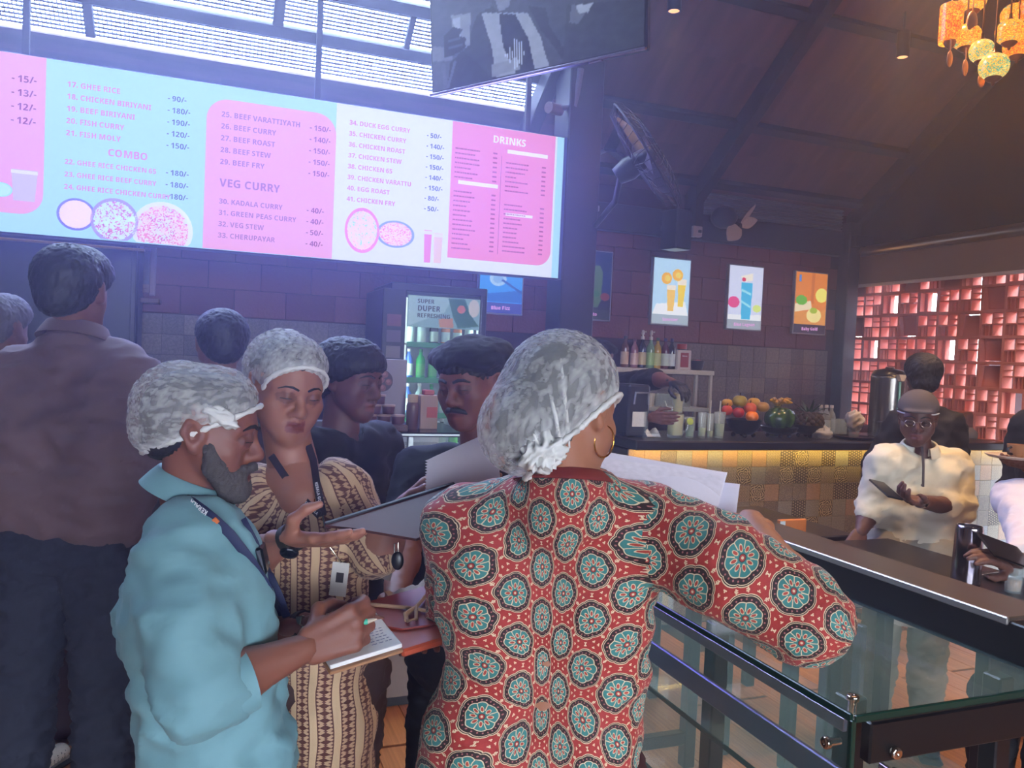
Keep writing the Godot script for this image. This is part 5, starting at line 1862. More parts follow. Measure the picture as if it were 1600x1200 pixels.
func fans_and_fittings() -> void:
	var bk := M("fitting black", Color(0.06, 0.06, 0.075), 0.4)
	# pendant spotlights under the roof
	var idx := -1
	for s in [[1053, 18, 4.75, "black pendant spotlight with a warm lens beside the screen"], [1410, 90, 5.35, "black pendant spotlight with a warm lens, left of the mosaic chandelier"], [2.9, -2.7, 3.6, ""], [4.5, -2.9, 3.6, ""], [4.2, -1.2, 3.6, ""], [2.3, -1.7, 3.6, ""]]:
		idx += 1
		var off: bool = s[3] == ""      # unseen lamps added to brighten the floor, bar front and people
		var p := Vector3(s[0], s[2], s[1]) if off else at(s[0], s[1], s[2])
		var t := thing("pendant_spotlight", s[3] if not off else "added unseen pendant spotlight %s, above the frame" % ["", "", "over the low table", "over the cream kurta", "over the side table", "over the glass case"][idx], "lamp", p, 0.0, "" if not off else "added pendant spotlights that brighten the crowd")
		var b := Mb.new()
		b.lathe([Vector2(0.0, 0.17), Vector2(0.042, 0.17), Vector2(0.042, 0.0), Vector2(0.034, 0.0), Vector2(0.03, 0.02)], 18, p)
		obj("housing", b, bk, t)
		var l := Mb.new()
		l.lathe([Vector2(0.033, 0.004), Vector2(0.02, 0.012), Vector2(0.0, 0.014)], 18, p)
		obj("lens", l, glow("warm lens", Color(1.0, 0.72, 0.48), 2.2), t)
		var r := Mb.new()
		r.tube([p + Vector3.UP * 0.165, Vector3(p.x, minf(roof_y(p.z), 5.47 - 0.43 * (p.z + 2.2)) + 0.02, p.z)], 0.008, 8)
		obj("rod", r, bk, t)
		spot("pendant_light", p - Vector3.UP * 0.01, Vector3.DOWN, Color(1.0, 0.80, 0.58), 5.5 if off else 1.6, 48.0 if off else 40.0)
	# caged wall fan seen almost edge-on
	var c := at(1010, 245, 4.55)
	var nrm := (CR * 0.80 + CU * 0.50 + CF * -0.22).normalized()
	var bs := rb(Vector3.ZERO, nrm, FW)
	var t1 := thing("wall_fan", "big dark caged wall fan seen edge-on above the drink posters", "fan", c)
	var cg := Mb.new()
	for k in 36:
		var a := TAU * k / 36
		var d: Vector3 = bs.x * cos(a) + bs.z * sin(a)
		cg.tube([c + nrm * 0.075 + d * 0.05, c + nrm * 0.07 + d * 0.22, c + nrm * 0.03 + d * 0.33, c + d * 0.345, c - nrm * 0.05 + d * 0.31, c - nrm * 0.08 + d * 0.08], 0.0024, 4, false)
	for rr in [[0.345, 0.0, 0.006], [0.2, 0.068, 0.003], [0.28, 0.048, 0.003], [0.2, -0.066, 0.003]]:
		var ring := []
		for k in 37:
			ring.append(c + nrm * rr[1] + (bs.x * cos(TAU * k / 36) + bs.z * sin(TAU * k / 36)) * rr[0])
		cg.tube(ring, rr[2], 6, false)
	obj("cage", cg, M("cage grey", Color(0.16, 0.15, 0.18), 0.5, 0.3), t1)
	for k in 3:
		var bl := Mb.new()
		var a := TAU * k / 3 + 0.4
		bl.grid(func(u: float, v: float) -> Vector3:
			var r := lerpf(0.05, 0.3, v)
			var g := a + (u - 0.5) * (0.9 - 0.2 * v)
			return c + (bs.x * cos(g) + bs.z * sin(g)) * r + nrm * (u - 0.5) * 0.06, 5, 6, 0.003)
		obj("blade", bl, M("blade grey", Color(0.24, 0.22, 0.25), 0.6), t1)
	var mo := Mb.new()
	mo.lathe([Vector2(0, -0.2), Vector2(0.05, -0.2), Vector2(0.07, -0.12), Vector2(0.06, -0.05), Vector2(0.05, 0.04), Vector2(0, 0.05)], 18, c, bs)
	obj("motor", mo, bk, t1)
	var am := Mb.new()
	am.tube([c - nrm * 0.17, c - nrm * 0.2 - Vector3.UP * 0.14, Vector3(2.27, (c - nrm * 0.2).y - 0.22, -4.65)], 0.018, 8)
	obj("bracket", am, bk, t1)
	# speaker on the column
	var sp := at(978, 218, 5.1)
	var sb := Basis(Vector3(0, 1, 0), 0.3) * Basis(Vector3(0, 0, 1), -0.30) * Basis(Vector3(1, 0, 0), 0.3)
	var t2 := thing("speaker", "black loudspeaker tilted down on the column, between the screen and the caged fan", "speaker", sp)
	var s1 := Mb.new()
	s1.box(sp, Vector3(0.16, 0.24, 0.15), 0.012, sb)
	obj("speaker_box", s1, bk, t2)
	var s2 := Mb.new()
	s2.box(sp + sb * Vector3(0, 0, 0.077), Vector3(0.135, 0.21, 0.008), 0.003, sb)
	obj("grille", s2, M("grille black", Color(0.12, 0.12, 0.14), 0.7), t2)
	var s3 := Mb.new()
	s3.tube([sp - sb * Vector3(0, 0.05, 0.07), Vector3(2.27, sp.y - 0.1, -4.72)], 0.014, 8)
	obj("bracket", s3, M("bracket steel", Color(0.5, 0.5, 0.52), 0.3, 0.8), t2)
	# second speaker on the thin post
	var q := at(1057, 360, 6.1)
	var t3 := thing("speaker", "black loudspeaker hanging in front of the wall above the orange drink poster", "speaker", q)
	var q1 := Mb.new()
	q1.box(q, Vector3(0.17, 0.3, 0.17), 0.01, Basis(Vector3.UP, 0.25))
	obj("speaker_box", q1, bk, t3)
	var q2 := Mb.new()
	q2.tube([q - Vector3(0, 0, 0.05), Vector3(q.x, q.y + 0.04, -5.52)], 0.02, 8)
	obj("bracket", q2, bk, t3)
	# switch box and a socket
	var w1 := onz(1088, 362, -5.43)
	var t4 := thing("switch_box", "white electrical switch box at the foot of the thin roof post", "switch box", w1)
	var wb := Mb.new()
	wb.box(w1, Vector3(0.085, 0.085, 0.05), 0.006)
	obj("box_body", wb, M("plastic white", Color(0.72, 0.70, 0.70), 0.5), t4)
	var ws := Mb.new()
	ws.box(w1 + Vector3(0.015, 0, 0.028), Vector3(0.03, 0.022, 0.012), 0.003)
	obj("switch", ws, bk, t4)
	var w2 := onz(931, 326, -5.5)
	var t5 := thing("socket_box", "small white socket box on the dark beam right of the column", "socket", w2)
	var w2b := Mb.new()
	w2b.box(w2, Vector3(0.045, 0.045, 0.04), 0.005)
	obj("box_body", w2b, M("plastic white", Color(0.72, 0.70, 0.70), 0.5), t5)
	# little white-bladed fan
	var f := onz(1156, 352, -5.3)
	var t6 := thing("small_fan", "small wall fan with three white blades and black motor under the eaves", "fan", f)
	var fm := Mb.new()
	fm.ball(f + Vector3(-0.11, 0.06, -0.06), Vector3(0.11, 0.09, 0.1), 14, 9)
	fm.tube([f + Vector3(-0.08, 0.05, -0.06), f], 0.018, 8)
	obj("motor", fm, bk, t6)
	for k in 3:
		var ang: float = [-2.3, 0.35, 0.95][k]
		var ln: float = [0.16, 0.14, 0.19][k]
		var wd: float = [0.06, 0.04, 0.014][k]
		var d: Vector3 = Vector3(cos(ang), sin(ang), 0.1).normalized()
		var s := Vector3(-sin(ang), cos(ang), 0.3).normalized()
		var bl := Mb.new()
		bl.grid(func(u: float, v: float) -> Vector3:
			var w := sin(clampf(v * 0.85 + 0.15, 0, 1) * PI) * wd + 0.006
			return f + d * (0.02 + v * ln) + s * (u - 0.5) * 2.0 * w, 4, 10, 0.004)
		obj("blade", bl, M("blade white", Color(0.80, 0.78, 0.74), 0.4), t6)
	var ar := Mb.new()
	ar.tube([f + Vector3(-0.12, 0.06, -0.1), f + Vector3(-0.12, 0.06, -0.27)], 0.02, 8)
	obj("bracket", ar, bk, t6)
	# camera on the column, under the screen
	var cp := at(866, 171, 5.0)
	var t7 := thing("security_camera", "small bullet security camera with a brown cover on the column under the screen", "camera", cp)
	var cm := Mb.new()
	cm.tube([cp + Vector3(-0.06, -0.01, 0.05), cp + Vector3(0.04, 0.0, 0.0)], 0.036, 12)
	obj("camera_body", cm, M("cover brown", Color(0.50, 0.34, 0.28), 0.45), t7)
	var cn := Mb.new()
	cn.tube([cp, Vector3(2.08, cp.y + 0.02, -4.6), Vector3(2.1, cp.y + 0.25, -4.58)], 0.022, 8)
	obj("mount", cn, M("mount grey", Color(0.45, 0.42, 0.47), 0.5), t7)

func chandelier() -> void:
	var hub := at(1560, -90, 3.55)
	var t := thing("mosaic_chandelier", "chandelier of glowing orange and teal mosaic glass globes hanging at the top right", "chandelier", hub)
	var brass := M("lamp bronze", Color(0.40, 0.24, 0.14), 0.35, 0.8)
	var pal := [[Color(1.0, 0.60, 0.12), Color(1.0, 0.78, 0.3), Color(0.95, 0.40, 0.08), Color(0.15, 0.62, 0.52)], [Color(1.0, 0.80, 0.35), Color(1.0, 0.66, 0.18), Color(0.10, 0.62, 0.58), Color(1.0, 0.9, 0.6)], [Color(1.0, 0.5, 0.08), Color(1.0, 0.68, 0.15), Color(0.85, 0.22, 0.05), Color(1.0, 0.75, 0.25)]]
	var gm := []
	for k in 3:
		var n := FastNoiseLite.new()
		n.seed = 200 + k
		n.frequency = 1.0
		n.noise_type = FastNoiseLite.TYPE_CELLULAR
		n.cellular_return_type = FastNoiseLite.RETURN_CELL_VALUE
		var n2 := FastNoiseLite.new()
		n2.seed = 300 + k
		n2.frequency = 1.0
		var im := paint(96, 48, func(u: float, v: float) -> Color:
			var a := absf(n.get_noise_2d(u * 30, v * 16))
			var patch := n2.get_noise_2d(u * 4, v * 3) > 0.18
			var c: Color = pal[k][3] if patch and a > 0.35 else pal[k][int(a * 29) % 3]
			return c.darkened(0.15 * (a * 7.0 - int(a * 7.0))))
		gm.append(M("mosaic %d" % k, Color(0.35, 0.2, 0.08), 0.2, 0.0, {"emission_enabled": true, "emission_texture": ImageTexture.create_from_image(im), "emission": Color.BLACK, "emission_energy_multiplier": 1.9}))
	var list := [[1486, 38, 34, 58, 3.5, 2], [1510, 58, 43, 36, 3.5, 0], [1534, 80, 37, 34, 3.45, 1], [1553, 104, 44, 38, 3.4, 1], [1578, 50, 42, 36, 3.55, 0], [1590, 72, 42, 34, 3.6, 2], [1520, 1, 40, 34, 3.6, 0], [1586, 24, 42, 34, 3.75, 0], [1612, 12, 40, 44, 3.6, 2], [1600, -30, 44, 38, 3.5, 1], [1490, -30, 44, 38, 3.7, 0]]
	for q in list:
		var d: float = q[4]
		var p := at(q[0], q[1], d)
		var w: float = q[2] * d / FOCAL / 2
		var h: float = q[3] * d / FOCAL / 2
		var g := Mb.new()
		var prof := []
		for i in 11:
			var a := -PI / 2 * 0.74 + PI * 0.74 * i / 10.0
			if q[3] > 50:
				prof.append(Vector2(w * (0.75 + 0.25 * minf(1.0, cos(a) * 2.2)), h * sin(a) / sin(PI / 2 * 0.74)))
			else:
				prof.append(Vector2(w * pow(cos(a), 0.75), h * sin(a)))
		g.lathe(prof, 24, p)
		var o := obj("globe", g, gm[q[5]], t)
		var cap := Mb.new()
		cap.lathe([Vector2(w * 0.5, -h * 0.86), Vector2(w * 0.56, -h * 0.98), Vector2(w * 0.34, -h * 1.22), Vector2(w * 0.12, -h * 1.3), Vector2(w * 0.1, -h * 1.5), Vector2(0.0, -h * 1.6)], 18, p)
		obj("bronze_cup", cap, brass, o)
		cap = Mb.new()
		cap.lathe([Vector2(w * 0.45, h * 0.85), Vector2(w * 0.3, h * 1.05), Vector2(w * 0.12, h * 1.2), Vector2(0.006, h * 1.6)], 14, p)
		obj("bronze_cap", cap, brass, o)
		var rod := Mb.new()
		rod.tube([p + Vector3.UP * h * 1.1, Vector3(p.x, hub.y - 0.02, p.z), hub], 0.004, 6)
		obj("rod", rod, brass, o)
		omni("globe_light", p, Color(1.0, 0.62, 0.25), 0.10, 0.03)
	for q in [[1484, 92, 12, 26], [1508, 106, 12, 26], [1533, 126, 15, 22], [1519, 34, 22, 34]]:
		var p := at(q[0], q[1], 3.45)
		var w: float = q[2] * 3.45 / FOCAL / 2
		var h: float = q[3] * 3.45 / FOCAL / 2
		var b := Mb.new()
		b.ball(p, Vector3(w, h, w * 0.35), 12, 8)
		b.tube([p + Vector3.UP * h, p + Vector3.UP * (h + 0.05)], 0.003, 5)
		obj("pendant_drop", b, M("drop amber", Color(0.55, 0.36, 0.24), 0.4), t)
	var hb := Mb.new()
	hb.lathe([Vector2(0, -0.03), Vector2(0.16, -0.03), Vector2(0.16, 0.0), Vector2(0.03, 0.05), Vector2(0.012, 0.1), Vector2(0, 0.1)], 24, hub)
	hb.tube([hub, Vector3(hub.x, roof_y(hub.z), hub.z)], 0.012, 8)
	obj("ceiling_plate", hb, brass, t)

# ---------------------------------------------------------------- on the bar
func on_bar(px: float, z := -4.3, y := 1.15) -> Vector3:
	var p := onz(px, 682, z)
	return Vector3(p.x, y, z)

func bar_things() -> void:
	var black := M("bowl black", Color(0.07, 0.07, 0.085), 0.35)
	var fruit := func(called: String, label: String, p: Vector3, r: Vector3, m: Material, stem := true, b := Basis()):
		var t := thing(called, label, "fruit", p - Vector3.UP * r.y, 0.0, "")
		var f := Mb.new()
		var prof := []
		for i in 11:
			var a := -PI / 2 + PI * i / 10.0
			var k := 1.0 - 0.10 * pow(maxf(absf(sin(a)) - 0.75, 0.0) * 4.0, 2.0)
			prof.append(Vector2(cos(a), sin(a) * k))
		f.lathe(prof, 16, p, b * Basis.from_scale(r))
		obj("flesh", f, m, t)
		if stem:
			var s := Mb.new()
			s.tube([p + b.y * r.y * 0.85, p + b.y * (r.y + 0.012) + Vector3(0.004, 0, 0)], 0.004, 6)
			obj("stem", s, M("stem brown", Color(0.3, 0.22, 0.12), 0.8), t)
	var bowl := func(called: String, label: String, p: Vector3, r: float, h: float):
		var t := thing(called, label, "bowl", p)
		var b := Mb.new()
		b.lathe([Vector2(0, 0.02), Vector2(r * 0.5, 0.02), Vector2(r * 0.86, h * 0.55), Vector2(r, h), Vector2(r * 0.95, h), Vector2(r * 0.8, h * 0.55), Vector2(r * 0.46, 0.03), Vector2(0, 0.03)], 24, p)
		obj("bowl_body", b, black, t)
		for k in 4:
			var a := TAU * k / 4 + 0.5
			var f := Mb.new()
			f.ball(p + Vector3(cos(a) * r * 0.55, 0.014, sin(a) * r * 0.55), Vector3(0.016, 0.015, 0.016), 8, 6)
			obj("foot", f, black, t)
	var Z := -4.28
	var c1 := on_bar(1161, Z)
	bowl.call("fruit_bowl", "black footed bowl heaped with oranges, apples and mangoes on the bar", c1, 0.115, 0.115)
	var sk := func(px: float, py: float, dz: float) -> Vector3: return onz(px, py, Z + dz)
	fruit.call("mango", "green-yellow mango on top of the fruit bowl", sk.call(1156, 627, -0.02), Vector3(0.050, 0.042, 0.045), M("mango", Color(0.62, 0.56, 0.20), 0.4))
	fruit.call("mango", "small yellow mango at the left edge of the fruit bowl", sk.call(1136, 630, -0.03), Vector3(0.036, 0.03, 0.035), M("mango ripe", Color(0.80, 0.62, 0.20), 0.4))
	fruit.call("apple", "orange-red apple at the left of the fruit bowl", sk.call(1136, 641, 0.02), Vector3(0.036, 0.034, 0.036), M("apple orange", Color(0.80, 0.26, 0.14), 0.35))
	fruit.call("apple", "dark red apple at the front of the fruit bowl", sk.call(1154, 645, 0.05), Vector3(0.038, 0.036, 0.038), M("apple red", Color(0.66, 0.10, 0.12), 0.3))
	fruit.call("pomegranate", "orange-red pomegranate above the orange in the fruit bowl", sk.call(1172, 638, 0.0), Vector3(0.043, 0.040, 0.042), M("pomegranate", Color(0.82, 0.36, 0.16), 0.4))
	fruit.call("orange", "bright orange at the front right of the fruit bowl", sk.call(1175, 651, 0.06), Vector3(0.042, 0.037, 0.042), M("orange", Color(0.96, 0.52, 0.08), 0.45), false)
	fruit.call("mango", "yellow mango behind the pomegranate", sk.call(1178, 629, -0.06), Vector3(0.045, 0.034, 0.04), M("mango ripe", Color(0.80, 0.62, 0.20), 0.4))
	fruit.call("mango", "brownish yellow mango at the right of the fruit bowl", sk.call(1192, 636, -0.02), Vector3(0.044, 0.036, 0.04), M("mango brown", Color(0.66, 0.48, 0.18), 0.4))
	var c2 := on_bar(1216, Z)
	bowl.call("fruit_bowl", "black footed bowl carrying the big green melon", c2, 0.125, 0.07)
	var mimg := paint(64, 32, func(u: float, v: float) -> Color:
		var s := sin(u * TAU * 9.0 + 1.6 * noise.get_noise_2d(u * 30, v * 12))
		return Color(0.13, 0.24, 0.12).lerp(Color(0.30, 0.42, 0.20), clampf(s * 0.6 + 0.3, 0, 1)))
	fruit.call("watermelon", "large glossy dark green striped melon between the two fruit bowls", c2 + Vector3(0, 0.125, 0.01), Vector3(0.115, 0.082, 0.088), textured("melon", mimg, 0.2), true, Basis())
	var bt := thing("banana_bunch", "bunch of ripe yellow bananas behind the green melon", "bananas", c2 + Vector3(0.05, 0.03, -0.1))
	for k in 9:
		var a := -0.9 + k * 0.22
		var o := c2 + Vector3(0.06, 0.215, -0.10)
		var b := Mb.new()
		var d := Vector3(sin(a), 0.30 + 0.12 * sin(k * 2.1), cos(a * 1.7) * 0.2 + 0.2)
		b.tube([o - Vector3(0, 0.02, 0), o + d * 0.045 + Vector3(0, 0.005, 0), o + d * 0.085 + Vector3(0, 0.0, 0.01), o + d * 0.12 + Vector3(0, -0.012, 0.015)], [0.006, 0.014, 0.0135, 0.005], 8)
		obj("banana", b, M("banana %d" % (k % 2), [Color(0.80, 0.60, 0.12), Color(0.68, 0.48, 0.10)][k % 2], 0.5), bt)
	var bs := Mb.new()
	bs.tube([c2 + Vector3(0.05, 0.0, -0.1), c2 + Vector3(0.06, 0.2, -0.10)], [0.05, 0.02], 8)
	obj("stalk", bs, M("stalk green", Color(0.36, 0.38, 0.14), 0.7), bt)
	var c3 := on_bar(1262, Z)
	bowl.call("fruit_bowl", "black footed bowl holding the pineapple", c3, 0.11, 0.085)
	var pt := thing("pineapple", "pineapple with a spread of dark green leaves, lying in the black bowl", "pineapple", c3 + Vector3(0, 0.04, 0))
	var pb := Mb.new()
	for r in 7:
		for k in 11:
			var a := TAU * (k + 0.5 * (r % 2)) / 11
			var el := -0.7 + r * 0.26
			pb.ball(c3 + Vector3(0, 0.1, 0) + Vector3(cos(a) * cos(el) * 0.085, sin(el) * 0.075, sin(a) * cos(el) * 0.085), Vector3(0.021, 0.021, 0.021), 6, 4)
	obj("pineapple_body", pb, M("pineapple", Color(0.25, 0.19, 0.09), 0.7), pt)
	for k in 30:
		var a := k * 2.4
		var el := 0.15 + 0.9 * float(k) / 30.0
		var d := Vector3(cos(a) * cos(el), sin(el), sin(a) * cos(el))
		var o := c3 + Vector3(0.0, 0.135, 0)
		var side := d.cross(Vector3.UP).normalized()
		var L := 0.12 + 0.03 * sin(k * 1.7)
		var lf := Mb.new()
		lf.grid(func(u: float, v: float) -> Vector3:
			var w := 0.013 * (1.0 - v) + 0.001
			return o + d * (v * L) + side * (u - 0.5) * 2 * w + Vector3(0, 0.03 * v - 0.07 * v * v * (1.3 - el), 0) + Vector3(0, absf(u - 0.5) * 0.008, 0), 2, 5, 0.0012)
		obj("leaf", lf, M("leaf %d" % (k % 3), [Color(0.12, 0.24, 0.10), Color(0.18, 0.32, 0.13), Color(0.09, 0.18, 0.09)][k % 3], 0.5), pt)
	# glasses and jug
	var juice := M("yellow juice", Color(0.80, 0.74, 0.28), 0.2)
	var mint := M("mint drink", Color(0.36, 0.52, 0.30), 0.2)
	var lime := M("lime water", Color(0.68, 0.74, 0.58), 0.15)
	var jp := on_bar(1054, -4.2)
	var j := thing("juice_jug", "clear jug of yellow juice with a handle, held by the barista", "jug", jp)
	var jb := Mb.new()
	jb.lathe([Vector2(0, 0), Vector2(0.044, 0), Vector2(0.05, 0.02), Vector2(0.052, 0.15), Vector2(0.049, 0.15), Vector2(0.046, 0.02), Vector2(0, 0.01)], 20, jp)
	obj("jug_body", jb, glass_mat(), j)
	var jl := Mb.new()
	jl.lathe([Vector2(0, 0.012), Vector2(0.045, 0.02), Vector2(0.0475, 0.142), Vector2(0, 0.142)], 18, jp)
	obj("juice", jl, juice, j)
	var jh := Mb.new()
	jh.tube([jp + Vector3(0.048, 0.13, 0.01), jp + Vector3(0.078, 0.11, 0.02), jp + Vector3(0.078, 0.06, 0.02), jp + Vector3(0.05, 0.03, 0.01)], 0.006, 8)
	obj("handle", jh, glass_mat(), j)
	var sw := thing("drinking_straw", "white drinking straw leaning out of the juice jug", "straw", jp + Vector3(-0.03, 0.1, 0))
	var swb := Mb.new()
	swb.tube([jp + Vector3(-0.02, 0.09, 0), jp + Vector3(-0.075, 0.225, -0.01)], 0.004, 7)
	obj("straw_body", swb, M("straw white", Color(0.85, 0.85, 0.78), 0.4), sw)
	var tp := jp + Vector3(0.015, 0.152, -0.005)
	tumbler(tp, 0.125, 0.037, "tall glass of yellow juice held above the jug", "", null, juice, 0.95)
	tumbler(on_bar(1077, -4.2), 0.13, 0.032, "mint drink in a tall glass beside the juice jug", "", null, mint, 0.6)
	tumbler(on_bar(1096, -4.2), 0.16, 0.03, "tall glass of lime water with a lime slice, third along the bar", "", null, lime, 0.4)
	tumbler(on_bar(1109, -4.18), 0.155, 0.022, "slim tall glass with a straw, fourth along the bar", "", null, lime, 0.3)
	tumbler(on_bar(1123, -4.2), 0.165, 0.038, "widest clear glass of pale lime drink, nearest the fruit bowl", "", null, lime, 0.55)
	for q in [[1107, 642, "clear straw standing in the slim glass"], [1122, 640, "clear straw standing in the widest lime glass"]]:
		var b := on_bar(q[0], -4.2)
		var s := thing("drinking_straw", q[2], "straw", b)
		var m := Mb.new()
		m.tube([b + Vector3(0, 0.02, 0), b + Vector3(0.005, 0.235, 0)], 0.004, 6)
		obj("straw_body", m, M("straw white", Color(0.85, 0.85, 0.78), 0.4), s)
	var ls := thing("lime_slice", "lime slice on the rim of the mint drink", "lime", on_bar(1077, -4.17, 1.245))
	var lm := Mb.new()
	lm.lathe([Vector2(0, -0.003), Vector2(0.022, -0.003), Vector2(0.022, 0.003), Vector2(0, 0.003)], 16, on_bar(1077, -4.165, 1.255), Basis(Vector3.RIGHT, 1.35))
	obj("slice", lm, M("lime", Color(0.66, 0.74, 0.18), 0.4), ls)
	# tray of napkins left of the jug
	var np := on_bar(1009, -4.22)
	var nt := thing("napkin_holder", "clear acrylic napkin holder with white napkins at the barista's hand", "napkin holder", np)
	var nb := Mb.new()
	nb.box(np + Vector3(-0.03, 0.08, 0), Vector3(0.004, 0.16, 0.1))
	nb.box(np + Vector3(0.03, 0.03, 0.03), Vector3(0.09, 0.004, 0.05))
	nb.box(np + Vector3(0.015, 0.002, 0), Vector3(0.12, 0.004, 0.12))
	obj("holder", nb, glass_mat(), nt)
	var nn := Mb.new()
	nn.grid(func(u: float, v: float) -> Vector3: return np + Vector3(-0.02 + u * 0.09, 0.008 + 0.05 * sin(v * PI) * (0.6 + 0.4 * sin(u * 9)), -0.05 + v * 0.1), 10, 10, 0.003)
	obj("napkin", nn, M("paper", Color(0.86, 0.85, 0.83), 0.8), nt)
	# till or grinder at the end, behind the woman's head
	var mp := on_bar(986, -4.32)
	var mt := thing("juice_machine", "dark grey boxy juice machine with a pale notice, beside the barista's arm", "machine", mp)
	var mb := Mb.new()
	mb.box(mp + Vector3(-0.02, 0.16, 0), Vector3(0.15, 0.32, 0.24), 0.014)
	obj("machine_body", mb, M("machine grey", Color(0.17, 0.17, 0.2), 0.4), mt)
	var m2 := Mb.new()
	m2.box(mp + Vector3(-0.02, 0.11, 0.121), Vector3(0.09, 0.09, 0.004))
	obj("notice", m2, M("paper", Color(0.86, 0.85, 0.83), 0.8), mt)
	var m3 := Mb.new()
	m3.tube([mp + Vector3(-0.06, 0.2, 0.125), mp + Vector3(-0.055, 0.27, 0.13), mp + Vector3(0.03, 0.27, 0.13), mp + Vector3(0.035, 0.2, 0.125)], 0.008, 8)
	obj("handle", m3, M("bracket steel", Color(0.5, 0.5, 0.52), 0.3, 0.8), mt)
	# water bottles, bag, tray with upturned glasses
	for i in 3:
		var p := on_bar([1280, 1289, 1297][i], -4.5)
		bottle("water_bottle", "clear water bottle with white cap, %s of three beside the pineapple leaves" % ["nearest the pineapple", "middle one", "farthest from the pineapple"][i], p, 0.21, 0.03, M("water bottle", Color(0.80, 0.85, 0.88, 0.45), 0.08, 0.0, {"transparency": BaseMaterial3D.TRANSPARENCY_ALPHA}), M("cap white", Color(0.85, 0.85, 0.85), 0.4), M("label pale blue", Color(0.75, 0.82, 0.85), 0.5), "water bottles on the bar")
	var gp := on_bar(1284, -4.2)
	var pg := thing("plastic_bag", "crumpled clear plastic bag on the bar beside the pineapple", "bag", gp)
	var gm := Mb.new()
	gm.ball(gp + Vector3(0, 0.035, 0), Vector3(0.065, 0.04, 0.05), 18, 12)
	ruffle(gm, 0, 0.022, Vector3(22, 30, 22), 12)
	for k in gm.v.size():
		gm.v[k].y = maxf(gm.v[k].y, 1.1515)
	obj("bag_body", gm, M("bag film", Color(0.82, 0.84, 0.88, 0.55), 0.3, 0.0, {"transparency": BaseMaterial3D.TRANSPARENCY_ALPHA}), pg)
	var yp := on_bar(1334, -4.22)
	var ty := thing("serving_tray", "black round tray on the bar carrying a glass of crumpled napkins", "tray", yp)
	var tm := Mb.new()
	tm.lathe([Vector2(0, 0), Vector2(0.13, 0), Vector2(0.145, 0.016), Vector2(0.14, 0.018), Vector2(0.125, 0.006), Vector2(0, 0.006)], 28, yp)
	obj("tray_body", tm, M("tray black", Color(0.06, 0.055, 0.055), 0.3), ty)
	tumbler(yp + Vector3(-0.02, 0.0065, 0.02), 0.1, 0.04, "clear glass stuffed with white napkins on the black tray", "")
	var ng := thing("paper_napkin", "crumpled white napkins standing out of the glass on the black tray", "napkin", yp + Vector3(-0.02, 0.06, 0.02))
	var nm := Mb.new()
	nm.ball(yp + Vector3(-0.02, 0.125, 0.02), Vector3(0.048, 0.055, 0.045), 18, 12)
	ruffle(nm, 0, 0.025, Vector3(30, 18, 30), 13)
	obj("napkin_paper", nm, M("paper", Color(0.86, 0.85, 0.83), 0.8), ng)
	for i in 2:
		tumbler(on_bar([1304, 1316][i], -4.4), 0.12, 0.033, "empty clear glass behind the black tray, %s" % ["nearer the water bottles", "nearer the steel urn"][i], "")
	# steel urn
	var up := on_bar(1384, -4.32)
	var ut := thing("steel_urn", "tall stainless steel urn with black lid and a glass level gauge on the bar", "urn", up)
	var ub := Mb.new()
	ub.lathe([Vector2(0, 0), Vector2(0.118, 0), Vector2(0.12, 0.01), Vector2(0.12, 0.42), Vector2(0.125, 0.425), Vector2(0.115, 0.44), Vector2(0, 0.44)], 32, up)
	ub.lathe([Vector2(0.1215, 0.11), Vector2(0.1235, 0.115), Vector2(0.1215, 0.12)], 32, up)
	obj("urn_body", ub, M("brushed steel", Color(0.62, 0.60, 0.57), 0.22, 0.95), ut)
	var ul := Mb.new()
	ul.lathe([Vector2(0.12, 0.44), Vector2(0.1, 0.475), Vector2(0.03, 0.49), Vector2(0.03, 0.5), Vector2(0, 0.5)], 24, up)
	obj("lid", ul, M("tray black", Color(0.06, 0.055, 0.055), 0.3), ut)
	var ug := Mb.new()
	ug.tube([up + Vector3(-0.03, 0.0, 0.125), up + Vector3(-0.03, 0.4, 0.125)], 0.008, 10)
	obj("level_gauge", ug, M("gauge glass", Color(0.55, 0.85, 0.78), 0.1), ut)
	var uf := Mb.new()
	uf.prism(PackedVector2Array([Vector2(-0.012, 0), Vector2(0.012, 0), Vector2(0.035, 0.045), Vector2(-0.035, 0.045)]), 0.03, Transform3D(Basis(), up + Vector3(-0.025, 0.405, 0.128)))
	obj("tap_top", uf, M("plastic cream", Color(0.88, 0.82, 0.72), 0.4), ut)
	# round grinder and a carrot-orange lamp on the right
	var kp := on_bar(1513, -4.35)
	var kt := thing("kitchen_scale", "round brown-faced dial scale on the bar right of the urn", "scale", kp)
	var km := Mb.new()
	km.lathe([Vector2(0, 0), Vector2(0.07, 0), Vector2(0.055, 0.05), Vector2(0.03, 0.08), Vector2(0, 0.08)], 20, kp)
	obj("base", km, M("scale grey", Color(0.46, 0.42, 0.40), 0.5), kt)
	var kd := Mb.new()
	kd.lathe([Vector2(0, -0.03), Vector2(0.062, -0.03), Vector2(0.065, 0.0), Vector2(0.06, 0.02), Vector2(0.03, 0.022), Vector2(0.028, 0.012), Vector2(0, 0.012)], 24, kp + Vector3(0, 0.13, 0), rb(Vector3.ZERO, Vector3(-0.3, 0.1, 1), Vector3.UP))
	obj("dial", kd, M("scale brown", Color(0.40, 0.24, 0.20), 0.5), kt)
	var op := thing("orange_squash", "bright orange plastic funnel beside the dial scale", "funnel", on_bar(1532, -4.4))
	var om := Mb.new()
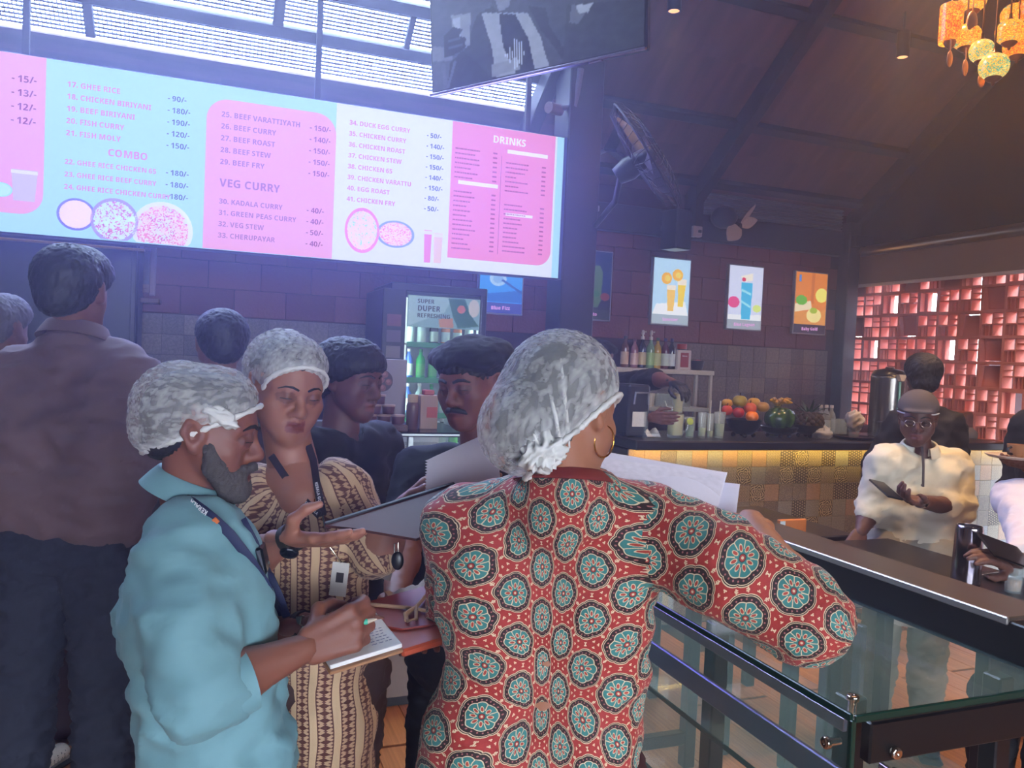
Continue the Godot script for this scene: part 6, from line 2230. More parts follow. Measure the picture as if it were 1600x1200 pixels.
	om.lathe([Vector2(0, 0), Vector2(0.035, 0), Vector2(0.025, 0.09), Vector2(0.06, 0.16), Vector2(0.066, 0.19), Vector2(0.055, 0.19), Vector2(0.018, 0.09), Vector2(0, 0.09)], 20, op.position)
	obj("funnel_body", om, M("plastic orange", Color(0.90, 0.36, 0.10), 0.35), op)

# ---------------------------------------------------------------- on the food counter and in the foreground
func front_things() -> void:
	var tubp := onz(600, 668, -3.55)
	var tr := thing("tub_tray", "brown tray under the stacked sweet tubs on the glass case", "tray", Vector3(0.68, 1.246, -3.56))
	var tb := Mb.new()
	tb.box(Vector3(0.69, 1.262, -3.56), Vector3(0.27, 0.03, 0.2), 0.004)
	obj("tray_body", tb, M("tray brown", Color(0.36, 0.22, 0.17), 0.5), tr)
	var k := 0
	for lay in 3:
		var n: int = [4, 3, 2][lay]
		for i in n:
			var p := Vector3(0.60 + i * 0.062 + lay * 0.02, 1.278 + lay * 0.044, -3.50 - lay * 0.01)
			var t := thing("sweet_tub", "brown lidded sweet tub, %s from the left in the %s of the stack" % [["first", "second", "third", "fourth"][i], ["bottom row", "middle row", "top row"][lay]], "tub", p, 0.0, "sweet tubs in the %s of the stack" % ["bottom row", "middle row", "top row"][lay])
			var b := Mb.new()
			b.lathe([Vector2(0, 0), Vector2(0.026, 0), Vector2(0.029, 0.036), Vector2(0, 0.036)], 16, p)
			obj("tub_body", b, M("tub brown %d" % (k % 2), [Color(0.34, 0.15, 0.13), Color(0.40, 0.20, 0.17)][k % 2], 0.4), t)
			var l := Mb.new()
			l.lathe([Vector2(0.031, 0.034), Vector2(0.0315, 0.042), Vector2(0, 0.043)], 16, p)
			obj("lid", l, M("tub rim", Color(0.72, 0.60, 0.52), 0.4), t)
			k += 1
	var a := onz(576, 640, -3.66)
	var b0 := onz(632, 562, -3.66)
	var sg := thing("sweet_sign", "pale standing board with a round picture of brown sweets, behind the stacked tubs", "sign", Vector3((a.x + b0.x) / 2, 1.246, -3.66))
	var sm := Mb.new()
	sm.box(Vector3((a.x + b0.x) / 2 + 0.005, (1.246 + b0.y) / 2, -3.67), Vector3(0.18, b0.y - 1.246, 0.012), 0.003)
	obj("board", sm, M("board grey", Color(0.58, 0.54, 0.56), 0.5), sg)
	var pc := onz(597, 595, -3.66)
	var sh := [disc(Color(0.24, 0.13, 0.14), 0.5, 0.5, 0.49, 0.49)]
	for q in [[0.62, 0.22], [0.36, 0.26], [0.2, 0.42], [0.47, 0.46], [0.8, 0.55], [0.24, 0.68], [0.54, 0.82]]:
		sh.append(disc(Color(0.52, 0.28, 0.26), q[0], q[1], 0.15, 0.15))
		sh.append(disc(Color(0.66, 0.42, 0.38), q[0] - 0.03, q[1] - 0.04, 0.08, 0.08))
	var im := poly_img(48, 48, Color(0.58, 0.54, 0.56), sh)
	var pm := Mb.new()
	var pl := PackedVector2Array()
	for i in 28:
		pl.append(Vector2(cos(TAU * i / 28), sin(TAU * i / 28)) * 0.051)
	pm.prism(pl, 0.003, Transform3D(Basis(), Vector3(pc.x, pc.y, -3.662)))
	for i in pm.v.size():
		pm.uv[i] = Vector2((pm.v[i].x - pc.x) / 0.104 + 0.5, 0.5 - (pm.v[i].y - pc.y) / 0.104)
	obj("picture", pm, textured("sweet picture", im, 0.5), sg)
	var jr := Vector3(onz(644, 650, -3.6).x, 1.246, -3.6)
	var jt := thing("jar", "brown jar with a cream lid right of the sweet sign", "jar", jr)
	var jm := Mb.new()
	jm.lathe([Vector2(0, 0), Vector2(0.028, 0), Vector2(0.029, 0.11), Vector2(0.02, 0.13), Vector2(0, 0.13)], 16, jr)
	obj("jar_body", jm, M("jar brown", Color(0.40, 0.26, 0.20), 0.3), jt)
	var jl := Mb.new()
	jl.lathe([Vector2(0.0245, 0.125), Vector2(0.0245, 0.16), Vector2(0, 0.162)], 16, jr)
	obj("lid", jl, M("lid cream", Color(0.70, 0.58, 0.42), 0.4), jt)
	var bx := Vector3(onz(668, 640, -3.62).x, 1.246, -3.62)
	var bt := thing("snack_box", "beige snack carton with an orange print beside the man in the black cap", "carton", bx)
	var bm := Mb.new()
	bm.box(bx + Vector3(0, 0.08, 0), Vector3(0.085, 0.16, 0.06), 0.003)
	obj("carton", bm, M("carton beige", Color(0.66, 0.54, 0.46), 0.6), bt)
	var bo := Mb.new()
	bo.box(bx + Vector3(0.014, 0.08, 0.0305), Vector3(0.05, 0.05, 0.002))
	obj("print", bo, M("print orange", Color(0.70, 0.28, 0.20), 0.6), bt)
	var br := Mb.new()
	br.box(bx + Vector3(0.0, 0.172, 0), Vector3(0.05, 0.024, 0.05), 0.004)
	obj("red_top", br, M("tin red", Color(0.66, 0.18, 0.14), 0.4), bt)
	# folder of the woman in the beige kurta
	var fa := at(508, 822, 1.52)
	var fb := at(684, 767, 1.62)
	var fx := (fb - fa).normalized()
	var fd := at(640, 862, 1.46) - at(600, 795, 1.57)
	var fy := (fd - fx * fd.dot(fx)).normalized()
	var fn := fx.cross(fy).normalized()
	var ft := thing("menu_folder", "dark brown folder held out by the woman in the beige kurta", "folder", fa)
	var fm := Mb.new()
	var W := (fb - fa).length() + 0.04
	fm.prism(PackedVector2Array([Vector2(0, 0), Vector2(W, 0), Vector2(W, 0.105), Vector2(W * 0.5, 0.12), Vector2(0.045, 0.035)]), 0.006, Transform3D(Basis(fx, fy, fn), fa))
	obj("cover", fm, M("folder brown", Color(0.30, 0.16, 0.14), 0.5), ft)
	var fe := Mb.new()
	fe.box(fa + fx * W / 2 - fy * 0.003, Vector3(W, 0.009, 0.012), 0.002, Basis(fx, fy, fn))
	obj("edge", fe, M("folder edge", Color(0.07, 0.06, 0.07), 0.4), ft)
	var tg := thing("key_fob", "black oval key fob with a metal ring hanging under the brown folder", "key fob", at(621, 868, 1.50))
	var tm := Mb.new()
	tm.ball(at(621, 876, 1.50), Vector3(0.012, 0.018, 0.006), 14, 9, Basis(CR, CU, -CF))
	obj("fob", tm, M("tv black", Color(0.05, 0.05, 0.06), 0.35), tg)
	var tn := Mb.new()
	tn.tube([at(617, 866, 1.5), at(616, 850, 1.5), at(622, 848, 1.5), at(622, 866, 1.5)], 0.0018, 6)
	obj("ring", tn, M("chrome", Color(0.82, 0.78, 0.72), 0.12, 1.0), tg)
	# brochure hanging from her other hand
	var gb := thing("leaflet", "grey leaflet hanging down behind the brown folder", "leaflet", at(590, 860, 1.75))
	var gm := Mb.new()
	gm.prism(PackedVector2Array([Vector2(-0.055, 0), Vector2(0.055, 0.035), Vector2(0.032, -0.085), Vector2(-0.058, -0.065)]), 0.004, Transform3D(Basis(RT, Vector3.UP, -FW), at(590, 848, 1.78)))
	obj("sheet", gm, M("leaflet grey", Color(0.40, 0.36, 0.34), 0.6), gb)
	# notebook and orange document folder on the ledge
	var oa := at(522, 1046, 1.40)      # near left corner of the notebook
	var ob := at(632, 1012, 1.46)
	var oc := at(560, 975, 1.56)
	var ox := (ob - oa).normalized()
	var ozd := (oc - at(585, 1028, 1.43))
	var oz := (ozd - ox * ozd.dot(ox)).normalized()
	var oy := oz.cross(ox).normalized()
	if oy.y < 0:
		oy = -oy
	var nx := Transform3D(Basis(ox, oy, ox.cross(oy)), oa)
	var nb := thing("notebook", "open white notebook in a tan cover under the writing man's hand", "notebook", oa)
	var m1 := Mb.new()
	m1.box(nx * Vector3(0.065, -0.004, -0.08), Vector3(0.15, 0.006, 0.17), 0.002, nx.basis)
	obj("cover", m1, M("cover tan", Color(0.62, 0.44, 0.30), 0.6), nb)
	var m2 := Mb.new()
	m2.box(nx * Vector3(0.062, 0.003, -0.082), Vector3(0.135, 0.008, 0.155), 0.001, nx.basis)
	obj("page", m2, M("paper", Color(0.86, 0.85, 0.83), 0.8), nb)
	var m3 := Mb.new()
	for i in 6:
		var x := 0.085
		while x < 0.118:
			var w := rng.randf_range(0.004, 0.01)
			m3.box(nx * Vector3(x, 0.0074, -0.03 - i * 0.011), Vector3(w, 0.0006, 0.0012), 0.0, nx.basis)
			x += w + 0.003
	obj("handwriting", m3, M("ink blue pen", Color(0.35, 0.36, 0.5), 0.6), nb)
	var od := thing("document_folder", "orange leather document folder tied with a beige cord", "folder", nx * Vector3(0.16, 0, -0.1))
	var d1 := Mb.new()
	d1.box(nx * Vector3(0.212, -0.008, -0.10), Vector3(0.175, 0.016, 0.215), 0.004, nx.basis)
	obj("back_cover", d1, M("leather orange", Color(0.62, 0.24, 0.11), 0.5), od)
	var d2 := Mb.new()
	d2.prism(PackedVector2Array([Vector2(0.13, 0.21), Vector2(0.295, 0.21), Vector2(0.295, 0.085), Vector2(0.25, 0.055), Vector2(0.20, 0.045), Vector2(0.15, 0.06), Vector2(0.13, 0.085)]), 0.004, nx * Transform3D(Basis(Vector3.RIGHT, Vector3(0, 0, -1), Vector3.UP), Vector3(0, 0.004, 0)))
	obj("flap", d2, M("leather flap", Color(0.50, 0.16, 0.09), 0.5), od)
	var d3 := Mb.new()
	d3.tube([nx * Vector3(0.128, 0.009, -0.19), nx * Vector3(0.20, 0.012, -0.11), nx * Vector3(0.262, 0.011, -0.012), nx * Vector3(0.262, -0.014, -0.002)], 0.0042, 8)
	d3.tube([nx * Vector3(0.165, 0.012, -0.075), nx * Vector3(0.17, 0.016, -0.095), nx * Vector3(0.2, 0.015, -0.112), nx * Vector3(0.283, 0.010, -0.20)], 0.004, 8)
	d3.tube([nx * Vector3(0.2, 0.015, -0.112), nx * Vector3(0.182, 0.014, -0.066), nx * Vector3(0.166, 0.013, -0.07), nx * Vector3(0.172, 0.013, -0.094), nx * Vector3(0.2, 0.015, -0.112)], 0.0038, 8)
	obj("cord", d3, M("cord beige", Color(0.66, 0.52, 0.40), 0.7), od)
	var cp := thing("paper_sheets", "crumpled beige papers under the far edge of the orange folder", "papers", nx * Vector3(0.27, -0.02, -0.2))
	var c1 := Mb.new()
	c1.grid(func(u: float, v: float) -> Vector3: return nx * Vector3(0.19 + 0.13 * u, -0.019 + 0.014 * noise.get_noise_2d(u * 5, v * 5), -0.15 - 0.13 * v), 14, 14, 0.002)
	obj("sheet", c1, M("paper beige", Color(0.70, 0.64, 0.58), 0.8), cp)
	var pn := thing("pen", "mint green pen in the fist of the man in the teal shirt", "pen", at(532, 978, 1.40))
	var p1 := Mb.new()
	p1.tube([at(472, 984, 1.425), at(574, 971, 1.465)], 0.0055, 10)
	obj("barrel", p1, M("pen mint", Color(0.12, 0.62, 0.48), 0.35), pn)
	var p2 := Mb.new()
	p2.tube([at(574, 971, 1.465), at(583, 968.5, 1.467), at(589, 967, 1.468)], [0.0048, 0.003, 0.001], 10)
	obj("tip", p2, M("pen tip", Color(0.70, 0.62, 0.52), 0.35), pn)
	# order papers of the woman in red
	var qa := at(935, 722, 1.62)
	var qt := thing("order_sheets", "sheaf of white printed order sheets held by the woman in the red kurta", "papers", qa)
	var printed := poly_img(96, 64, Color(0.80, 0.78, 0.82), [[Color(0.40, 0.38, 0.46), 0.44, 0.32, 0.88, 0.40, 0.90, 0.62, 0.46, 0.54], [Color(0.6, 0.58, 0.64), 0.6, 0.72, 0.72, 0.74, 0.72, 0.75, 0.6, 0.73]], 0.05, 44)
	var quads := [[[930, 713], [1132, 745], [1110, 838], [915, 800], 1.60], [[1095, 752], [1154, 756], [1147, 810], [1090, 815], 1.615], [[940, 706], [1134, 738], [1120, 790], [930, 760], 1.63]]
	for i in 3:
		var q: Array = quads[i]
		var d: float = q[4]
		var P := []
		for c in 4:
			P.append(at(q[c][0], q[c][1], d + (0.05 if c < 2 else 0.0)))
		var m := Mb.new()
		m.grid(func(u: float, v: float) -> Vector3:
			var s: Vector3 = (P[0] as Vector3).lerp(P[1], u).lerp((P[3] as Vector3).lerp(P[2], u), v)
			return s + CF * 0.012 * sin(u * PI + i), 10, 6, 0.0015)
		obj("sheet", m, textured("printed sheet", printed, 0.7) if i == 0 else M("paper cool", Color(0.80, 0.79, 0.84), 0.75), qt)
	var ws := thing("paper_sheet", "blank white sheet with a torn left edge below the black-capped man's chin", "paper", at(710, 730, 1.66))
	var wm := Mb.new()
	var W4 := [at(669, 718, 1.66), at(772, 672, 1.70), at(785, 775, 1.66), at(668, 772, 1.62)]
	wm.grid(func(u: float, v: float) -> Vector3:
		var s: Vector3 = (W4[0] as Vector3).lerp(W4[1], u).lerp((W4[3] as Vector3).lerp(W4[2], u), v)
		return s - CR * (0.006 * absf(sin(v * 37.0)) * (1.0 if u < 0.01 else 0.0)), 8, 24, 0.0015)
	obj("sheet", wm, M("paper cool", Color(0.80, 0.79, 0.84), 0.75), ws)
	# steel canister, tea glass and side table behind the glass case
	var tbl := thing("side_table", "dark side table behind the glass case carrying the steel canister and a tea glass", "table", Vector3(2.44, 0, -2.1))
	var t1 := Mb.new()
	t1.box(Vector3(2.44, 0.885, -2.1), Vector3(0.57, 0.03, 0.95), 0.005)
	obj("table_top", t1, M("table dark", Color(0.12, 0.09, 0.08), 0.3), tbl)
	for q in [[2.2, -1.68], [2.68, -1.68], [2.2, -2.52], [2.68, -2.52]]:
		var m := Mb.new()
		m.box(Vector3(q[0], 0.435, q[1]), Vector3(0.05, 0.87, 0.05), 0.004)
		obj("leg", m, M("case black", Color(0.035, 0.035, 0.038), 0.3), tbl)
	var ca := on(1, 1508, 912, 0.9)
	var ct := thing("steel_canister", "shiny steel canister standing behind the ledge in front of the man in white", "canister", ca)
	var cm := Mb.new()
	cm.lathe([Vector2(0, 0), Vector2(0.044, 0), Vector2(0.046, 0.01), Vector2(0.043, 0.19), Vector2(0.04, 0.2), Vector2(0.036, 0.2), Vector2(0.036, 0.02), Vector2(0, 0.02)], 28, ca, Basis(Vector3(0, 0, 1), -0.02))
	obj("canister_body", cm, M("bright steel", Color(0.70, 0.66, 0.68), 0.14, 1.0), ct)
	var ga := on(1, 1582, 925, 0.9)
	tumbler(ga, 0.085, 0.03, "small tea glass half full of milky tea at the right edge", "", null, M("milk tea", Color(0.62, 0.42, 0.26), 0.3), 0.5)
	var dp := on(1, 1556, 905, 0.9)
	var dt := thing("saucer", "dark saucer with a spoon beside the tea glass", "saucer", dp)
	var dm := Mb.new()
	dm.lathe([Vector2(0, 0), Vector2(0.03, 0), Vector2(0.055, 0.012), Vector2(0.053, 0.014), Vector2(0.028, 0.004), Vector2(0, 0.004)], 22, dp)
	obj("saucer_body", dm, M("saucer dark", Color(0.12, 0.08, 0.07), 0.3), dt)
	var ds := Mb.new()
	ds.tube([dp + Vector3(-0.05, 0.012, -0.02), dp + Vector3(0.03, 0.03, 0.01)], 0.003, 6)
	obj("spoon", ds, M("chrome", Color(0.82, 0.78, 0.72), 0.12, 1.0), dt)
	# dark card stand and lit wooden box beyond the woman's arm
	var ss := thing("tablet_stand", "black tablet with a pale rounded rim standing behind the glass case", "tablet", at(1300, 960, 2.75))
	var s1 := Mb.new()
	var rr := PackedVector2Array()
	for i in 4:
		for j in 5:
			var an := PI + i * PI / 2 + j * PI / 8
			rr.append(Vector2([-0.074, 0.074, 0.074, -0.074][i], [-0.063, -0.063, 0.063, 0.063][i]) + Vector2(cos(an), sin(an)) * 0.016)
	var sx := Transform3D(Basis(CR, CU, -CF), at(1287, 922, 2.75))
	s1.prism(rr, 0.012, sx)
	obj("rim", s1, M("rim grey", Color(0.50, 0.46, 0.45), 0.4), ss)
	var s2 := Mb.new()
	s2.box(sx * Vector3(0, 0, 0.004), Vector3(0.170, 0.148, 0.010), 0.004, sx.basis)
	obj("screen_glass", s2, M("black glass", Color(0.03, 0.035, 0.035), 0.12), ss)
	var s3 := Mb.new()
	s3.box(sx * Vector3(0.0, -0.1, -0.03), Vector3(0.05, 0.09, 0.05), 0.004)
	obj("foot", s3, M("case black", Color(0.035, 0.035, 0.038), 0.3), ss)
	var wbx := on(1, 1236, 838, 0.9)
	var wt := thing("poster_stand", "small lit orange menu stand on the dark table beyond the woman's forearm", "stand", wbx)
	var w1 := Mb.new()
	w1.box(wbx + Vector3(0, 0.035, 0), Vector3(0.14, 0.075, 0.02), 0.003)
	obj("board", w1, M("wood orange", Color(0.72, 0.42, 0.18), 0.5), wt)
	var w2 := Mb.new()
	w2.box(wbx + Vector3(-0.055, 0.035, 0.0105), Vector3(0.025, 0.065, 0.003))
	obj("strip", w2, M("label pale blue", Color(0.75, 0.82, 0.85), 0.5), wt)
	var lowt := thing("low_table", "dark table beyond the glass case under the small orange stand", "table", Vector3(2.3, 0, -2.98))
	var lt := Mb.new()
	lt.box(Vector3(2.3, 0.885, -2.98), Vector3(0.66, 0.03, 0.66), 0.005)
	obj("table_top", lt, M("table dark", Color(0.12, 0.09, 0.08), 0.3), lowt)
	for q in [[2.02, -2.7], [2.58, -2.7], [2.02, -3.26], [2.58, -3.26]]:
		var m := Mb.new()
		m.box(Vector3(q[0], 0.435, q[1]), Vector3(0.05, 0.87, 0.05), 0.004)
		obj("leg", m, M("case black", Color(0.035, 0.035, 0.038), 0.3), lowt)

func net_mat() -> StandardMaterial3D:
	return M("hairnet cloth", Color(1, 1, 1), 0.85, 0.0, {"vertex_color_use_as_albedo": true, "transparency": BaseMaterial3D.TRANSPARENCY_ALPHA})

# thin white cap with a gathered elastic edge; pts of the puffed bag in the head's own axes
func hairnet(parent: Node3D, h: Transform3D, balls: Array, pl: Vector3, nrm: Vector3, thick: float, freq: Vector3, seed_: int, cell := 0.006) -> Node3D:
	var sc := h.basis.x.length()
	var s := Sdf.new()
	s.k = 90.0
	for q in balls:
		s.add(h * (q[0] as Vector3), h * (q[1] as Vector3), q[2] * sc, q[3] * sc)
	var n := nrm.normalized()
	s.cut(h * (pl + n * 0.8), h * (pl + n * 0.8001), 0.8 * sc, 0.8 * sc)
	var w := FastNoiseLite.new()
	w.seed = seed_
	w.frequency = 1.0
	var inv := h.affine_inverse()
	var b := Mb.new()
	var f := s.net(b, cell, Transform3D(), func(p: Vector3) -> Color:
		var q := inv * p
		var e := -(q - pl).dot(n)
		var g := 1.0 - minf(1.0, 2.6 * absf(w.get_noise_3d(q.x * freq.x, q.y * freq.y, q.z * freq.z)))
		var a := thick + 0.38 * g * g * g + 0.5 * clampf(1.0 - e / 0.02, 0, 1)
		return Color(0.70, 0.70, 0.68, minf(a, 0.96)))
	ruffle(b, f, 0.0017, Vector3(freq.x, freq.y, freq.z), seed_)
	var o := obj("hairnet", b, net_mat(), parent)
	# elastic edge: march from a point on the plane to the bag in all directions
	var e1 := n.cross(Vector3(0, 1, 0.3)).normalized()
	var e2 := n.cross(e1).normalized()
	var c0: Vector3 = pl
	var m := Vector3.ZERO
	for q in balls:
		m += (q[0] + q[1]) * 0.5
	m /= balls.size()
	c0 = m - n * (m - pl).dot(n)
	var ring := []
	var rads := []
	for k in 73:
		var d := e1 * cos(TAU * k / 72) + e2 * sin(TAU * k / 72)
		var t := 0.16
		while t > 0.02:
			var p := c0 + d * t
			var best := 1e9
			for q in balls:
				var ab: Vector3 = q[1] - q[0]
				var u := clampf((p - q[0]).dot(ab) / maxf(ab.length_squared(), 1e-9), 0, 1)
				best = minf(best, (p - q[0] - ab * u).length() - lerpf(q[2], q[3], u))
			if best < 0.004:
				break
			t -= 0.003
		ring.append(h * (c0 + d * t - n * 0.003))
		rads.append((0.0048 + 0.0016 * sin(k * 2.3)) * sc)
	var r := Mb.new()
	r.tube(ring, rads, 7, false)
	obj("elastic_edge", r, M("elastic white", Color(0.84, 0.84, 0.82), 0.85), o)
	return o

func collar(parent: Node3D, c: Vector3, up: Vector3, front: Vector3, rx: float, rz: float, hgt: float, gap: float, m: Material, called := "collar") -> void:
	var y := up.normalized()
	var z := (front - y * front.dot(y)).normalized()
	var x := y.cross(z)
	var b := Mb.new()
	b.grid(func(u: float, v: float) -> Vector3:
		var a := gap + (TAU - 2 * gap) * u
		var d := x * sin(a) * rx + z * cos(a) * rz
		var q := d.normalized()
		var pr := [Vector2(0, -0.2), Vector2(-0.003, 0.9), Vector2(0.004, 1.0), Vector2(0.014, 0.4), Vector2(0.024, -0.35)]
		var t := v * 4.0
		var i := mini(int(t), 3)
		var s: Vector2 = (pr[i] as Vector2).lerp(pr[i + 1], t - i)
		return c + d + q * s.x + y * s.y * hgt, 36, 8, 0.0025)
	obj(called, b, m, parent)

func stand(p: Dictionary, c: Vector3, left: Vector3, hip := 0.88, spread := 0.09, feet := 0.10, fwd := Vector3.ZERO) -> void:
	var g := Vector3(c.x, 0, c.z)
	p.hl = g + left * spread + Vector3.UP * hip
	p.hr = g - left * spread + Vector3.UP * hip
	p.kl = g + left * (spread + feet) * 0.5 + Vector3.UP * hip * 0.53 + fwd * 0.03
	p.kr = g - left * (spread + feet) * 0.5 + Vector3.UP * hip * 0.53 + fwd * 0.03
	p.al = g + left * feet + Vector3.UP * 0.08
	p.ar = g - left * feet + Vector3.UP * 0.08

func weave(seed_: int) -> Dictionary:
	return {"normal_enabled": true, "normal_texture": noise_tex(0.35, 2, null, seed_, true, 1.6), "normal_scale": 0.25, "uv1_triplanar": true, "uv1_scale": Vector3(14, 14, 14), "rim_enabled": true, "rim": 0.25, "rim_tint": 0.6}

func garment(parent: Node3D, called: String, s: Sdf, m: Material, fold: float, freq: Vector3, seed_: int, cell := 0.012, axes := []) -> void:
	var b := Mb.new()
	var f := s.net(b, cell)
	ruffle(b, f, fold, freq, seed_)
	obj(called, cloth_uv(b, axes) if axes.size() else b, m, parent)

func people() -> void:
	woman_in_red()
	man_in_teal()
	woman_in_beige()
	man_in_plum()
	man_in_black_cap()
	background_people()

func medallion_img() -> Image:
	var red := Color(0.60, 0.165, 0.14)
	var cream := Color(0.80, 0.72, 0.58)
	var dark := Color(0.16, 0.085, 0.08)
	var teal := Color(0.20, 0.46, 0.44)
	return paint(390, 260, func(u: float, v: float) -> Color:
		var p := Vector2(u * 0.130, v * 0.0867)
		var c := red
		for q in [Vector2(0.0325, 0.0217), Vector2(0.0975, 0.065)]:
			var dx := fposmod(p.x - q.x + 0.065, 0.130) - 0.065
			var dy := fposmod(p.y - q.y + 0.04335, 0.0867) - 0.04335
			var r := sqrt(dx * dx + dy * dy)
			if r > 0.047:
				continue
			var a := atan2(dy, dx)
			var lobe := absf(cos(a * 4.0))
			var R := 0.0335 + 0.0026 * sqrt(lobe)
			if r > R:
				var k := fposmod(a + PI / 16.0, PI / 8.0) - PI / 16.0
				var rr := r - 0.0408
				var tx := k * 0.0408
				if (Vector2(rr, tx).length() < 0.0010 or Vector2(rr - 0.0017, tx).length() < 0.0011 or Vector2(rr, tx - 0.0017).length() < 0.0010 or Vector2(rr, tx + 0.0017).length() < 0.0010):
					c = cream
				continue
			if r > R - 0.0013:
				c = cream
			elif r > R - 0.0026:
				c = dark
			elif r > R - 0.0036:
				c = cream
			elif r > 0.0232 + 0.0020 * lobe:
				c = dark
				var k := fposmod(a, PI / 12.0) - PI / 24.0
				if Vector2(r - 0.0278, k * 0.0278).length() < 0.0013:
					c = Color(0.60, 0.36, 0.34)
			elif r > 0.0218 + 0.0020 * lobe:
				c = cream
			else:
				c = teal
				var k := fposmod(a + PI / 8.0, PI / 4.0) - PI / 8.0
				var e := Vector2((r - 0.0125) / 0.0052, k * r / 0.0027).length()
				if e < 0.72:
					c = Color(0.62, 0.22, 0.15)
				elif e < 1.05:
					c = cream
				elif absf(absf(k) - PI / 8.0) * r < 0.00075 and r > 0.011:
					c = cream
				if r < 0.0052:
					c = dark if r > 0.0042 else (Color(0.60, 0.18, 0.14) if r > 0.002 else cream)
			break
		return c)

func woman_in_red() -> void:
	var t := thing("person", "woman with her back turned in a red kurta with teal medallions and a hairnet", "person", at(850, 1200, 1.4) * Vector3(1, 0, 1))
	var L := -RT
	var p := {"neck": at(880, 752, 1.345), "ls": at(722, 822, 1.42), "rs": at(1015, 828, 1.38), "le": at(715, 960, 1.60), "lw": at(770, 830, 1.78), "re": at(1255, 962, 1.275), "rw": at(1172, 818, 1.53), "arm": 1.12}
	stand(p, at(850, 1200, 1.42), L, 0.84, 0.09, 0.09)
	var h := head_frame(at(886, 640, 1.345), (FW * 0.80 + RT * 0.60 - Vector3.UP * 0.22), 0.98, -0.08)
	var rh := new_hand(p.rw, at(1118, 806, 1.62) - p.rw, CU * -0.75 - CR * 0.3 + CF * 0.2, true, [0.55, 0.6, 0.65, 0.7], 0.25, 0.96)
	var lh := new_hand(p.lw, at(760, 770, 1.80) - p.lw, RT, false, [0.4, 0.4, 0.4, 0.4], 0.5, 0.95)
	body(t, p, h, Color(0.60, 0.40, 0.29), true, [rh, lh], 0.003, 0.9)
	eyes(t, h, Vector3(0, -0.5, 1))
	brows(t, h)
	# kurta
	var s := Sdf.new()
	s.k = 95.0
	levels(s, [[at(785, 822, 1.40), at(955, 822, 1.39), 0.072], [at(766, 880, 1.41), at(938, 880, 1.405), 0.100], [at(768, 950, 1.42), at(934, 950, 1.415), 0.100], [at(778, 1040, 1.43), at(934, 1040, 1.425), 0.093], [at(756, 1150, 1.44), at(905, 1150, 1.435), 0.113], [at(742, 1270, 1.45), at(895, 1270, 1.445), 0.128], [at(730, 1480, 1.47), at(890, 1480, 1.465), 0.140], [at(725, 1650, 1.47), at(890, 1650, 1.465), 0.142]])
	s.add(at(868, 780, 1.37), p.ls, 0.050, 0.064)
	s.add(at(892, 778, 1.37), p.rs, 0.050, 0.070)
	s.add(at(845, 788, 1.37), at(910, 784, 1.37), 0.062, 0.058)
	s.add(at(876, 790, 1.352), at(882, 764, 1.335), 0.078, 0.068)
	chain(s, [p.rs, at(1130, 885, 1.30), p.re, at(1250, 940, 1.315)], [0.080, 0.078, 0.070, 0.063])
	chain(s, [p.ls, p.le, at(740, 910, 1.68)], [0.068, 0.06, 0.052])
	s.cut(h * Vector3(0, 0.05, 0), p.neck + Vector3.UP * 0.022 + FW * 0.006, 0.085, 0.050)
	s.cut(at(1226, 897, 1.40), at(1180, 830, 1.52), 0.050, 0.05)
	var ax := [[at(862, 770, 1.40), at(845, 1650, 1.44), 0.165, FW], [(p.rs as Vector3).lerp(p.re, -0.28), p.re, 0.078, FW], [at(1262, 962, 1.28), at(1225, 905, 1.40), 0.062, FW], [(p.ls as Vector3) + RT * 0.06, p.le, 0.07, FW]]
	var med := textured("medallion cloth", medallion_img(), 0.8, {"uv1_scale": Vector3(1.0 / 0.130, 1.0 / 0.0867, 1), "rim_enabled": true, "rim": 0.2, "rim_tint": 0.5})
	garment(t, "kurta", s, med, 0.0045, Vector3(7, 13, 7), 21, 0.0115, ax)
	collar(t, p.neck + Vector3.UP * 0.004, Vector3.UP + FW * 0.22, FW, 0.060, 0.060, 0.014, 0.5, M("neck band red", Color(0.45, 0.13, 0.11), 0.8))
	trousers(t, p, [p.hl, p.hr, 0.10], M("trousers dark red", Color(0.24, 0.10, 0.10), 0.8), 0.01)
	for q in ["al", "ar"]:
		shoe(t, p[q], FW, M("sandal brown", Color(0.25, 0.15, 0.1), 0.6), M("sole dark", Color(0.08, 0.07, 0.06), 0.7))
	hair_cap(t, h, M("hair black", Color(0.07, 0.06, 0.06), 0.6), 0.006, "hair", -0.045)
	var sc := h.basis.x.length()
	var inv := h.affine_inverse()
	var bun := Mb.new()
	var bs := Sdf.new()
	bs.add(at(822, 668, 1.30), at(850, 640, 1.31), 0.058, 0.065)
	bs.net(bun, 0.008)
	obj("hair_bun", bun, M("hair black", Color(0.07, 0.06, 0.06), 0.6), t)
	var balls := [[inv * at(876, 606, 1.325), inv * at(880, 608, 1.36), 0.098 / sc, 0.094 / sc], [inv * at(824, 668, 1.275), inv * at(835, 655, 1.31), 0.080 / sc, 0.082 / sc]]
	var pa := at(972, 622, 1.36)
	var pb := at(838, 737, 1.27)
	var pn := (pb - pa).cross(CF * 1.0 + CR * 0.25).normalized()
	if pn.dot(CR) < 0:
		pn = -pn
	var n := hairnet(t, h, balls, inv * mid(pa, pb), inv.basis * pn, 0.26, Vector3(62, 12, 40), 41, 0.0055)
	var kb := Mb.new()
	kb.ball(at(848, 706, 1.205), Vector3(0.030, 0.022, 0.014), 26, 18, Basis(CR, CU, -CF).rotated(CF, -0.5))
	ruffle(kb, 0, 0.014, Vector3(60, 60, 60), 6)
	obj("gathered_knot", kb, M("elastic white", Color(0.84, 0.84, 0.82), 0.85), n)
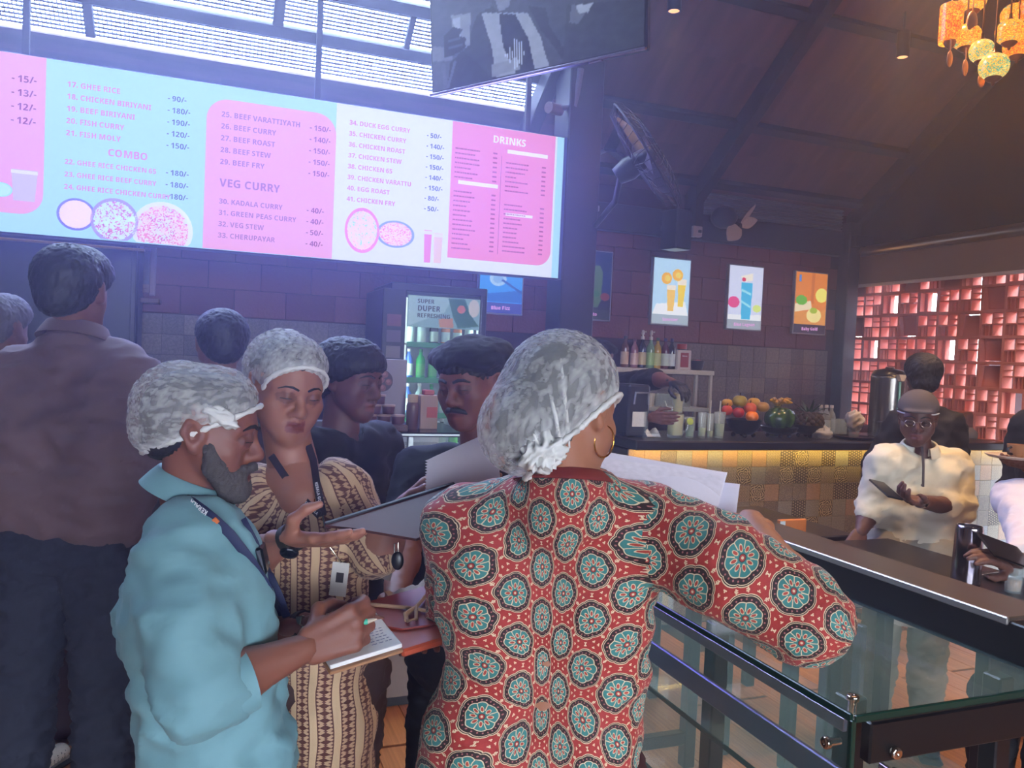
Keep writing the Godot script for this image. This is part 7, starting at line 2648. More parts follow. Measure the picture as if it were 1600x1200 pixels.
	for q in [[[876, 560], [884, 640], [890, 700]], [[858, 610], [868, 650], [878, 705]]]:
		var pts := []
		for c in q:
			pts.append(at(c[0], c[1], 1.24))
		var st := Mb.new()
		for i in 3:      # lay the pleat on the bag: move each point along the sight line to the surface
			var o: Vector3 = pts[i]
			var d := (o - EYE).normalized()
			var x := EYE + d * 1.05
			for k in 60:
				var best := 1e9
				for bq in balls:
					var A: Vector3 = h * (bq[0] as Vector3)
					var ab: Vector3 = h * (bq[1] as Vector3) - A
					var u := clampf((x - A).dot(ab) / ab.length_squared(), 0, 1)
					best = minf(best, (x - A - ab * u).length() - lerpf(bq[2], bq[3], u) * sc)
				x += d * maxf(best, 0.0) * 0.9
			pts[i] = x
		st.tube([pts[0], mid(pts[0], pts[1]) - CF * 0.004, pts[1] - CF * 0.003, mid(pts[1], pts[2]) - CF * 0.003, pts[2]], [0.0012, 0.003, 0.0034, 0.003, 0.0015], 6)
		obj("pleat", st, M("elastic white", Color(0.84, 0.84, 0.82), 0.85), n)
	var er := Mb.new()
	var ec := at(944, 690, 1.315)
	var ring := []
	for k in 25:
		var a := TAU * k / 24
		ring.append(ec + (RT * 0.75 + FW * 0.66).normalized() * cos(a) * 0.0235 + Vector3.UP * (sin(a) * 0.026))
	er.tube(ring, 0.0016, 6, false)
	obj("hoop_earring", er, M("gold", Color(0.90, 0.66, 0.32), 0.2, 1.0), t)

func man_in_teal() -> void:
	var t := thing("person", "bearded man in a teal shirt and hairnet writing in a notebook", "person", at(340, 1200, 1.52) * Vector3(1, 0, 1))
	var f := (RT * 0.97 + FW * 0.22).normalized()
	var L := Vector3.UP.cross(f).normalized()
	var p := {"neck": at(296, 775, 1.52), "rs": at(286, 885, 1.385), "ls": at(335, 865, 1.67), "re": at(310, 1085, 1.29), "rw": at(478, 1012, 1.40), "le": at(380, 1010, 1.72), "lw": at(478, 976, 1.58)}
	stand(p, at(345, 1200, 1.54), L, 0.82, 0.085, 0.09)
	var h := head_frame(at(322, 672, 1.50), f - Vector3.UP * 0.13, 1.02)
	var rh := new_hand(p.rw, at(560, 978, 1.45) - p.rw, CF * 0.95 - CU * 0.1, true, [0.75, 0.85, 0.9, 0.95], 0.9, 1.08)
	var lh := new_hand(p.lw, at(572, 962, 1.60) - p.lw, -CU * 0.9 - CF * 0.4, false, [0.25, 0.3, 0.35, 0.4], 0.3, 0.98)
	var tone := Color(0.48, 0.29, 0.22)
	body(t, p, h, tone, true, [rh, lh], 0.0, 1.0, Color(0.36, 0.17, 0.15))
	eyes(t, h, Vector3(0, -0.6, 1), 1.0)
	brows(t, h, 0.0042)
	var s := Sdf.new()
	s.k = 95.0
	var lv := [[at(306, 842, 1.43), at(322, 840, 1.64), 0.080], [at(312, 885, 1.43), at(325, 883, 1.65), 0.110], [at(312, 960, 1.43), at(325, 958, 1.65), 0.130], [at(325, 1070, 1.44), at(335, 1068, 1.65), 0.132], [at(345, 1180, 1.45), at(352, 1178, 1.64), 0.132], [at(352, 1300, 1.46), at(358, 1298, 1.64), 0.130], [at(352, 1360, 1.46), at(358, 1358, 1.64), 0.128]]
	levels(s, lv)
	s.add(at(302, 805, 1.53), p.rs, 0.050, 0.066)
	s.add(at(306, 805, 1.53), p.ls, 0.050, 0.066)
	chain(s, [p.rs, at(292, 980, 1.32), p.re, at(372, 1068, 1.32)], [0.074, 0.070, 0.062, 0.052])
	chain(s, [p.ls, p.le, at(425, 995, 1.66)], [0.07, 0.058, 0.05])
	s.add(at(215, 935, 1.46), at(232, 1000, 1.46), 0.04, 0.05)
	s.cut(h * Vector3(0, 0.0, 0), at(296, 772, 1.52), 0.07, 0.056)
	s.cut(at(400, 1055, 1.335), at(470, 1015, 1.39), 0.042, 0.042)
	var teal := M("teal shirt", Color(0.41, 0.57, 0.59), 0.75, 0.0, weave(51))
	garment(t, "shirt", s, teal, 0.0085, Vector3(6, 9, 6), 33)
	collar(t, at(298, 770, 1.52), Vector3.UP * 0.93 + f * 0.36, f, 0.064, 0.068, 0.030, 0.35, teal)
	var cu := Mb.new()
	var c0 := at(352, 1077, 1.31)
	var c1 := at(392, 1060, 1.333)
	cu.tube([c0, mid(c0, c1), c1], [0.052, 0.0535, 0.051], 22, false)
	cu.tube([c1, c0], [0.0475, 0.0475], 22, false)
	obj("rolled_cuff", cu, teal, t)
	trousers(t, p, [p.hl, p.hr, 0.1], M("trousers grey", Color(0.16, 0.16, 0.18), 0.8))
	for q in ["al", "ar"]:
		shoe(t, p[q], f, M("shoe black", Color(0.05, 0.05, 0.05), 0.4), M("sole dark", Color(0.08, 0.07, 0.06), 0.7))
	# beard, moustache, hair
	var bd := Sdf.new()
	bd.k = 190.0
	var sc := h.basis.x.length()
	for e in [-1.0, 1.0]:
		bd.add(h * Vector3(e * 0.064, -0.025, 0.018), h * Vector3(e * 0.056, -0.055, 0.030), 0.011 * sc, 0.016 * sc)
		bd.add(h * Vector3(e * 0.054, -0.058, 0.032), h * Vector3(e * 0.030, -0.096, 0.060), 0.019 * sc, 0.022 * sc)
		bd.add(h * Vector3(e * 0.028, -0.074, 0.066), h * Vector3(e * 0.018, -0.098, 0.072), 0.015 * sc, 0.018 * sc)
		bd.add(h * Vector3(e * 0.025, -0.062, 0.0785), h * Vector3(e * 0.002, -0.0555, 0.093), 0.006 * sc, 0.0062 * sc)
		bd.add(h * Vector3(e * 0.026, -0.062, 0.0775), h * Vector3(e * 0.029, -0.082, 0.071), 0.006 * sc, 0.008 * sc)
	bd.add(h * Vector3(-0.012, -0.103, 0.074), h * Vector3(0.012, -0.103, 0.074), 0.021 * sc, 0.021 * sc)
	var bm := Mb.new()
	var bf := bd.net(bm, 0.0036)
	ruffle(bm, bf, 0.0022, Vector3(150, 60, 150), 7)
	obj("beard", bm, M("beard grey", Color(1, 1, 1), 0.85, 0.0, {"albedo_texture": noise_tex(0.25, 3, [Color(0.09, 0.075, 0.07), Color(0.44, 0.41, 0.39)], 77), "uv1_triplanar": true, "uv1_scale": Vector3(18, 7, 18)}), t)
	hair_cap(t, h, M("hair black", Color(0.07, 0.06, 0.06), 0.6), 0.005, "hair", -0.03, 0.024)
	var n := hairnet(t, h, [[Vector3(0, 0.036, -0.050), Vector3(0, 0.044, 0.012), 0.085, 0.078], [Vector3(0, -0.012, -0.085), Vector3(0, 0.02, -0.07), 0.045, 0.06]], Vector3(0, 0.052, 0.082), Vector3(0, -0.82, 0.50), 0.24, Vector3(30, 80, 13), 43, 0.0055)
	var kb := Mb.new()
	kb.ball(h * Vector3(-0.074, 0.036, 0.030), Vector3(0.012, 0.012, 0.034) * sc, 20, 14, h.basis.orthonormalized().rotated(h.basis.x.normalized(), 0.35))
	ruffle(kb, 0, 0.006, Vector3(70, 70, 50), 9)
	obj("gathered_knot", kb, M("elastic white", Color(0.84, 0.84, 0.82), 0.85), n)
	# lanyard, phone in the pocket, watch
	var navy := M("lanyard navy", Color(0.10, 0.13, 0.26), 0.6)
	var s1 := []
	for q in [[258, 756], [280, 770], [304, 786], [330, 806], [362, 836], [394, 878], [420, 920], [440, 958], [452, 985]]:
		s1.append(hit(s, q[0], q[1], 1.15, 0.012))
	obj("lanyard", strap(s1, 0.017, -CF), navy, t)
	var s2 := []
	for q in [[378, 812], [398, 850], [420, 896], [440, 940], [454, 980]]:
		s2.append(hit(s, q[0], q[1], 1.15, 0.010))
	obj("lanyard", strap(s2, 0.017, -CF), navy, t)
	var tl := Mb.new()
	var dx: Vector3 = (s1[3] - s1[2]).normalized()
	write(tl, "KERALA", Transform3D(Basis(-dx, (CF).cross(-dx).normalized() * -1.0, -CF), mid(s1[2], s1[3], 0.3) - CF * 0.004), 0.0085, 1, 0.001)
	obj("lanyard_print", tl, M("print white", Color(0.85, 0.85, 0.85), 0.6), t)
	var og := Mb.new()
	og.box(s1[3].lerp(s1[4], 0.25) - CF * 0.003, Vector3(0.011, 0.009, 0.004), 0.001, Basis(CR, CU, -CF).rotated(CF, 0.8))
	obj("orange_tag", og, M("tag orange", Color(0.80, 0.42, 0.18), 0.6), t)
	var pk := Mb.new()
	pk.box(hit(s, 410, 872, 1.15, 0.0), Vector3(0.014, 0.05, 0.07), 0.004, Basis(f, Vector3.UP, f.cross(Vector3.UP)).rotated(CF, -0.25))
	obj("pocket_phone", pk, M("phone dark", Color(0.04, 0.07, 0.09), 0.2), t)
	var wt := Mb.new()
	var wd: Vector3 = (p.lw - at(425, 985, 1.66)).normalized()
	wt.tube([p.lw - wd * 0.022, p.lw - wd * 0.002], [0.029, 0.0285], 18)
	obj("watch_strap", wt, M("strap black", Color(0.05, 0.05, 0.055), 0.5), t)
	var wc := Mb.new()
	wc.box(p.lw - wd * 0.012 - CF * 0.024 + CU * 0.016, Vector3(0.02, 0.022, 0.010), 0.002, rb(Vector3.ZERO, wd, -CF + CU * 0.6))
	obj("watch_case", wc, M("chrome", Color(0.82, 0.78, 0.72), 0.12, 1.0), t)

func woman_in_beige() -> void:
	var t := thing("person", "woman in a beige and brown striped kurta and hairnet looking down at a folder", "person", at(475, 1200, 1.82) * Vector3(1, 0, 1))
	var f := (RT * 0.42 - FW * 0.90).normalized()
	var L := Vector3.UP.cross(f).normalized()
	var p := {"neck": at(458, 728, 1.82), "rs": at(402, 772, 1.83), "ls": at(535, 768, 1.80), "re": at(372, 885, 1.68), "rw": at(452, 842, 1.58), "le": at(588, 865, 1.72), "lw": at(622, 800, 1.72), "arm": 0.95, "bust": at(472, 778, 1.765)}
	stand(p, at(478, 1200, 1.84), L, 0.84, 0.085, 0.08)
	var h := head_frame(at(449, 604, 1.80), RT * 0.60 - FW * 0.78 - Vector3.UP * 0.24, 0.99, -0.06)
	var rh := new_hand(p.rw, at(570, 846, 1.50) - p.rw, CU * 0.92 + CF * 0.3, true, [0.10, 0.12, 0.15, 0.2], 0.95, 1.0)
	var lh := new_hand(p.lw, at(676, 760, 1.74) - p.lw, -CU * 0.7 - CF * 0.6, false, [0.2, 0.22, 0.25, 0.3], 0.4, 0.95)
	body(t, p, h, Color(0.58, 0.38, 0.30), true, [rh, lh], 0.005, 0.7, Color(0.46, 0.22, 0.20))
	eyes(t, h, Vector3(0, -0.6, 1), 0.7)
	brows(t, h, 0.0030)
	var s := Sdf.new()
	s.k = 95.0
	levels(s, [[at(425, 782, 1.83), at(515, 768, 1.81), 0.075], [at(428, 840, 1.80), at(512, 840, 1.78), 0.096], [at(425, 920, 1.80), at(508, 920, 1.79), 0.098], [at(425, 1010, 1.81), at(506, 1010, 1.80), 0.100], [at(420, 1120, 1.83), at(510, 1120, 1.82), 0.114], [at(418, 1300, 1.85), at(515, 1300, 1.84), 0.12], [at(415, 1480, 1.86), at(518, 1480, 1.85), 0.125]])
	s.add(at(455, 756, 1.84), p.rs, 0.050, 0.060)
	s.add(at(461, 756, 1.84), p.ls, 0.050, 0.060)
	chain(s, [p.ls, p.le], [0.06, 0.055])
	chain(s, [p.rs, mid(p.rs, p.re, 0.85)], [0.062, 0.056])
	s.add(h * Vector3(0, -0.05, -0.022), p.neck, 0.047, 0.055)
	var lan := []
	var la2 := []
	for q in [[424, 712], [444, 742], [466, 772], [500, 806]]:
		lan.append(hit(s, q[0], q[1], 1.4, 0.012))
	for q in [[482, 696], [490, 720], [496, 760], [505, 806]]:
		la2.append(hit(s, q[0], q[1], 1.4, 0.012))
	s.bones.pop_back()
	s.cut(h * Vector3(0, 0, 0), at(460, 738, 1.80), 0.07, 0.054)
	s.cut(at(462, 730, 1.72), at(487, 785, 1.69), 0.050, 0.028)
	var img := paint(94, 60, func(u: float, v: float) -> Color:
		var beige := Color(0.76, 0.64, 0.50)
		var brown := Color(0.34, 0.17, 0.14)
		if u < 0.33:
			return beige
		if u < 0.375 or u > 0.955:
			return brown
		var x := (u - 0.375) / 0.58
		var a := absf(fposmod(x * 1.0, 1.0) - 0.5) * 2.0
		var b := absf(fposmod(v * 2.0, 1.0) - 0.5) * 2.0
		var k := a + b
		if k < 0.80:
			return brown
		var a2 := absf(fposmod(x * 2.0, 1.0) - 0.5) * 2.0
		return Color(0.70, 0.57, 0.44) if k < 1.75 and a2 + absf(fposmod(v * 4.0, 1.0) - 0.5) * 2.0 < 1.3 else brown.lightened(0.08))
	var ax := [[at(468, 760, 1.81), at(465, 1480, 1.84), 0.145, -f], [p.ls, p.le, 0.06, FW], [p.rs, p.re, 0.06, FW]]
	var cloth := textured("diamond stripe cloth", img, 0.8, {"uv1_scale": Vector3(1.0 / 0.047, 1.0 / 0.030, 1), "rim_enabled": true, "rim": 0.2, "rim_tint": 0.5})
	garment(t, "kurta", s, cloth, 0.0045, Vector3(8, 7, 8), 35, 0.012, ax)
	var tr := M("trousers plum brown", Color(0.22, 0.14, 0.13), 0.8)
	trousers(t, p, [p.hl, p.hr, 0.1], tr, 0.012)
	for q in ["al", "ar"]:
		shoe(t, p[q], f, M("sandal brown", Color(0.25, 0.15, 0.1), 0.6), M("sole dark", Color(0.08, 0.07, 0.06), 0.7))
	hair_cap(t, h, M("hair black", Color(0.07, 0.06, 0.06), 0.6), 0.005, "hair", -0.03, 0.024)
	hairnet(t, h, [[Vector3(0, 0.036, -0.050), Vector3(0, 0.044, 0.012), 0.086, 0.080], [Vector3(0, -0.022, -0.075), Vector3(0, 0.02, -0.06), 0.062, 0.07]], Vector3(0, 0.058, 0.082), Vector3(0, -0.62, 0.74), 0.30, Vector3(64, 34, 13), 45, 0.0058)
	# lanyard with card
	var nv := M("lanyard plum", Color(0.12, 0.08, 0.13), 0.6)
	obj("lanyard", strap(lan, 0.016, -CF), nv, t)
	obj("lanyard", strap(la2, 0.016, -CF), nv, t)
	var wl := Mb.new()
	for q in [lan, la2]:
		var d: Vector3 = (q[3] - q[2]).normalized()
		var yv := CF.cross(d).normalized()
		write(wl, "GOVERNMENT OF KERALA" if q == lan else "KERALA GOVT", Transform3D(Basis(d, -CF.cross(d).normalized(), -CF), mid(q[2], q[3], 0.25) - CF * 0.004), 0.0062, 1, 0.001)
	obj("lanyard_print", wl, M("print white", Color(0.85, 0.85, 0.85), 0.6), t)
	var c1 := hit(s, 530, 905, 1.4, 0.022)
	var cb := Basis(CR, CU, -CF).rotated(CF, 0.12)
	var cm := Mb.new()
	cm.box(c1, Vector3(0.036, 0.072, 0.003), 0.001, cb)
	var card := obj("id_card", cm, M("card clear white", Color(0.80, 0.78, 0.75), 0.3), t)
	var ph := Mb.new()
	ph.box(c1 + cb * Vector3(0.001, 0.004, 0.0016), Vector3(0.016, 0.021, 0.001), 0.0, cb)
	obj("card_photo", ph, M("photo dark", Color(0.16, 0.13, 0.13), 0.5), card)
	var cl := Mb.new()
	cl.tube([la2[3] - CF * 0.003, hit(s, 512, 850, 1.4, 0.014), c1 + cb.y * 0.036], 0.0022, 6)
	obj("card_clip", cl, M("chrome", Color(0.82, 0.78, 0.72), 0.12, 1.0), card)
	var ch := Mb.new()
	ch.tube([hit(s, 458, 742, 1.4), hit(s, 475, 765, 1.4), hit(s, 490, 788, 1.4), hit(s, 494, 800, 1.4), hit(s, 490, 772, 1.4), hit(s, 487, 740, 1.4)], 0.0018, 6)
	obj("gold_chain", ch, M("gold", Color(0.90, 0.66, 0.32), 0.2, 1.0), t)
	var wd: Vector3 = (p.rw - p.re).normalized()
	var ws := Mb.new()
	ws.tube([p.rw - wd * 0.004, p.rw + wd * 0.016], [0.030, 0.030], 18)
	obj("watch_strap", ws, M("strap olive", Color(0.15, 0.14, 0.11), 0.5), t)
	var wc := Mb.new()
	wc.lathe([Vector2(0, -0.004), Vector2(0.017, -0.004), Vector2(0.019, 0.002), Vector2(0.016, 0.006), Vector2(0, 0.006)], 20, p.rw + wd * 0.006 - CU * 0.026 - CF * 0.012, rb(Vector3.ZERO, -CU * 0.8 - CF * 0.7, CR))
	obj("watch_case", wc, M("phone dark", Color(0.04, 0.07, 0.09), 0.2), t)

func man_in_plum() -> void:
	var t := thing("person", "tall man with his back turned in a plum-brown shirt and blue jeans", "person", at(105, 1200, 2.25) * Vector3(1, 0, 1))
	var f := (FW + RT * 0.08).normalized()
	var L := -RT
	var p := {"neck": at(118, 525, 2.2), "ls": at(30, 592, 2.24), "rs": at(200, 592, 2.2), "le": at(-15, 760, 2.3), "lw": at(40, 840, 2.45), "re": at(232, 720, 2.28), "rw": at(200, 720, 2.5), "arm": 1.1}
	stand(p, at(108, 900, 2.26), L, 0.98, 0.095, 0.14)
	p.kl = at(32, 1150, 2.28)
	p.kr = at(163, 1150, 2.28)
	p.al = Vector3(p.kl.x - 0.02, 0.08, p.kl.z + 0.03)
	p.ar = Vector3(p.kr.x + 0.01, 0.08, p.kr.z + 0.03)
	var h := head_frame(at(119, 452, 2.18), f, 1.03)
	var rh := new_hand(p.rw, FW, Vector3.DOWN, true, [0.5, 0.5, 0.5, 0.5])
	var lh := new_hand(p.lw, FW, Vector3.DOWN, false, [0.5, 0.5, 0.5, 0.5])
	body(t, p, h, Color(0.44, 0.28, 0.22), false, [rh, lh])
	var s := Sdf.new()
	s.k = 85.0
	levels(s, [[at(58, 600, 2.25), at(175, 592, 2.23), 0.105], [at(50, 680, 2.25), at(175, 680, 2.23), 0.130], [at(52, 760, 2.25), at(168, 760, 2.24), 0.125], [at(54, 805, 2.26), at(162, 805, 2.25), 0.122]])
	s.add(at(118, 548, 2.22), p.ls, 0.065, 0.075)
	s.add(at(118, 548, 2.22), p.rs, 0.065, 0.078)
	chain(s, [p.rs, mid(p.rs, p.re), p.re, p.rw], [0.078, 0.072, 0.064, 0.048])
	chain(s, [p.ls, p.le, p.lw], [0.078, 0.064, 0.048])
	s.add(p.neck - Vector3.UP * 0.045, p.neck - Vector3.UP * 0.005, 0.088, 0.074)
	s.cut(h * Vector3(0, 0.02, 0), p.neck + Vector3.UP * 0.01, 0.08, 0.056)
	s.cut(at(100, 1010, 2.25), at(104, 1010, 2.25), 0.322, 0.322)
	var cl := M("plum shirt", Color(0.36, 0.27, 0.27), 0.8, 0.0, weave(53))
	garment(t, "shirt", s, cl, 0.010, Vector3(4, 11, 4), 37, 0.013)
	collar(t, p.neck - Vector3.UP * 0.004, Vector3.UP + FW * 0.3, FW, 0.072, 0.072, 0.032, 0.4, cl)
	var den := M("denim", Color(0.11, 0.125, 0.19), 0.85, 0.0, {"albedo_texture": noise_tex(0.08, 4, [Color(0.72, 0.72, 0.76), Color(1, 1, 1)], 56), "uv1_triplanar": true, "uv1_scale": Vector3(3, 3, 3)})
	trousers(t, p, [at(60, 845, 2.26), at(155, 845, 2.26), 0.118], den, 0.012, 0.010)
	for q in ["al", "ar"]:
		shoe(t, p[q], FW, M("shoe brown", Color(0.18, 0.12, 0.09), 0.5), M("sole dark", Color(0.08, 0.07, 0.06), 0.7))
	hair_cap(t, h, M("hair black", Color(0.07, 0.06, 0.06), 0.6), 0.016, "hair", -0.035)

func beret(parent: Node3D, h: Transform3D, m: Material, tilt := 0.0) -> void:
	var sc := h.basis.x.length()
	var s := Sdf.new()
	s.k = 90.0
	s.add(h * Vector3(-0.035, 0.066, -0.045), h * Vector3(0.03, 0.072, -0.01), 0.105 * sc, 0.098 * sc, h.basis.y.normalized(), 0.42)
	s.add(h * Vector3(0, 0.04, -0.03), h * Vector3(0, 0.045, 0.012), 0.083 * sc, 0.080 * sc)
	var n := Vector3(0, -0.93, 0.36)
	s.cut(h * (Vector3(0, 0.044, 0.08) + n * 0.8), h * (Vector3(0, 0.044, 0.08) + n * 0.8001), 0.8 * sc, 0.8 * sc)
	var b := Mb.new()
	var f := s.net(b, 0.007)
	ruffle(b, f, 0.004, Vector3(14, 20, 14), 15)
	obj("beret", b, m, parent)

func man_in_black_cap() -> void:
	var t := thing("person", "moustached man in a black beret and black T-shirt, looking down at the papers", "person", at(740, 1200, 2.3) * Vector3(1, 0, 1))
	var f := (-RT * 0.40 - FW * 0.92).normalized()
	var L := Vector3.UP.cross(f).normalized()
	var p := {"neck": at(752, 700, 2.28), "rs": at(660, 745, 2.24), "ls": at(835, 750, 2.38), "re": at(632, 850, 2.08), "rw": at(616, 945, 1.80), "le": at(860, 900, 2.3), "lw": at(800, 960, 2.1)}
	stand(p, at(725, 1100, 2.34), L, 0.90, 0.09, 0.10)
	var h := head_frame(at(735, 597, 2.24), -RT * 0.50 - FW * 0.80 - Vector3.UP * 0.20, 1.05, 0.05)
	var rh := new_hand(p.rw, at(650, 968, 1.72) - p.rw, -CU * 0.9, true, [0.3, 0.3, 0.35, 0.4], 0.3)
	var lh := new_hand(p.lw, -RT, Vector3.DOWN, false, [0.4, 0.4, 0.4, 0.4])
	body(t, p, h, Color(0.47, 0.28, 0.22), true, [rh, lh], 0.006, 0.75)
	eyes(t, h, Vector3(0.1, -0.45, 1))
	brows(t, h, 0.0052)
	var ms := Mb.new()
	ms.xf = h
	for e in [-1.0, 1.0]:
		ms.tube([Vector3(0, -0.0545, 0.0945), Vector3(e * 0.014, -0.0555, 0.0915), Vector3(e * 0.028, -0.063, 0.0805), Vector3(e * 0.034, -0.070, 0.074)], [0.0065, 0.0078, 0.006, 0.002], 8)
	obj("moustache", ms, M("hair black", Color(0.07, 0.06, 0.06), 0.6), t)
	var s := Sdf.new()
	s.k = 85.0
	levels(s, [[at(690, 752, 2.30), at(805, 750, 2.37), 0.095], [at(695, 830, 2.28), at(795, 830, 2.34), 0.135], [at(698, 920, 2.28), at(785, 920, 2.34), 0.142], [at(700, 1010, 2.30), at(780, 1010, 2.35), 0.130]])
	s.add(at(752, 722, 2.31), p.rs, 0.07, 0.078)
	s.add(at(752, 722, 2.31), p.ls, 0.07, 0.078)
	chain(s, [p.rs, mid(p.rs, p.re, 0.8)], [0.084, 0.070])
	chain(s, [p.ls, mid(p.ls, p.le, 0.8)], [0.084, 0.070])
	s.cut(h * Vector3(0, 0, 0), p.neck + Vector3.UP * 0.005, 0.08, 0.064)
	var bk := M("black tee", Color(0.055, 0.055, 0.075), 0.85, 0.0, weave(54))
	garment(t, "t_shirt", s, bk, 0.007, Vector3(6, 9, 6), 39, 0.013)
	collar(t, p.neck - Vector3.UP * 0.018, Vector3.UP + f * 0.3, f, 0.072, 0.076, 0.016, 0.3, bk)
	var pi := Mb.new()
	var pts := []
	for k in 11:
		var a := -1.3 + 2.6 * k / 10.0
		pts.append(p.neck + f * cos(a) * 0.093 + L * sin(a) * 0.088 + Vector3.UP * (-0.004 - 0.026 * cos(a)))
	pi.tube(pts, 0.002, 6)
	obj("collar_piping", pi, M("piping grey", Color(0.55, 0.53, 0.55), 0.6), t)
	trousers(t, p, [p.hl, p.hr, 0.115], M("trousers black", Color(0.04, 0.04, 0.045), 0.85), 0.012)
	for q in ["al", "ar"]:
		shoe(t, p[q], f, M("shoe black", Color(0.05, 0.05, 0.05), 0.4), M("sole dark", Color(0.08, 0.07, 0.06), 0.7))
	hair_cap(t, h, M("hair black", Color(0.07, 0.06, 0.06), 0.6), 0.005)
	beret(t, h, M("beret black", Color(0.06, 0.06, 0.09), 0.85, 0.0, weave(55)))

# the people farther off share one plan: trunk levels, sleeves, trousers
func figure(label: String, p: Dictionary, h: Transform3D, f: Vector3, tone: Color, cloth: Material, low: Material, sleeve: float, hands: Array, fine := false, hem := 0.84, wide := 1.0) -> Node3D:
	var c := mid(p.hl, p.hr)
	var t := thing("person", label, "person", c * Vector3(1, 0, 1))
	var L := Vector3.UP.cross(f).normalized()
	body(t, p, h, tone, fine, hands, 0.003, 0.6)
	if fine:
		eyes(t, h, Vector3(0, -0.3, 1))
		brows(t, h)
	var s := Sdf.new()
	s.k = 85.0
	var sw: float = ((p.ls as Vector3) - p.rs).length() * 0.5
	var lv := []
	var ch := mid(p.ls, p.rs) - Vector3.UP * 0.03
	for q in [[0.0, 0.55, 0.085], [0.3, 0.42, 0.118], [0.65, 0.38, 0.116], [1.0, 0.42, 0.124]]:
		var m: Vector3 = ch.lerp(Vector3(c.x, hem, c.z), q[0])
		lv.append([m + L * sw * q[1] * wide, m - L * sw * q[1] * wide, q[2] * wide])
	levels(s, lv)
	for e in ["l", "r"]:
		s.add(p.neck - Vector3.UP * 0.03, p[e + "s"], 0.06, 0.07)
		var E: Vector3 = p[e + "e"]
		if sleeve > 1.0:
			chain(s, [p[e + "s"], E, E.lerp(p[e + "w"], sleeve - 1.0)], [0.074, 0.060, 0.050])
		else:
			chain(s, [p[e + "s"], (p[e + "s"] as Vector3).lerp(E, sleeve)], [0.074, 0.066])
	s.cut(h * Vector3(0, 0, 0), p.neck, 0.08, 0.060)
	garment(t, "shirt", s, cloth, 0.008, Vector3(6, 9, 6), 61, 0.014)
	trousers(t, p, [p.hl, p.hr, 0.11], low, 0.008)
	for q in ["al", "ar"]:
		shoe(t, p[q], f, M("shoe black", Color(0.05, 0.05, 0.05), 0.4), M("sole dark", Color(0.08, 0.07, 0.06), 0.7))
	return t

func plan(c: Vector3, f: Vector3, sh: float, half := 0.19, hip := 0.88) -> Dictionary:     # arms hanging; c on the floor
	var L := Vector3.UP.cross(f).normalized()
	var p := {"neck": c + Vector3.UP * (sh + 0.07), "ls": c + L * half + Vector3.UP * sh, "rs": c - L * half + Vector3.UP * sh}
	stand(p, c, L, hip)
	p.le = p.ls + L * 0.05 - Vector3.UP * 0.28
	p.re = p.rs - L * 0.05 - Vector3.UP * 0.28
	p.lw = p.le - Vector3.UP * 0.22 + f * 0.08
	p.rw = p.re - Vector3.UP * 0.22 + f * 0.08
	return p

func loose_hands(p: Dictionary, f: Vector3, which := "lr") -> Array:
	var out := []
	var L := Vector3.UP.cross(f).normalized()
	if "l" in which:
		out.append(new_hand(p.lw, (p.lw - p.le).normalized(), -L, false, [0.35, 0.4, 0.42, 0.45], 0.4))
	if "r" in which:
		out.append(new_hand(p.rw, (p.rw - p.re).normalized(), L, true, [0.35, 0.4, 0.42, 0.45], 0.4))
	return out

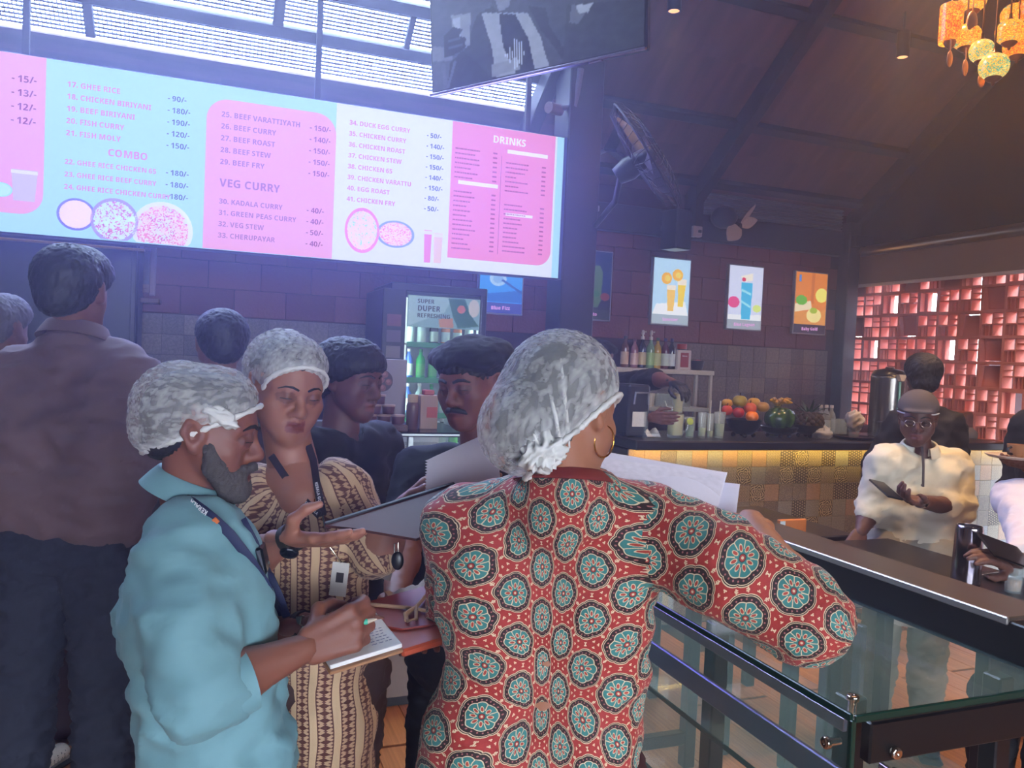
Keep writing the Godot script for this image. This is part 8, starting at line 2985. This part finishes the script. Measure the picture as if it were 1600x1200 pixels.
func background_people() -> void:
	var hair := M("hair black", Color(0.07, 0.06, 0.06), 0.6)
	var black := M("black tee", Color(0.055, 0.055, 0.075), 0.85, 0.0, weave(54))
	var blackt := M("trousers black", Color(0.04, 0.04, 0.045), 0.85)
	# young man behind the woman in beige
	var f := (RT * 0.86 - FW * 0.42).normalized()
	var hc := at(548, 592, 2.35)
	var c := Vector3(hc.x, 0, hc.z) - f * 0.03
	var p := plan(c, f, hc.y - 0.22)
	var h := head_frame(hc, f - Vector3.UP * 0.12, 1.02)
	var t := figure("young dark-haired man in a black shirt, in profile behind the woman in beige", p, h, f, Color(0.40, 0.25, 0.22), black, blackt, 1.2, loose_hands(p, f), true)
	hair_cap(t, h, hair, 0.018)
	# man at the back with his face turned left
	f = (FW * 0.85 - RT * 0.5).normalized()
	hc = at(345, 535, 2.75)
	p = plan(Vector3(hc.x, 0, hc.z), f, hc.y - 0.23, 0.17)
	h = head_frame(hc, f, 1.0)
	t = figure("black-haired man with a grey collar standing behind the two hairnets, back turned", p, h, f, Color(0.50, 0.32, 0.26), M("grey shirt", Color(0.42, 0.40, 0.44), 0.8, 0.0, weave(57)), M("trousers grey", Color(0.16, 0.16, 0.18), 0.8), 1.3, loose_hands(p, f))
	collar(t, p.neck - Vector3.UP * 0.004, Vector3.UP + f * 0.3, f, 0.070, 0.070, 0.030, 0.4, M("grey shirt", Color(0.42, 0.40, 0.44)))
	hair_cap(t, h, hair, 0.016)
	# grey-haired man at the left edge
	f = (FW * 0.9 + RT * 0.2).normalized()
	hc = at(2, 512, 2.68)
	p = plan(Vector3(hc.x, 0, hc.z), f, hc.y - 0.23)
	p.ar = onz_floor(42, 1196, 0.07)
	p.kr = mid(p.hr, p.ar, 0.48) + f * 0.04
	h = head_frame(hc, f, 1.0)
	t = figure("grey-haired man at the left edge behind the plum shirt, in white trainers", p, h, f, Color(0.42, 0.27, 0.22), M("dark shirt", Color(0.10, 0.10, 0.13), 0.85), M("trousers grey", Color(0.16, 0.16, 0.18), 0.8), 1.2, loose_hands(p, f))
	hair_cap(t, h, M("hair grey", Color(0.33, 0.31, 0.32), 0.7), 0.014)
	shoe(t, p.ar + f * 0.002, f, M("trainer white", Color(0.80, 0.78, 0.74), 0.6), M("trainer sole", Color(0.85, 0.83, 0.8), 0.6))
	# man in the white kurta with cap and phone
	f = (-RT * 0.30 - FW * 0.95).normalized()
	hc = at(1434, 654, 3.42)
	c = Vector3(hc.x, 0, hc.z)
	p = plan(c, f, hc.y - 0.21, 0.165, 0.83)
	p.rs = at(1383, 724, 3.42)
	p.ls = at(1488, 728, 3.5)
	p.re = at(1362, 790, 3.44)
	p.rw = at(1344, 833, 3.36)
	p.le = at(1500, 795, 3.44)
	p.lw = at(1437, 783, 3.25)
	p.neck = at(1436, 700, 3.46)
	h = head_frame(hc, -RT * 0.42 - FW * 0.85 - Vector3.UP * 0.12, 0.95)
	var rh := new_hand(p.rw, at(1332, 855, 3.33) - p.rw, FW + RT * 0.4, true, [0.4, 0.45, 0.5, 0.5], 0.4)
	var lh := new_hand(p.lw, at(1390, 775, 3.16) - p.lw, CU * 0.9 - CF * 0.4, false, [0.45, 0.5, 0.55, 0.6], 0.4)
	var wk := M("white kurta", Color(0.82, 0.79, 0.70), 0.85, 0.0, weave(58))
	t = figure("man in a cream kurta and flat cap holding a phone before the bar", p, h, f, Color(0.34, 0.21, 0.18), wk, M("trousers cream", Color(0.60, 0.57, 0.5), 0.8), 1.35, [rh, lh], true, 0.62, 0.9)
	collar(t, p.neck - Vector3.UP * 0.008, Vector3.UP + f * 0.3, f, 0.064, 0.064, 0.030, 0.45, wk)
	var cp := Sdf.new()
	cp.k = 110.0
	cp.add(h * Vector3(0, 0.040, -0.040), h * Vector3(0, 0.046, 0.016), 0.084, 0.078)
	cp.add(h * Vector3(-0.03, 0.045, 0.082), h * Vector3(0.03, 0.045, 0.082), 0.03, 0.03, h.basis.y.normalized(), 0.3)
	cp.cut(h * (Vector3(0, 0.03, 0) + Vector3(0, -0.99, 0.1) * 0.8), h * (Vector3(0, 0.03, 0) + Vector3(0, -0.99, 0.1) * 0.801), 0.76, 0.76)
	var cb := Mb.new()
	cp.net(cb, 0.006)
	obj("flat_cap", cb, M("cap brown grey", Color(0.30, 0.27, 0.27), 0.85), t)
	var ct := Mb.new()
	ct.tube([h * Vector3(-0.084, 0.026, -0.02), h * Vector3(-0.066, 0.030, 0.045), h * Vector3(-0.03, 0.032, 0.078)], 0.003, 6)
	ct.tube([h * Vector3(0.084, 0.026, -0.02), h * Vector3(0.066, 0.030, 0.045), h * Vector3(0.03, 0.032, 0.078)], 0.003, 6)
	obj("cap_piping", ct, M("print white", Color(0.85, 0.85, 0.85), 0.6), t)
	var gl := Mb.new()
	gl.xf = h
	for e in [-1.0, 1.0]:
		var ring := []
		for k in 17:
			ring.append(Vector3(e * 0.032 + cos(TAU * k / 16) * 0.020, -0.006 + sin(TAU * k / 16) * 0.015, 0.098))
		gl.tube(ring, 0.0016, 6, false)
		gl.tube([Vector3(e * 0.052, -0.002, 0.097), Vector3(e * 0.075, 0.004, 0.04), Vector3(e * 0.078, 0.004, -0.015)], 0.0016, 6)
	gl.tube([Vector3(-0.012, -0.002, 0.099), Vector3(0.012, -0.002, 0.099)], 0.0016, 6)
	obj("glasses", gl, M("chrome", Color(0.82, 0.78, 0.72), 0.12, 1.0), t)
	var pl := Mb.new()
	pl.tube([p.neck + f * 0.07 + Vector3.UP * 0.01, p.neck + f * 0.12 - Vector3.UP * 0.06, p.neck + f * 0.142 - Vector3.UP * 0.15], [0.006, 0.005, 0.005], 8)
	obj("hanging_cord", pl, M("cord grey", Color(0.25, 0.22, 0.22), 0.7), t)
	var wd: Vector3 = (p.lw - p.le).normalized()
	var ws := Mb.new()
	ws.tube([p.lw - wd * 0.02, p.lw - wd * 0.0], [0.029, 0.029], 16)
	obj("watch", ws, M("chrome", Color(0.82, 0.78, 0.72), 0.12, 1.0), t)
	var ph := thing("phone", "black phone held by the man in the cream kurta", "phone", at(1386, 766, 3.13))
	var pm := Mb.new()
	pm.box(at(1384, 765, 3.13), Vector3(0.072, 0.008, 0.14), 0.003, Basis(RT * 0.8 + FW * 0.1, CU, FW).orthonormalized().rotated(CF, 0.25).rotated(CR, 0.35))
	obj("phone_body", pm, M("phone dark", Color(0.04, 0.07, 0.09), 0.2), ph)
	# dark-clothed man with his back to us at the bar
	f = (FW * 0.95 + RT * 0.2).normalized()
	hc = at(1441, 586, 4.45)
	p = plan(Vector3(hc.x, 0, hc.z), f, hc.y - 0.235, 0.17)
	p.ls = at(1405, 662, 4.45)
	p.rs = at(1486, 664, 4.45)
	h = head_frame(hc, f, 1.0)
	t = figure("dark-haired man in a black jacket, back turned, behind the man in cream", p, h, f, Color(0.42, 0.28, 0.22), M("jacket black", Color(0.06, 0.065, 0.08), 0.75), blackt, 1.9, loose_hands(p, f))
	hair_cap(t, h, hair, 0.024, "hair", -0.05)
	# barista behind the bar
	f = (-FW * 0.55 + RT * 0.83).normalized()
	hc = at(938, 560, 5.55)
	p = plan(Vector3(hc.x, 0, hc.z), f, hc.y - 0.235)
	p.ls = at(958, 602, 5.45)
	p.rs = at(905, 610, 5.55)
	p.le = at(1024, 592, 5.0)
	p.lw = at(1052, 598, 4.78)
	p.re = at(960, 665, 5.1)
	p.rw = at(1018, 652, 4.82)
	p.neck = at(936, 590, 5.56)
	h = head_frame(hc, f - Vector3.UP * 0.2, 1.03)
	rh = new_hand(p.rw, at(1052, 655, 4.70) - p.rw, FW * 0.5 + CR * 0.2 - CF * 0.2, true, [0.35, 0.4, 0.4, 0.45], 0.5)
	t = figure("barista in black cap and shirt pouring juice behind the bar", p, h, f, Color(0.46, 0.28, 0.22), black, blackt, 0.98, [rh])
	beret(t, h, M("beret black", Color(0.06, 0.06, 0.09), 0.85, 0.0, weave(55)))
	var gv := Mb.new()
	var gs := new_hand(p.lw, at(1080, 612, 4.62) - p.lw, -CU * 0.8 + CF * 0.2, false, [0.5, 0.55, 0.6, 0.6], 0.6, 1.06)
	gs.net(gv, 0.0045)
	obj("black_glove", gv, M("glove black", Color(0.07, 0.065, 0.07), 0.5), t)
	# waiter with a tray at the right edge
	f = (-RT * 0.9 - FW * 0.35).normalized()
	c = at(1668, 700, 3.5) * Vector3(1, 0, 1)
	p = plan(c, f, 1.38)
	p.lw = at(1604, 728, 3.2)
	p.le = at(1660, 770, 3.3)
	p.rw = at(1612, 800, 3.5)
	h = head_frame(c + Vector3.UP * 1.62, f, 1.0)
	lh = new_hand(p.lw, at(1572, 722, 3.12) - p.lw, CU, false, [0.15, 0.15, 0.2, 0.2], 0.3)
	t = figure("waiter in black at the right edge carrying a tray with a cup", p, h, f, Color(0.40, 0.25, 0.2), black, blackt, 1.6, [lh])
	hair_cap(t, h, hair, 0.014)
	var tc := at(1590, 716, 3.13)
	var ty := thing("serving_tray", "small oval tray balanced by the waiter at the right edge", "tray", tc)
	var tm := Mb.new()
	tm.lathe([Vector2(0, 0), Vector2(0.1, 0), Vector2(0.115, 0.01), Vector2(0.11, 0.012), Vector2(0.098, 0.004), Vector2(0, 0.004)], 26, tc)
	obj("tray_body", tm, M("tray pale", Color(0.70, 0.64, 0.58), 0.4), ty)
	var uc := tc + Vector3(-0.02, 0.004, 0.01)
	var cu := thing("coffee_cup", "tan paper coffee cup with a dark sleeve on the waiter's tray", "cup", uc)
	var um := Mb.new()
	um.lathe([Vector2(0, 0), Vector2(0.024, 0), Vector2(0.036, 0.052), Vector2(0.033, 0.052), Vector2(0.021, 0.004), Vector2(0, 0.004)], 20, uc)
	obj("cup_body", um, M("cup tan", Color(0.62, 0.44, 0.30), 0.5), cu)
	var uh := Mb.new()
	uh.tube([uc + Vector3(-0.03, 0.042, 0), uc + Vector3(-0.05, 0.036, 0.0), uc + Vector3(-0.046, 0.016, 0), uc + Vector3(-0.027, 0.014, 0)], 0.005, 8)
	obj("cup_handle", uh, M("saucer dark", Color(0.12, 0.08, 0.07), 0.3), cu)
	# seated guest with a tablet at the right edge
	f = (-RT * 0.75 - FW * 0.65).normalized()
	c = at(1665, 900, 2.95) * Vector3(1, 0, 1)
	p = plan(c, f, 1.14, 0.18, 0.55)
	p.kl = p.hl + f * 0.40 - Vector3.UP * 0.05
	p.kr = p.hr + f * 0.40 - Vector3.UP * 0.05
	p.al = p.kl - Vector3.UP * (p.kl.y - 0.08)
	p.ar = p.kr - Vector3.UP * (p.kr.y - 0.08)
	p.re = at(1612, 855, 2.75)
	p.rw = at(1572, 885, 2.62)
	h = head_frame(c + Vector3.UP * 1.38, f - Vector3.UP * 0.3, 1.0)
	rh = new_hand(p.rw, at(1545, 868, 2.58) - p.rw, -CU * 0.7 + CF * 0.4, true, [0.3, 0.3, 0.35, 0.4], 0.4)
	t = figure("guest in a white shirt seated at the right edge, using a black tablet", p, h, f, Color(0.36, 0.22, 0.18), M("white shirt", Color(0.80, 0.78, 0.80), 0.8), blackt, 1.5, [rh], false, 0.56)
	hair_cap(t, h, hair, 0.014)
	var sp := Vector3(c.x, 0, c.z)
	var st := thing("stool", "dark stool under the guest with the tablet", "stool", sp)
	var sm := Mb.new()
	sm.lathe([Vector2(0, 0.40), Vector2(0.17, 0.40), Vector2(0.18, 0.42), Vector2(0.17, 0.44), Vector2(0, 0.445)], 24, sp)
	obj("seat", sm, M("table dark", Color(0.12, 0.09, 0.08), 0.3), st)
	for k in 4:
		var a := TAU * k / 4 + 0.4
		var lm := Mb.new()
		lm.tube([sp + Vector3(cos(a) * 0.12, 0.4, sin(a) * 0.12), sp + Vector3(cos(a) * 0.17, 0.0, sin(a) * 0.17)], 0.013, 8)
		obj("leg", lm, M("case black", Color(0.035, 0.035, 0.038), 0.3), st)
	var tb := thing("tablet", "black tablet held flat by the seated guest at the right edge", "tablet", at(1572, 862, 2.58))
	var bm := Mb.new()
	bm.box(at(1572, 862, 2.58), Vector3(0.17, 0.008, 0.12), 0.003, Basis(RT, CU, RT.cross(CU)).orthonormalized().rotated(CF, 0.35).rotated(CR, 0.5))
	obj("tablet_body", bm, M("black glass", Color(0.03, 0.035, 0.035), 0.12), tb)

func onz_floor(x: float, y: float, hgt: float) -> Vector3:
	return on(1, x, y, hgt)
